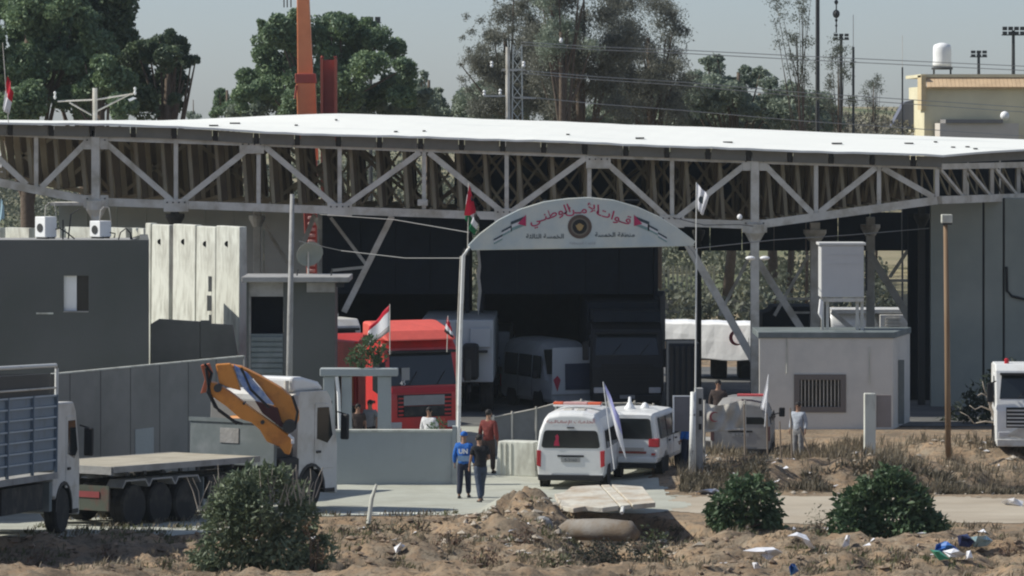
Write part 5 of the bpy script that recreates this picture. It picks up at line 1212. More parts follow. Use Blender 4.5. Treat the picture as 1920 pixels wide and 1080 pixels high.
    if robe:
        prof = [(.19, .12), (.2, .5), (.19, .9), (.17, 1.15), (.19, 1.35), (.10, 1.47)]
        q = MB(); n = 18; vs = []
        for r_, z_ in prof:
            for j in range(n):
                t = 6.283 * j / n; w_ = 1 + .05 * math.sin(5 * t + 3 * z_); vs.append(S((r_ * w_ * math.cos(t), r_ * .7 * w_ * math.sin(t), z_)))
        q.add(vs, [(i * n + j, i * n + (j + 1) % n, (i + 1) * n + (j + 1) % n, (i + 1) * n + j) for i in range(len(prof) - 1) for j in range(n)]); q.build('long_coat', CL[robe], T, smooth=True)
    return T
def pl(px, D, dz=0.): g_ = G(px, D); return (g_.x, g_.y, g_.z + dz)
person('man in a blue vest marked UN and dark trousers, seen from behind', pl(870, 106.2), R(-6), 1.74, top='blue', vest='blue', bottom='darkblue', word='UN', hair=False, cap='blue', stride=.3, bare_arms=False)
person('man in a black shirt and grey jeans walking beside the blue vest', pl(901, 105.0), R(18), 1.74, top='black', bottom='denim', stride=.8, arms=(0, 1), lean=.35)
person('person in a maroon top standing by the pale concrete barrier', pl(916, 113.5), R(-25), 1.80, top='maroon', bottom='brown', bare_arms=False, stride=.2)
person('person in blue standing in the gap beside the right gate post', pl(1286, 112.5), R(60), 1.62, top='blue', bottom='darkblue', bare_arms=False)
person('dark clothed man standing in shade behind the block pier', pl(1347, 121), R(170), 1.75, top='brown', bottom='black', bare_arms=False).location.z += .45
person('person in pale blue standing in dry weeds before the hut', pl(1497, 117.5), R(150), 1.68, top='lightgrey', bottom='grey', bare_arms=False)
person('person in white behind the low wall in front of the red grille', pl(805, 116), R(160), 1.70, top='white', bottom='grey', bare_arms=False, hair=True)
g_ = 'people seen through the concrete portal'
person('person in dark clothes at the left of the concrete portal opening', pl(671, 118.5), R(190), 1.62, top='brown', bottom='black', group=g_)
person('person in grey at the right of the concrete portal opening', pl(694, 119.5), R(150), 1.66, top='grey', bottom='black', group=g_)
# plinth the shaded man stands on
MB().box(X(1318, 121), X(1378, 121), 120.6, 121.9, 0, .43 + gz(X(1347, 121), 121)).build('loading_block', CONC_G, None, label='grey concrete block the dark clothed man stands on', cat='concrete block', bevel=.03)

# ================================================================ POLES, WIRES, CRANES, SKYLINE
# lattice pylon
D = 160.
py = thing('lattice_pylon', 'white lattice steel power pylon standing behind the canopy', 'pylon', (X(970, D), D, 0))
pyb = lambda mb, n, m, **k: mb.build(n, m, py, world=True, **k)
wa = lambda z: .17 + (Z(85, D) - z) * .012
z = 0; zt = Z(84, D)
for s in (-1, 1):
    for u in (-1, 1): pyb(MB().bar((X(970, D) + s * wa(0), D + u * wa(0), 0), (X(970, D) + s * wa(zt), D + u * wa(zt), zt), .055), 'corner_leg', CONC)
z = zt - .05; k = 0
while z > 4:
    z2 = z - .52; s = 1 if k % 2 else -1
    pyb(MB().bar((X(970, D) - s * wa(z), D - wa(z), z), (X(970, D) + s * wa(z2), D - wa(z2), z2), .035), 'lattice_bar', CONC); pyb(MB().bar((X(970, D) + s * wa(z), D + wa(z), z), (X(970, D) - s * wa(z2), D + wa(z2), z2), .035), 'lattice_bar', CONC)
    z = z2; k += 1
for y_, a0, a1 in ((130, 942, 985), (183, 960, 1005)): pyb(MB().bar(P(a0, y_, D - .3), P(a1, y_ + 1, D - .3), .07), 'crossarm', STEEL)
for a, b in ((922, 118), (982, 118), (908, 172), (938, 170)): pyb(MB().lathe([(.04, 0), (.07, .06), (.04, .12), (.07, .18), (.03, .24)], P(a, b + 8, D - .3), 'z', 8), 'insulator', WHITE)
D = 158.
pp = thing('power_pole', 'thin grey power pole just left of the lattice pylon', 'pole', (X(952, D), D, 0))
MB().tube([(X(953, D), D, 0), P(952, 88, D)], [.14, .08], 8).build('pole_shaft', STEEL, pp, world=True)
for y_, a0, a1 in ((180, 908, 952), (132, 940, 970)): MB().bar(P(a0, y_, D), P(a1, y_, D), .06).build('crossarm', STEEL, pp, world=True)
g_ = 'overhead power wires'
for i, (y0, y1, y2, lab) in enumerate([(79, 92, 112, 'topmost overhead wire running right from the lattice pylon'), (84, 98, 120, 'second overhead wire just under the topmost one'), (132, 152, 190, 'upper of the middle pair of overhead wires'), (137, 158, 199, 'lower of the middle pair of overhead wires'), (181, 205, 244, 'lowest overhead wire running right just above the roof')]):
    pts = [P(978, y0, 160), P(1120, y0 + (y1 - y0) * .45 + 3, 165), P(1280, y1 + 2, 170), P(1500, y1 + (y2 - y1) * .45 + 4, 180), P(1960, y2 + 14, 200)]
    MB().tube(pts, .018, 5).build('power_wire', mat('dull_wire', (.34, .34, .32), .6), None, label=lab, cat='wire', group=g_)
for (a, b, t, lab) in [((980, 84), (1052, 92), 1, 'short cable end with an insulator by the pylon top'),]:
    q = MB(); q.lathe([(.05, 0), (.08, .08), (.04, .2)], P(1052, 80, 164), 'z', 8); q.build('insulator', WHITE, None, label=lab, cat='insulator')
# wires across the yard
for pts, lab in [([P(560, 452, 119), P(640, 470, 119), P(760, 484, 115), P(866, 484, 110.5)], 'slack cable strung from the guard room to the left gate post'), ([P(600, 402, 135), P(740, 412, 125), P(880, 436, 111)], 'upper slack cable running to the left end of the arched sign'), ([P(1302, 466, 110.5), P(1450, 450, 120), P(1600, 440, 130), P(1742, 428, 138)], 'thin pale cable from the arched sign to the grey wall'), ([P(1262, 408, 111), P(1320, 422, 118), P(1385, 421, 125), P(1412, 424, 135)], 'dark drooping cable below the white flag')]:
    MB().tube(pts, .014, 5).build('yard_cable', STEEL_DK if 'dark' in lab else mat('grey_cable', (.20, .20, .19), .7), None, label=lab, cat='cable', group='cables strung across the yard')
# left utility pole with lamps
D = 150.
up = thing('utility_pole', 'grey utility pole with a wide crossarm over the left roof', 'utility pole', (X(178, D), D, 0))
MB().tube([(X(178, D), D, 0), P(178, 165, D)], [.16, .09], 8).build('pole_shaft', STEEL, up, world=True)
for a, b, c_, d in ((108, 190, 178, 187), (178, 187, 250, 176), (130, 192, 172, 216), (178, 210, 245, 176)): MB().tube([P(a, b, D), P(c_, d, D)], .035, 6).build('crossarm', STEEL, up, world=True)
for a, b in ((103, 170), (178, 165), (253, 162)): MB().lathe([(.03, 0), (.06, .08), (.03, .16), (.06, .24), (.02, .3)], P(a, b + 16, D), 'z', 8).build('insulator', POLEW, up, world=True)
MB().prism([(X(a, D), Z(b, D)) for a, b in [(240, 186), (250, 182), (256, 184), (243, 190)]], 'y', D, D + .2).build('lamp_head', WHITE, up, world=True)
# small uprights at the left inside the truss
for i, (px, y0, y1) in enumerate([(3, 252, 300), (83, 258, 292), (158, 275, 292)]):
    MB().tube([P(px, y0, 152), P(px, y1 + 50, 152)], .045, 6).build('white_rod', WHITE, None, label=['white upright rod behind the truss at the left edge', 'white upright rod behind the truss, second from the left edge', 'white upright rod just left of the first truss column'][i], cat='rod', group='white rods behind the truss')
# mobile crane boom
D = 158.
mc = thing('mobile_crane', 'orange telescopic crane boom rising above the white roof', 'crane', (X(585, D), D, 0))
mcb = lambda mb, n, m, **k: mb.build(n, m, mc, world=True, **k)
def boomsec(name, p0, p1, w0, w1, dp, m):
    a = [P(p0[0] - w0, p0[1], D), P(p0[0] + w0, p0[1], D), P(p1[0] + w1, p1[1], D), P(p1[0] - w1, p1[1], D)]
    q = MB(); q.prism([(v.x, v.z) for v in a], 'y', D - dp / 2, D + dp / 2); return mcb(q, name, m, bevel=.03)
boomsec('boom_section', (565, -120), (573, 150), 9, 14.5, .55, ORANGE2); boomsec('boom_section', (573.5, 146), (579, 300), 17.5, 18, .7, ORANGE2)
boomsec('boom_collar', (573, 138), (574, 156), 19, 19.5, .8, REDBROWN); boomsec('boom_section', (580, 300.5), (585, 520), 15, 9, .7, REDBROWN)
for i in range(10): boomsec('boom_stripe', (585.2, 405 + i * 11), (585.4, 411 + i * 11), 7, 7, .76, mat('pale_pink_stripe', (.62, .40, .35), .7))
mcb(MB().tube([P(556, 160, D - .4), P(553, 185, D - .4)], .04, 6), 'hose', REDBROWN)
for a in (532, 538, 545): mcb(MB().tube([P(a, -60, D), P(a + .5, 14, D)], .025, 5), 'hoist_cable', BLACK)
mcb(MB().box(X(560, D), X(640, D), D - 1.2, D + 1.2, .9, 2.2), 'carrier', ORANGE2, bevel=.05)
for a in (568, 600, 632): mcb(MB().lathe([(.5, -.2), (.5, .2)], (X(a, D), D - 1.1, .5), 'x' if 0 else 'y', 18), 'wheel', RUBBER)
D = 157.5
mc2 = thing('crane_jib', 'dark red channel shaped crane jib beside the orange boom', 'crane jib', (X(618, D), D, 0))
q = MB()
MB().box(X(606, D), X(627, D), D + .1, D + .2, 0.2, Z(112, D)).build('jib_web', REDBROWN, mc2, world=True)
for a, b in ((601, 606), (627, 632)): MB().prism([(X(a, D), Z(107, D)), (X(b, D), Z(112, D)), (X(b + 1, D), 0.2), (X(a + 3, D), 0.2)], 'y', D - .25, D + .2).build('jib_flange', mat('bright_red_flange', (.42, .10, .06), .6), mc2, world=True)
for a, b in ((603, 106), (630, 106)): MB().tube([P(a, b + 4, D), P(a + (2 if a < 610 else -2), b - 1, D)], .06, 6).build('jib_lug', REDBROWN, mc2, world=True)
# floodlight masts etc. on the skyline
def mast(label, px, ybase, yhead, w, h, D, n=3, rows=2, up_to=None):
    t = thing('floodlight_mast', label, 'floodlight', (X(px, D), D, gz(X(px, D), D)), 0, 'floodlight masts on the skyline')
    MB().tube([(X(px, D), D, gz(X(px, D), D) - .2), P(px, yhead, D)], [.18, .10], 8).build('mast_shaft', STEEL_DK, t, world=True)
    MB().box(X(px - w / 2, D), X(px + w / 2, D), D, D + .06, Z(yhead + h / 2, D) - .02, Z(yhead + h / 2, D) + .05).build('head_rail', STEEL_DK, t, world=True)
    for j in range(rows):
        for i in range(n):
            a = px - w / 2 + w * (i + .5) / n; b = yhead + h * (j + .5) / rows - h / 2 + 1
            MB().box(X(a, D) - w / n * .38 * D / F, X(a, D) + w / n * .38 * D / F, D - .25, D - .02, Z(b, D) - h / rows * .38 * D / F, Z(b, D) + h / rows * .38 * D / F).build('lamp', STEEL_DK, t, world=True, bevel=.01)
    return t
mast('rightmost floodlight mast standing above the beige building', 1900, 140, 57, 44, 18, 260, 4, 2)
mast('small floodlight mast between the water tank and the rightmost one', 1835, 140, 100, 32, 14, 290, 3, 2)
mast('floodlight mast with a flat lamp head among the sparse trees', 1577, 190, 68, 30, 13, 270, 3, 2)
mast('small floodlight head peeking over the middle tree crown', 695, 80, 36, 40, 14, 300, 3, 1)
D = 200.
for px, y0, r_, lab in ((1533, -40, .10, 'tall dark pole reaching above the top edge of the picture'), (1600, 88, .06, 'thin antenna mast right of the floodlight'), (1692, 126, .04, 'very thin mast right of the sparse trees')):
    t = thing('antenna_mast', lab, 'mast', (X(px, D), D, gz(X(px, D), D))); MB().tube([(X(px, D), D, 0), P(px, y0, D)], [r_ * 1.3, r_], 6).build('mast_shaft', STEEL_DK, t, world=True)
    MB().tube([P(px, y0, D), P(px, y0 - 60, D)], r_ * .3, 5).build('aerial', STEEL, t, world=True)
t = thing('hook_block', 'dark hook block hanging on a cable at the top right sky', 'hook block', P(1568, 60, D))
MB().tube([P(1568, -30, D), P(1568, 62, D)], .035, 5).build('cable', STEEL_DK, t, world=True)
for b, r_ in ((4, .10), (26, .18), (38, .07), (48, .06)): MB().ball(P(1568, b, D), (r_, r_, r_ * 1.2), 10, 8).build('sheave', STEEL_DK, t, world=True)
# lamp pole right
D = 116.
lp = thing('lamp_pole', 'tall brown timber pole with a boxy lamp on top at right', 'lamp pole', tuple(G(1778, D)))
MB().tube([G(1778, D) - Vector((0, 0, .1)), P(1776, 640, D), P(1773, 420, D)], [.085, .08, .065], 10).build('pole_shaft', WOOD, lp, world=True, smooth=True)
MB().box(X(1765, D), X(1785, D), D - .14, D + .14, Z(418, D), Z(402, D)).build('lamp_housing', CONC, lp, world=True, bevel=.02)
MB().box(X(1766, D), X(1784, D), D - .13, D + .13, Z(421, D), Z(418.3, D)).build('lamp_glass', STEEL_DK, lp, world=True)
D = 112.
o = MB().box(X(1621, D), X(1642, D), D, D + .30, gz(X(1630, D), D) - .1, Z(738, D)).build('concrete_post', CONC, None, label='square pale concrete post standing in weeds before the hut', cat='post', bevel=.02)
o = MB().box(X(1644, D), X(1672, D), D + .12, D + .17, Z(802, D), Z(741, D)).build('metal_board', mat('brown_grey_board', (.26, .22, .20), .7), None, label='brown grey metal board fixed beside the square concrete post', cat='board', bevel=.01)
o = thing('gate_leaf', 'small gate leaf with a thin white frame left of the right gate post', 'gate', (X(1279, D), D, 0)); MB().box(X(1262, D), X(1296, D), D + .2, D + .24, Z(745, D) - .0, Z(744, D) + .02).build('frame_bar', WHITE, o, world=True)
for (a0, a1, b0, b1) in ((1262, 1265, 745, 812), (1294, 1296, 745, 840)): MB().box(X(a0, D), X(a1, D), D + .2, D + .24, Z(b1, D), Z(b0, D) - .001).build('frame_bar', WHITE, o, world=True)
MB().box(X(1265.3, D), X(1293.5, D), D + .22, D + .23, Z(810, D), Z(746, D)).build('frame_panel', mat('grey_panel', (.17, .16, .165), .7), o, world=True)
for px, y0, dx in ((1478, 770, 3), (1510, 780, -3), (1552, 800, 2), (1690, 800, 2)):
    pass
g_ = 'thin leaning stakes in the weeds'
for i, (a, b, c_, d) in enumerate([(1482, 765, 1486, 905), (1500, 800, 1535, 890), (1462, 790, 1466, 900), (1395, 758, 1398, 880), (1438, 775, 1440, 890), (1858, 700, 1880, 0)][:5]):
    Dd = 111.5 + i * .4; e = G(c_, Dd)
    MB().tube([P(a, b, Dd), e], [.018, .028], 6).build('stake', mat('weathered_stake', (.24, .19, .14), .9), None, label=['upright brown stake in front of the pale blue person', 'leaning stake slanting down right in the weeds', 'thin stake at the left of the weeds near the hut', 'thin grey stake behind the creased banner', 'slim stake at the base of the narrow white flag'][i], cat='stake', group=g_)
# stick in the foreground
o = MB().tube([G(690, 94.5), P(697, 935, 94.6), P(706, 908, 94.6)], [.05, .05, .03], 8).build('leaning_post', CONC, None, label='short pale post leaning right in the rough ground', cat='post')
# barrier block and netting fence
D = 113.
br = thing('concrete_barrier', 'pale concrete barrier block with a sunlit left end, left of the van', 'barrier', tuple(G(975, D)), R(-22))
MB().prism([(-.62, 0), (.62, 0), (.60, .25), (.55, .98), (-.55, .98), (-.60, .25)], 'y', -.3, .3).build('block', CONC, br, bevel=.03)
for i in range(3): MB().box(-.50 + i * .16, -.45 + i * .16, -.33, -.301, .05, .93).build('block_rib', CONC, br, bevel=.01)
D = 119.
nf = thing('netting_fence', 'low fence hung with dark grey netting behind the barrier block', 'fence', tuple(G(1090, D)))
NET = mat('grey_netting', (.17, .175, .175), .9, 0, .15, 3)
tops = [(925, 782), (960, 775), (1005, 766), (1042, 756), (1090, 752), (1140, 756), (1190, 755), (1225, 760), (1262, 768)]
for (a, b), (c_, d) in zip(tops[:-1], tops[1:]):
    pts = [(X(a, D), .05), (X(c_, D), .05), (X(c_, D), Z(d, D)), (X(a, D), Z(b, D))]
    MB().prism(pts, 'y', D, D + .02).build('net_panel', NET, nf, world=True); MB().tube([(X(a, D), D - .02, 0), P(a, b - 4, D - .02)], .03, 6).build('post', STEEL, nf, world=True)
MB().tube([P(a, b, D - .03) for a, b in tops], .018, 5).build('top_wire', STEEL, nf, world=True)
# far fence with vertical bars seen right of the hall
D = 210.
ff = thing('bar_fence', 'pale yellow fence of upright bars far behind the canopy', 'fence', (X(1270, D), D, gz(X(1270, D), D)))
FY = mat('pale_yellow_paint', (.50, .46, .30), .7)
a = 1226
while a < 1345: MB().box(X(a, D), X(a + 4, D), D, D + .08, Z(560, D), Z(498, D)).build('fence_bar', FY, ff, world=True); a += 8.5
for y_ in (512, 544): MB().box(X(1224, D), X(1348, D), D + .081, D + .15, Z(y_ + 1.5, D), Z(y_ - 1.5, D)).build('fence_rail', FY, ff, world=True)
MB().box(X(1224, D), X(1430, D), D - .1, D + .2, gz(X(1270, D), D) - .5, Z(561, D)).build('fence_base', mat('tan_base_wall', (.30, .26, .20), .9), ff, world=True)
# ceiling lamps under the canopy
for i, (a, b) in enumerate([(1407, 484), (1434, 484)]): MB().ball(P(a, b, 128), (.16, .12, .07), 12, 8).build('yard_lamp', WHITE, None, label=['white lamp hanging left of the thick column', 'smaller white lamp hanging right of the thick column'][i], cat='lamp', group='small lamps by the column')
MB().ball(P(1387, 407, 134), (.09, .09, .10), 12, 8).build('ball_lamp', WHITE, None, label='small white ball lamp on the truss left of the column', cat='lamp')
# guard rail lamp on truss
MB().box(X(783, 135.6), X(802, 135.6), 135.5, 135.7, Z(386, 135.6), Z(374, 135.6)).build('truss_lamp', STEEL, None, label='grey box lamp fixed in the truss above the hall', cat='lamp', bevel=.02)
# ================================================================ VEGETATION
def ellipsoid_pts(n, c, r, g, shell=.55):
    d = g.normal(size=(n, 3)); d /= np.linalg.norm(d, axis=1)[:, None]
    rr = shell + (1 - shell) * g.random(n) ** .6
    return np.array(c) + d * rr[:, None] * np.array(r)
def sprays(D, lobes, dens, g, dspread):
    """wispy foliage: leaf points strung along thin outward twigs"""
    C = []
    for (a, b, r) in lobes:
        d = D + g.uniform(-dspread, dspread); rr = r * 1.35 * D / F; c = np.array([X(a, d), d, Z(b, d)]); m = int(6 + r * .8)
        for k in range(m):
            v = g.normal(size=3); v[2] = v[2] * .8 + .35; v /= np.linalg.norm(v); n = max(6, int(dens * r * r / 100 / m)); t = g.random(n) ** .7
            sag = np.zeros((n, 3)); sag[:, 2] = -.35 * rr * t ** 2
            C.append(c + v * rr * t[:, None] * g.uniform(.6, 1.1) + sag + g.normal(size=(n, 3)) * (.05 + .10 * rr))
    return np.concatenate(C)
def lobed(D, lobes, dens, size, g, aspect=.55, hang=0., dspread=2.5, sub=5):
    """lobes: (px,py,rpx) circles in the photograph turned into balls of leaf clumps at distance about D"""
    C = []
    for (a, b, r) in lobes:
        d = D + g.uniform(-dspread, dspread); rr = r * D / F
        n = int(dens * (r ** 2) / 100)
        c = np.array([X(a, d), d, Z(b, d)])
        m = max(3, int(sub + r / 12))
        for k in range(m):        # sub clumps on the lobe
            v = g.normal(size=3); v /= np.linalg.norm(v); v[2] = abs(v[2]) * .8 if g.random() < .6 else v[2]
            cc = c + v * rr * .62; r2 = rr * g.uniform(.5, .78)
            C.append(ellipsoid_pts(max(8, n // m), cc, (r2, r2, r2 * .85), g))
    return np.concatenate(C)
def tree(name, label, D, base, lobes, m, dens=70, size=.34, seed=1, trunkr=.3, aspect=.55, hang=0., group=None, bark=None, dspread=2.5, limbs=True, sub=5):
    g = np.random.default_rng(seed); bx = X(base, D); gb = gz(bx, D)
    T = thing(name, label, 'tree', (bx, D, gb), 0, group)
    dens *= 2.6; size *= .62
    C = sprays(D, lobes, dens * (1.15 if hang else .8), g, dspread) if (hang or name == 'sparse_tree') else lobed(D, lobes, dens, size, g, aspect, hang, dspread, sub)
    if hang: size *= .85
    quads('crown', leafquads(C, size, aspect, hang, g=g), m, T)
    q = MB(); xs_ = [l[0] for l in lobes]; topy = min(l[1] for l in lobes)
    ctr = P(sum(xs_) / len(xs_), (topy + 160) / 2, D)
    pts = [Vector((bx, D, gb - .2)), Vector((bx, D, gb)).lerp(ctr, .35) + Vector((.2, 0, 0)), Vector((bx, D, gb)).lerp(ctr, .7), ctr]
    q.tube(pts, [trunkr, trunkr * .8, trunkr * .6, trunkr * .3], 8)
    q.build('trunk', bark or BARK, T, world=True, smooth=True)
    if limbs:
        for (a, b, r) in lobes[::max(1, len(lobes) // 12)]:
            e = P(a, b, D); s_ = Vector(pts[1]).lerp(Vector(pts[3]), g.uniform(.1, .8)); mid = s_.lerp(e, .5) + Vector((0, 0, -.3))
            MB().tube([s_, mid, e], [trunkr * .35, trunkr * .22, trunkr * .08], 6).build('limb', bark or BARK, T, world=True)
    return T
BARK = mat('tree_bark', (.12, .09, .065), .9, 0, .25, 6, bump=.6, bscale=12)
LDK = leafmat('dark_foliage', (.055, .085, .062), (.15, .20, .10)); LGR = leafmat('green_foliage', (.095, .15, .105), (.22, .30, .14))
LGY = leafmat('grey_brown_foliage', (.115, .12, .095), (.22, .225, .18), .35); LOL = leafmat('olive_foliage', (.17, .22, .17), (.30, .34, .25)); LSP = leafmat('sparse_grey_green', (.07, .085, .06), (.14, .15, .11), .35)
LYG = leafmat('yellow_green_foliage', (.045, .08, .02), (.10, .13, .035))
tg = 'tall trees behind the canopy'
def clump(n, x0, x1, y0, y1, r0, r1, seed, shape=None):
    g = np.random.default_rng(seed); out = []
    while len(out) < n:
        a, b, r = g.uniform(x0, x1), g.uniform(y0, y1), g.uniform(r0, r1)
        if shape is None or shape(a, b, r): out.append((a, b, r))
    return out
# far left dark mass
tree('broad_tree', 'huge very dark tree filling the top left corner, tallest on the left', 176, 150, clump(36, 90, 232, -90, 200, 28, 48, 1) + [(215, 30, 40), (222, 80, 38), (232, 130, 34), (200, -20, 50)], LDK, 60, .36, 3, .45, group=tg)
tree('broad_tree', 'dark green tree with paler clumps at the left edge of the sky', 168, 40, clump(30, -70, 160, -50, 215, 26, 44, 4) + [(90, 50, 40), (60, 110, 40), (130, 90, 34)], LGR, 60, .34, 5, .4, group=tg)
tree('broad_tree', 'rounded dark tree with lighter tips left of the gap of sky', 166, 190, [(180, 80, 34), (205, 105, 30), (160, 120, 38), (215, 150, 36), (180, 175, 40), (230, 200, 30), (140, 190, 36), (195, 130, 26)], LGR, 70, .33, 6, .35, group=tg)
tree('broad_tree', 'dark tree with knobbly lobes at the edge of the open sky', 171, 300, [(262, 110, 34), (255, 150, 40), (250, 195, 42), (290, 175, 36), (310, 205, 30), (300, 78, 20), (322, 70, 15), (335, 85, 17), (343, 100, 15), (310, 110, 26), (330, 125, 20), (358, 118, 14), (367, 112, 8), (345, 150, 11), (335, 165, 16), (330, 190, 15), (280, 95, 22), (320, 145, 26), (336, 195, 9)], LDK, 85, .30, 7, .35, group=tg)
# middle green tree
tree('broad_tree', 'large green tree behind the orange crane boom', 205, 650, [(520, 55, 30), (498, 75, 22), (545, 80, 34), (500, 110, 28), (530, 130, 36), (475, 150, 30), (505, 175, 36), (455, 185, 26), (560, 40, 24), (600, 60, 34), (640, 50, 30), (680, 62, 30), (710, 75, 30), (660, 95, 40), (620, 110, 40), (735, 100, 28), (755, 130, 24), (700, 130, 38), (640, 160, 44), (740, 165, 32), (580, 160, 44), (690, 190, 36), (560, 200, 36), (765, 160, 18), (525, 40, 14), (490, 45, 9), (620, 36, 14), (750, 190, 28)], LGR, 75, .36, 8, .45, group=tg)
tree('broad_tree', 'small dark tree with a rounded top left of the middle green tree', 210, 430, [(418, 195, 18), (412, 178, 12), (440, 200, 20), (428, 210, 20), (455, 212, 16), (408, 208, 12), (445, 180, 10), (400, 214, 10)], LGR, 90, .30, 9, .2, group=tg)
tree('broad_tree', 'grey green tree filling the slope right of the middle green tree', 215, 800, [(790, 155, 14), (800, 175, 18), (815, 190, 16), (780, 190, 26), (830, 205, 14), (845, 216, 10), (760, 205, 28), (805, 205, 22), (795, 140, 8), (822, 170, 7)], LOL, 80, .30, 10, .25, group=tg)
# feathery grey-brown casuarinas
def inT(a, b, r): return a > 925 - max(0, (b - 60)) * .35 and a < 1290 and not (a < 985 and b < -20)
tree('feathery_tree', 'tall feathery grey brown tree, leftmost of the feathery group', 196, 980, clump(46, 885, 1010, 60, 215, 16, 30, 20) + clump(16, 930, 1010, -40, 80, 14, 26, 21) + [(870, 150, 9), (878, 95, 8), (885, 60, 9), (875, 30, 7), (895, 120, 14), (880, 170, 12), (893, 200, 16), (905, 90, 12), (868, 70, 5), (900, 40, 8), (863, 120, 5)], LGY, 46, .30, 22, .3, aspect=.28, hang=.35, group='feathery trees', dspread=3)
tree('feathery_tree', 'widest feathery grey brown tree right of the lattice pylon', 192, 1090, clump(62, 1000, 1180, -60, 215, 20, 36, 23), LGY, 46, .31, 24, .35, aspect=.28, hang=.35, group='feathery trees', dspread=3)
tree('feathery_tree', 'feathery tree with dark green patches in the middle of the group', 188, 1060, clump(14, 1010, 1110, -40, 120, 16, 26, 25), LOL, 46, .31, 26, .3, aspect=.28, hang=.3, group='feathery trees', dspread=2)
tree('feathery_tree', 'feathery tree ending the group on its right side', 198, 1230, clump(50, 1150, 1290, 10, 215, 16, 30, 27, lambda a, b, r: a < 1262 + b * .2) + [(1250, 10, 16), (1225, -10, 22), (1265, 40, 14), (1285, 60, 10), (1200, -20, 24), (1175, 10, 26)], LGY, 44, .30, 28, .3, aspect=.28, hang=.35, group='feathery trees', dspread=3)
tree('broad_tree', 'green bushy tree just right of the feathery group', 210, 1360, clump(16, 1290, 1500, 165, 215, 18, 28, 129) + [(1340, 130, 20), (1330, 165, 28), (1365, 165, 24), (1385, 190, 26), (1310, 190, 30), (1350, 200, 30), (1420, 205, 24), (1405, 150, 22), (1425, 140, 16), (1440, 160, 18), (1455, 185, 20), (1395, 132, 12), (1345, 112, 12), (1300, 150, 18), (1325, 115, 13), (1470, 205, 20)], LOL, 65, .32, 29, .3, group=tg)
tree('broad_tree', 'low dark tree left of the sparse tall tree', 215, 1480, [(1475, 160, 12), (1490, 200, 18), (1510, 210, 18), (1460, 190, 20), (1440, 205, 20)], LOL, 50, .28, 30, .2, group=tg)
tree('sparse_tree', 'tall sparse tree with thin grey foliage right of centre', 190, 1512, clump(26, 1450, 1530, -30, 130, 8, 16, 31, lambda a, b, r: abs(a - 1492) < 42 - max(0, b - 60) * .2) + clump(8, 1490, 1530, 120, 200, 8, 13, 32), LSP, 26, .20, 33, .09, aspect=.35, group='sparse trees', dspread=1.2)
tree('sparse_tree', 'sparse thin tree with scattered leaves beside the antenna', 194, 1575, clump(26, 1535, 1600, 70, 200, 7, 14, 34, lambda a, b, r: abs(a - 1570) < 14 + (b - 60) * .25), LSP, 24, .20, 35, .08, aspect=.35, group='sparse trees', dspread=1.2)
tree('sparse_tree', 'small sparse tree on the skyline left of the beige building', 220, 1640, clump(16, 1612, 1665, 145, 210, 6, 11, 36, lambda a, b, r: abs(a - 1640) < 8 + (b - 130) * .3), LSP, 26, .20, 37, .08, aspect=.35, group='sparse trees', dspread=1.2)
tree('broad_tree', 'tiny far bush in the gap of sky', 300, 365, [(355, 218, 9), (370, 221, 8), (362, 214, 6)], LOL, 90, .3, 38, .1, group=tg, limbs=False)
tree('broad_tree', 'bushy green tree behind the feet of the feathery group, left part', 212, 940, clump(34, 875, 1090, 165, 235, 22, 34, 130), LOL, 50, .32, 131, .3, group=tg, limbs=False)
tree('broad_tree', 'bushy green tree behind the feet of the feathery group, right part', 214, 1190, clump(34, 1080, 1320, 160, 235, 22, 34, 132), LOL, 50, .32, 133, .3, group=tg, limbs=False)
tree('broad_tree', 'dull green bushy tree just above the roof behind the sparse trees', 216, 1450, clump(26, 1310, 1560, 185, 245, 20, 30, 134), LOL, 50, .32, 135, .3, group=tg, limbs=False)
tree('broad_tree', 'shaded bushy growth under the middle green tree', 208, 620, clump(30, 430, 820, 185, 230, 18, 28, 136), LOL, 50, .32, 137, .3, group=tg, limbs=False)
# low scrub line and slope bushes behind
g = np.random.default_rng(50); C = []
for i in range(520):
    d = g.uniform(185, 380); x_ = g.uniform(-.145, .145) * d; r_ = g.uniform(.7, 2.3)
    if d < 235 and x_ / d * F + 960 > 1650: continue
    z_ = gz(x_, d); C.append(ellipsoid_pts(330, (x_, d, z_ + r_ * .5), (r_, r_, r_ * .8), g))
quads('hillside_scrub', leafquads(np.concatenate(C), .30, .6, g=g), leafmat('slope_scrub_leaf', (.075, .095, .065), (.16, .165, .115)), kind='stuff', label='scrub covering the far slope seen through the canopy', origin=(0, 250, 0))
C = []
for i in range(60):
    a = g.uniform(1290, 1695); d = g.uniform(212, 240); x_ = X(a, d); r_ = g.uniform(.6, 1.4); C.append(ellipsoid_pts(220, (x_, d, Z(218, d) + g.uniform(-1.6, -.5)), (r_ * 1.4, r_, r_ * .7), g))
quads('skyline_scrub', leafquads(np.concatenate(C), .22, .6, g=g), leafmat('skyline_scrub_leaf', (.12, .12, .09), (.24, .22, .17)), kind='stuff', label='scrub along the skyline above the right half of the roof', origin=(10, 225, 0))

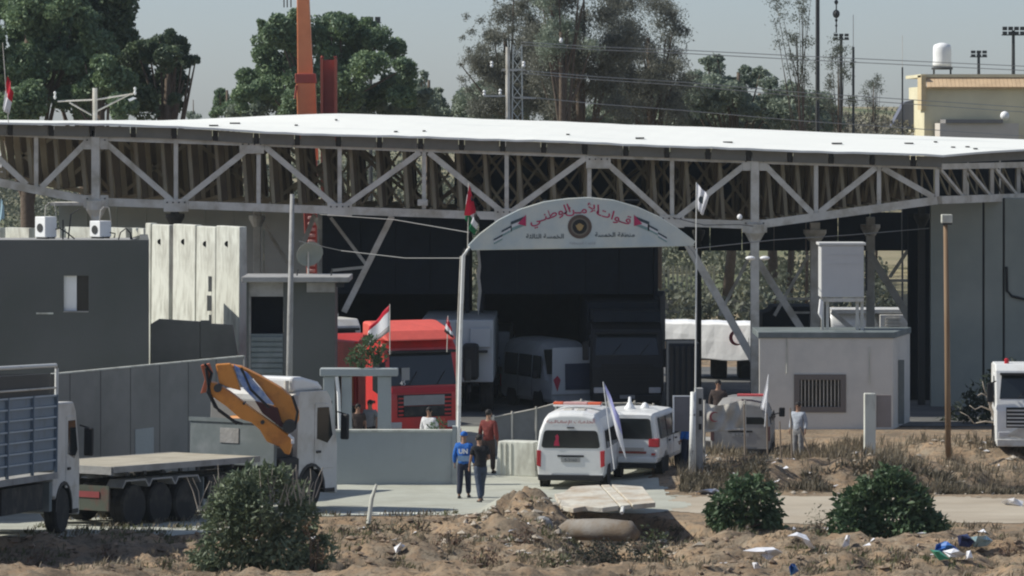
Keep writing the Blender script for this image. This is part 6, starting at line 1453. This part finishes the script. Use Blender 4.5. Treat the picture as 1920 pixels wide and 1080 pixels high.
# near bushes with real leaves
def bush(name, label, lobes, D, base, m, n_per, size, seed, aspect=.42, group=None, twigs=10, dspread=.35):
    g = np.random.default_rng(seed); gp_ = G(base, D); T = thing(name, label, 'bush', tuple(gp_), 0, group); C = []
    lobes = list(lobes) + [(a + r * 1.08 * math.cos(t), b - r * 1.08 * math.sin(t), r * .24) for a, b, r in lobes for t in g.uniform(-.4, 3.5, 3)]
    for (a, b, r) in lobes:
        d = D + g.uniform(-dspread, dspread); rr = r * D / F
        C.append(ellipsoid_pts(int(n_per * r * r / 400), (X(a, d), d, Z(b, d)), (rr, rr, rr), g, .35))
    C = np.concatenate(C)
    d = g.normal(size=(len(C), 3)) * .8; d[:, 2] -= .25; out = C - np.array([gp_.x, gp_.y, gp_.z + .7]); d += out / np.linalg.norm(out, axis=1)[:, None] * .8
    d /= np.linalg.norm(d, axis=1)[:, None]
    e = np.cross(d, g.normal(size=(len(C), 3))); e /= np.linalg.norm(e, axis=1)[:, None]
    nrm = np.cross(d, e); s_ = size * (.65 + .7 * g.random(len(C)))[:, None]
    # 6-sided folded leaf as two quads
    t0 = C; t1 = C + d * s_ * .4; t2 = C + d * s_ - nrm * s_ * .12
    w = e * s_ * aspect / 2; f_ = nrm * s_ * .07
    Q = np.concatenate([np.stack([t0, t1 + w + f_, t2, t1], 1), np.stack([t0, t1, t2, t1 - w + f_], 1)])
    quads('foliage', Q, m, T, kind='stuff')
    for k in range(twigs):
        i = g.integers(len(C)); e_ = Vector(C[i]); s0 = gp_ + Vector((g.uniform(-.1, .1), g.uniform(-.1, .1), 0)); mid = s0.lerp(e_, .5) + Vector((g.uniform(-.1, .1), 0, .12))
        MB().tube([s0, mid, e_], [.028, .018, .007], 5).build('stem', BARK, T, world=True)
    return T
BL1 = leafmat('bush_leaf', (.055, .085, .045), (.24, .28, .17), .2); BL2 = leafmat('glossy_bush_leaf', (.032, .070, .034), (.125, .185, .085), .2)
lb = [(430, 935, 36), (470, 915, 36), (515, 910, 32), (550, 935, 30), (480, 960, 45), (420, 985, 40), (540, 985, 42), (470, 1010, 50), (400, 1035, 34), (530, 1040, 48), (590, 1020, 26), (600, 1055, 22), (460, 1075, 60), (545, 1090, 50), (390, 1075, 30), (570, 965, 26), (500, 890, 18), (448, 900, 16), (400, 960, 18), (532, 893, 14)]
bush('foreground_bush', 'big grey green bush with pointed leaves in the left foreground', lb, 79.5, 480, BL1, 130, .14, 60, twigs=14, dspread=.6)
bb_ = bush('dry_bush', 'clump of dry brown leaves at the right flank of the big bush', [(585, 1010, 16), (600, 1040, 16), (575, 985, 10), (612, 1050, 9)], 78.9, 590, leafmat('dry_brown_leaf', (.07, .05, .03), (.20, .13, .07)), 60, .12, 61, twigs=6)
tw = thing('bare_twigs', 'pale bare twigs sticking out above the big bush', 'twigs', P(450, 950, 79)); g = np.random.default_rng(62)
for k in range(26):
    a = g.uniform(400, 600) if k < 20 else g.uniform(360, 400); b = g.uniform(900, 930) if a > 400 else 930; q0 = P(a, b + 25, 79); dx = g.uniform(-22, 26); q2 = P(a + dx, b - g.uniform(15, 45), 79)
    MB().tube([q0, q0.lerp(q2, .5) + Vector((g.uniform(-.06, .06), 0, .04)), q2], [.012, .009, .005], 4).build('twig', mat('pale_twig', (.34, .30, .25), .8), tw, world=True)
mb_ = [(1385, 925, 26), (1420, 920, 24), (1355, 945, 24), (1395, 950, 30), (1435, 950, 24), (1345, 970, 20), (1375, 975, 26), (1415, 980, 26), (1445, 978, 20), (1400, 908, 14), (1360, 985, 18), (1450, 960, 12), (1335, 955, 10), (1375, 905, 8), (1430, 992, 16)]
bush('leafy_bush', 'rounded dark green bush beside the dirt track, smaller of the two', mb_, 98.2, 1395, BL2, 150, .165, 63, .5, group='leafy bushes on the right', twigs=8)
rb = [(1660, 905, 26), (1690, 900, 18), (1630, 925, 26), (1670, 935, 34), (1715, 935, 26), (1595, 950, 26), (1625, 965, 34), (1680, 975, 38), (1730, 965, 26), (1750, 980, 18), (1590, 985, 28), (1640, 1000, 30), (1700, 1005, 34), (1740, 1005, 22), (1580, 1005, 18), (1610, 925, 14), (1675, 886, 10), (1765, 995, 10), (1570, 970, 12)]
bush('leafy_bush', 'broad dark green bush on the right above the coloured rubbish', rb, 94.2, 1665, BL2, 150, .17, 64, .5, group='leafy bushes on the right', twigs=10)
bush('grey_weed', 'pale grey green weed between the two dark bushes', [(1530, 965, 18), (1545, 985, 20), (1520, 985, 14), (1552, 960, 10)], 96, 1538, leafmat('pale_weed_leaf', (.16, .16, .11), (.26, .25, .18)), 45, .09, 65, twigs=5)
bush('grey_weed', 'low green weed in the pit right of the broken slab', [(1225, 1005, 20), (1232, 1035, 22), (1215, 1060, 20), (1245, 1010, 12)], 90, 1228, leafmat('pit_weed_leaf', (.05, .075, .03), (.13, .15, .08)), 60, .10, 66, twigs=5)
bush('portal_plant', 'dark plant growing on top of the concrete portal', [(668, 665, 14), (690, 655, 18), (705, 672, 16), (680, 680, 14), (660, 680, 10), (715, 655, 9), (695, 635, 8)], 113.4, 690, BL2, 170, .14, 67, twigs=0)
bush('wall_shrub', 'dark creeping shrub low against the grey wall at right', [(1800, 790, 30), (1840, 775, 36), (1880, 760, 40), (1915, 740, 40), (1825, 740, 18), (1860, 720, 22), (1900, 700, 26), (1790, 815, 20), (1850, 815, 34), (1900, 810, 36)], 133, 1850, leafmat('very_dark_leaf', (.010, .016, .010), (.03, .045, .022)), 60, .24, 68, twigs=4, dspread=1.5)
bush('wall_shrub', 'small dark shrub in front of the red truck behind the wall', [(825, 800, 14), (812, 806, 10)], 112.5, 822, BL2, 150, .1, 69, twigs=3)
bush('pit_scrub', 'dark scrub filling the pit below the concrete pipe', [(1100, 1045, 24), (1135, 1035, 26), (1170, 1040, 28), (1200, 1050, 26), (1150, 1065, 30), (1190, 1075, 30), (1110, 1070, 24), (1230, 1070, 18), (1215, 1025, 14)], 88.5, 1160, leafmat('pit_dark_leaf', (.022, .026, .02), (.06, .065, .045)), 110, .09, 166, twigs=12, dspread=.6)
bush('dry_brush', 'grey tangled brush heaped at the foot of the block pier', [(1335, 868, 18), (1355, 880, 24), (1385, 885, 26), (1415, 878, 26), (1445, 885, 24), (1475, 890, 18), (1400, 860, 16), (1430, 862, 14)], 109.5, 1400, leafmat('grey_brush', (.07, .07, .062), (.16, .155, .135), .2), 100, .10, 167, .22, twigs=22, dspread=.5)
dl = leafmat('ditch_weed_leaf', (.035, .05, .025), (.12, .13, .06), .2); rl = leafmat('rusty_dead_leaf', (.09, .05, .035), (.22, .13, .085), .2)
for k, (a, b, r_, m_, lab) in enumerate([(700, 985, 14, dl, 'low green weed below the road edge, nearest the leaning post'), (745, 990, 16, dl, 'low green weed in the middle of the road edge bank'), (790, 982, 13, dl, 'low green weed near the brown block'), (650, 995, 14, dl, 'low green weed right of the big bush'), (985, 1005, 18, rl, 'rusty dead scrub at the left rim of the ditch'), (840, 1015, 20, rl, 'rusty dead scrub on the bank below the brown block'), (905, 1045, 22, rl, 'rusty dead scrub low in the middle foreground'), (1040, 1050, 20, dl, 'green scrub at the bottom of the diagonal beam'), (1270, 990, 14, dl, 'low weed between the ditch and the small bush'), (1540, 1030, 12, dl, 'low weed below the pale weed'), (200, 1040, 16, rl, 'rusty dead scrub on the left mound'), (310, 1055, 14, dl, 'low weed left of the big bush'), (70, 1050, 16, rl, 'rusty dead scrub in the lower left corner'), (1700, 1055, 14, rl, 'rusty dead scrub low at right'), (1890, 1030, 18, rl, 'rusty dead scrub on the right mound')]):
    Dk = hit(a, b + r_ * .6) - .1
    bush('low_scrub', lab, [(a, b, r_), (a - r_ * .9, b + 3, r_ * .7), (a + r_ * .9, b + 2, r_ * .75)], Dk, a, m_, 70, .075, 300 + k, .35, group='low scrub on the rough foreground', twigs=4, dspread=.25)
# bare tree by the right truck
bt_ = thing('bare_tree', 'leafless small tree with forked pale branches left of the white truck nose', 'tree', tuple(G(1868, 117)))
for pts, r0 in (([(1868, 865), (1868, 820), (1866, 790), (1857, 762), (1850, 742)], .07), ([(1866, 792), (1848, 790), (1826, 794)], .035), ([(1857, 762), (1862, 745), (1870, 730), (1873, 712)], .035), ([(1850, 742), (1840, 738), (1833, 742)], .03), ([(1860, 770), (1840, 762), (1828, 768), (1818, 760)], .025), ([(1850, 742), (1845, 728), (1842, 715)], .02), ([(1826, 794), (1815, 780), (1800, 772)], .018), ([(1867, 780), (1880, 760), (1888, 735)], .03)):
    MB().tube([P(a, b, 117) for a, b in pts], [r0 * (1 - .5 * i / (len(pts) - 1)) for i in range(len(pts))], 6).build('branch', mat('pale_branch', (.36, .31, .25), .8), bt_, world=True, smooth=True)
# dry grass and weeds
def tufts(name, label, n, xr, Dr, m, h, w, seed, maskf=None, origin=None, lean=.35):
    g = np.random.default_rng(seed); x_ = g.uniform(*xr, n); d = g.uniform(*Dr, n)
    k = vn(x_ * 1.1, d * .8, 77) + .3 * g.random(n) > .62
    if maskf is not None: k &= maskf(x_, d)
    x_, d = x_[k], d[k]; z_ = terr(x_, d); B = np.stack([x_, d, z_ - .02], 1); Q = []
    for j in range(5):
        t = np.stack([g.normal(0, lean, len(x_)), g.normal(0, lean, len(x_)), np.ones(len(x_))], 1) * (h * (.4 + .9 * g.random(len(x_))))[:, None]
        a = g.uniform(0, 6.28, len(x_)); s_ = np.stack([np.cos(a), np.sin(a), 0 * a], 1) * w; o_ = B + np.stack([g.normal(0, .06, len(x_)), g.normal(0, .06, len(x_)), 0 * a], 1)
        Q.append(np.stack([o_ - s_, o_ + s_, o_ + t * .6 + s_ * .5, o_ + t + np.array([.03, 0, 0])], 1))
    return quads(name, np.concatenate(Q), m, kind='stuff', label=label, origin=origin)
DRYG = leafmat('dry_grass', (.13, .105, .07), (.27, .23, .16), .3)
GRN = leafmat('sparse_green_grass', (.07, .085, .035), (.16, .16, .075), .3)
tufts('dry_grass', 'short dry grass scattered over the rough foreground', 4200, (-11, 12), (78, 99), DRYG, .16, .012, 70, origin=(0, 88, 0))
tufts('green_grass', 'patches of green weeds on the rough foreground', 4500, (-11, 12), (80, 100), GRN, .13, .014, 71, origin=(0, 89, 0), maskf=lambda x_, d: vn(x_ * .6, d * .5, 99) > .55)
tufts('verge_weeds', 'tall dry weeds along the verge before the guard hut', 3000, (4.6, 16), (107.5, 121), DRYG, .32, .011, 72, origin=(9, 113, 0), lean=.22)
tufts('verge_scrub', 'dark low scrub along the front edge of the verge', 2600, (4.6, 16.5), (107.8, 109.4), leafmat('dark_scrub', (.06, .055, .038), (.15, .13, .09)), .22, .02, 73, origin=(10, 109, 0), lean=.5)
# stones and rubble
def rocks(name, label, n, xr, Dr, m, r0, r1, seed, maskf=None, origin=(0, 90, 0)):
    g = np.random.default_rng(seed); V = []
    ico = np.array([(0, 0, 1), (.9, 0, .2), (.2, .9, .1), (-.8, .4, .2), (-.5, -.8, .1), (.4, -.8, .3), (0, 0, -.8)]); tri = [(0, 1, 2), (0, 2, 3), (0, 3, 4), (0, 4, 5), (0, 5, 1), (6, 2, 1), (6, 3, 2), (6, 4, 3), (6, 5, 4), (6, 1, 5)]
    x_ = g.uniform(*xr, n); d = g.uniform(*Dr, n); k = np.ones(n, bool) if maskf is None else maskf(x_, d); x_, d = x_[k], d[k]; z_ = terr(x_, d)
    for a, b, c_ in zip(x_, d, z_):
        r_ = r0 + (r1 - r0) * g.random() ** 3; M_ = (ico + g.uniform(-.25, .25, ico.shape)) * r_ * g.uniform(.6, 1.4, 3) * np.array([1, 1, .6]); t = g.uniform(0, 6.28); M_ = np.stack([M_[:, 0] * math.cos(t) - M_[:, 1] * math.sin(t), M_[:, 0] * math.sin(t) + M_[:, 1] * math.cos(t), M_[:, 2]], 1) + np.array([a, b, c_ + r_ * .2])
        for q in tri: V.append(M_[list(q)])
    return quads(name, np.array(V), m, kind='stuff', nper=3, label=label, origin=origin)
rough = lambda x_, d: (d < np.interp(x_, [-12, -7.2, -5.2, -.5, .5, 3.5, 5, 14], [88.3, 88.6, 97.2, 97.8, 101.5, 101.5, 98.2, 97.0]) + .3)
STONE = mat('pale_stone', (.40, .35, .28), .9, 0, .2, 5)
rocks('stones', 'stones and clods strewn over the rough foreground', 2600, (-11.5, 12), (78, 101.5), mat('earth_clod', (.27, .20, .14), .95, 0, .25, 4), .02, .13, 80, rough)
rocks('pale_rubble', 'pale broken concrete pieces scattered near the slab and ditch', 700, (-1.5, 4.2), (86, 101), STONE, .02, .16, 81, rough)
rocks('dark_clods', 'dark earth clods on the rough foreground', 3500, (-11.5, 12), (78, 101.5), mat('dark_clod', (.13, .095, .065), .95, 0, .25, 4), .02, .11, 181, rough)
rocks('gravel', 'gravel along the verge before the hut', 800, (4.6, 16), (107, 120), STONE, .02, .12, 82)
# broken slabs and pipe
sl = thing('broken_slab', 'large pale concrete slab tilted over the ditch in front of the van', 'concrete slab', tuple(P(1170, 940, 99.8)))
def slab(T, pts, th, m, name='slab'):
    v = [Vector(p) for p in pts]; n = len(v); q = MB(); q.add(v + [p - Vector((0, 0, th)) for p in v], [tuple(range(n)), tuple(range(2 * n - 1, n - 1, -1))] + [(i, i + n, (i + 1) % n + n, (i + 1) % n) for i in range(n)]); return q.build(name, m, T, world=True, bevel=.015)
def gp2(px, py, D, dz=0): return P(px, py, D) + Vector((0, 0, dz))
SLABM = mat('dusty_broken_slab', (.55, .52, .44), .9, 0, .12, 2, (.36, .27, .18), .45, 1.1, bump=.4, bscale=7)
slab(sl, [gp2(1052, 948, 98.6), gp2(1075, 953, 98.2), gp2(1098, 949, 98.4), gp2(1130, 952, 98.2), gp2(1160, 948, 98.5), gp2(1124, 909, 103.4), gp2(1072, 912, 103.1), gp2(1058, 922, 102), gp2(1040, 926, 101.5)], .12, SLABM)
slab(sl, [gp2(1163, 948, 98.5), gp2(1182, 946, 98.5), gp2(1143, 908.5, 103.4), gp2(1127, 909, 103.4)], .11, SLABM)
slab(sl, [gp2(1186, 946, 98.5), gp2(1229, 942, 98.7), gp2(1205, 912, 103), gp2(1147, 908, 103.4)], .12, SLABM)
MB().tube([P(1166, 962, 98.2), P(1168, 952, 98.4)], .05, 6).build('rebar_stub', POLEW, sl, world=True)
o = thing('concrete_pipe', 'dusty grey concrete pipe section lying in the ditch', 'pipe', tuple(P(1130, 1008, 95.5)))
MB().tube([P(1050, 1000, 96.5), P(1068, 993, 96.2), P(1130, 993, 95.6), P(1180, 996, 95.2), P(1193, 1003, 95)], [.16, .25, .27, .25, .12], 18).build('pipe_wall', mat('pipe_concrete', (.27, .25, .22), .9, 0, .15, 3, (.17, .13, .09), .5, 1.6, bump=.4), o, world=True, smooth=True)
o = MB().lathe([(.24, 0), (.27, .1), (.25, .45)], P(1017, 990, 96), 'y', 14); o.build('round_stone', CONC_G, None, label='rounded grey concrete lump at the left end of the ditch', cat='stone', bevel=.04)
slab(thing('concrete_beam', 'long pale concrete beam lying diagonally down the ditch side', 'beam', tuple(P(1040, 1030, 92))), [P(958, 987, 94.5), P(975, 984, 94.6), P(1078, 1050, 89), P(1055, 1058, 88.8)], .2, CONC_G)
o = thing('road_edge_slab', 'thin concrete road edge slab beside the dirt bank', 'kerb', tuple(P(780, 972, 97.6)))
for a, b in ((622, 700), (701, 778), (779, 856), (857, 918)):
    slab(o, [gp2(a, 971, 97.9, .02), gp2(b, 971, 97.9, .02), gp2(b, 962, 98.9, .02), gp2(a, 962, 98.9, .02)], .14, CONC, 'slab_piece')
MB().box(X(858, 97), X(892, 97), 97.0, 97.5, Z(1000, 97), Z(974, 97)).build('brown_block', mat('brown_earth_block', (.22, .15, .08), .95, 0, .2, 3), None, label='brown earthen block under the road edge', cat='block', bevel=.06)
# litter
def rag(label, poly, D, m, seed, name='plastic_sheet', cat='rubbish', group='rubbish in the foreground'):
    g = np.random.default_rng(seed); c = np.mean(np.array(poly), 0); q = MB(); n = len(poly)
    D = hit(c[0], max(b for a, b in poly)) - .12
    outer = [P(a, b, D) + Vector((0, g.uniform(-.2, .2), 0)) for a, b in poly]; inner = [P(c[0] + (a - c[0]) * .5, c[1] + (b - c[1]) * .5, D - .1) + Vector((g.uniform(-.04, .04), g.uniform(-.12, .12), g.uniform(-.0, .09))) for a, b in poly]
    ctr = P(*c, D - .15) + Vector((0, 0, .05)); q.v = [tuple(v) for v in outer + inner + [ctr]]
    for i in range(n): j = (i + 1) % n; q.f += [(i, j, n + j, n + i), (n + i, n + j, 2 * n)]; q.mi += [0, 0]
    o = q.build(name, m, None, label=label, cat=cat, group=group); s = o.modifiers.new('t', 'SOLIDIFY'); s.thickness = .012; return o
PLW = mat('white_plastic', (.72, .72, .74), .4, 0, .06, 4)
rag('white crumpled sheet lying on the mound below the small bush', [(1392, 1032), (1420, 1027), (1450, 1026), (1468, 1036), (1452, 1044), (1440, 1050), (1425, 1040)], 89, PLW, 90)
rag('curved white and grey bag lying right of the small bush', [(1476, 1004), (1495, 999), (1512, 1004), (1528, 1028), (1522, 1034), (1506, 1014), (1490, 1006)], 92, PLW, 91)
rag('small white scrap at the foot of the mound', [(1411, 1055), (1420, 1053), (1426, 1064), (1414, 1066)], 86, PLW, 92)
rag('white bag hanging at the left base of the broad bush', [(1588, 1005), (1594, 1003), (1592, 1022), (1578, 1027)], 93, PLW, 93)
rag('bright blue plastic sheet in the rubbish pile at right', [(1755, 1020), (1772, 1016), (1790, 1024), (1800, 1034), (1775, 1036), (1752, 1032)], 90.5, BLUETARP, 94)
rag('dark blue bag in the middle of the rubbish pile', [(1795, 1005), (1815, 1002), (1826, 1014), (1818, 1026), (1798, 1024)], 91, mat('navy_plastic', (.02, .03, .09), .4), 95)
rag('pale green and white sheet at the right of the rubbish pile', [(1820, 1008), (1850, 1005), (1862, 1014), (1850, 1024), (1826, 1026)], 91, mat('pale_green_plastic', (.35, .48, .50), .45, 0, .1, 3, (.08, .2, .3), .45, 3), 96)
rag('white sheet along the front of the rubbish pile', [(1768, 1034), (1790, 1033), (1812, 1040), (1806, 1047), (1780, 1044)], 89.8, PLW, 97)
rag('green plastic at the left front of the rubbish pile', [(1745, 1032), (1764, 1034), (1780, 1046), (1760, 1050)], 89.6, mat('green_plastic', (.05, .28, .16), .45), 98)
rag('upright white scrap at the front of the rubbish pile', [(1812, 1034), (1820, 1032), (1824, 1052), (1812, 1054)], 89.5, PLW, 99)
rag('white litter on the track at the right edge', [(1878, 942), (1900, 936), (1918, 940), (1915, 948), (1890, 948)], 104.5, PLW, 100)
rag('grey white rag on the slope left of the ditch', [(738, 1028), (750, 1018), (760, 1024), (752, 1032), (742, 1036)], 91, PLW, 101)
rag('small pale blue scrap at the lower edge right of centre', [(1478, 1062), (1490, 1058), (1498, 1072), (1482, 1078)], 84.5, BLUETARP, 102)
rag('white litter beside the tall weeds by the gate pier', [(1305, 922), (1330, 918), (1352, 921), (1340, 926), (1315, 926)], 108, PLW, 103)
g = np.random.default_rng(110); ltr = []
for i in range(260):
    x_ = g.uniform(-6, 12); d = g.uniform(84, 98) if i < 190 else g.uniform(107, 118)
    if d > 105: x_ = g.uniform(5, 15)
    z_ = gz(x_, d) + .03; a = g.normal(size=(4, 3)) * .045; a[:, 2] *= .4; ltr.append(np.array([x_, d, z_]) + np.array([(-.05, -.04, 0), (.05, -.05, .02), (.06, .05, .03), (-.04, .05, 0)]) + a)
quads('small_litter', np.array(ltr), PLW, kind='stuff', label='tiny scraps of white litter strewn on the earth', origin=(3, 92, 0))
# ================================================================ THIN DUSTY AIR
def haze(dens):
    m = bpy.data.materials.new('dusty_air'); m.use_nodes = True; nt = m.node_tree; nt.nodes.clear()
    o_ = nt.nodes.new('ShaderNodeOutputMaterial'); v = nt.nodes.new('ShaderNodeVolumePrincipled')
    v.inputs['Color'].default_value = (.84, .95, 1.0, 1); v.inputs['Density'].default_value = dens; v.inputs['Anisotropy'].default_value = .2
    nt.links.new(v.outputs[0], o_.inputs['Volume'])
    MB().box(-70, 70, -3, 470, -4, 34).build('haze', m, None, kind='stuff', label='thin dusty air over the whole yard')
haze(.00013)
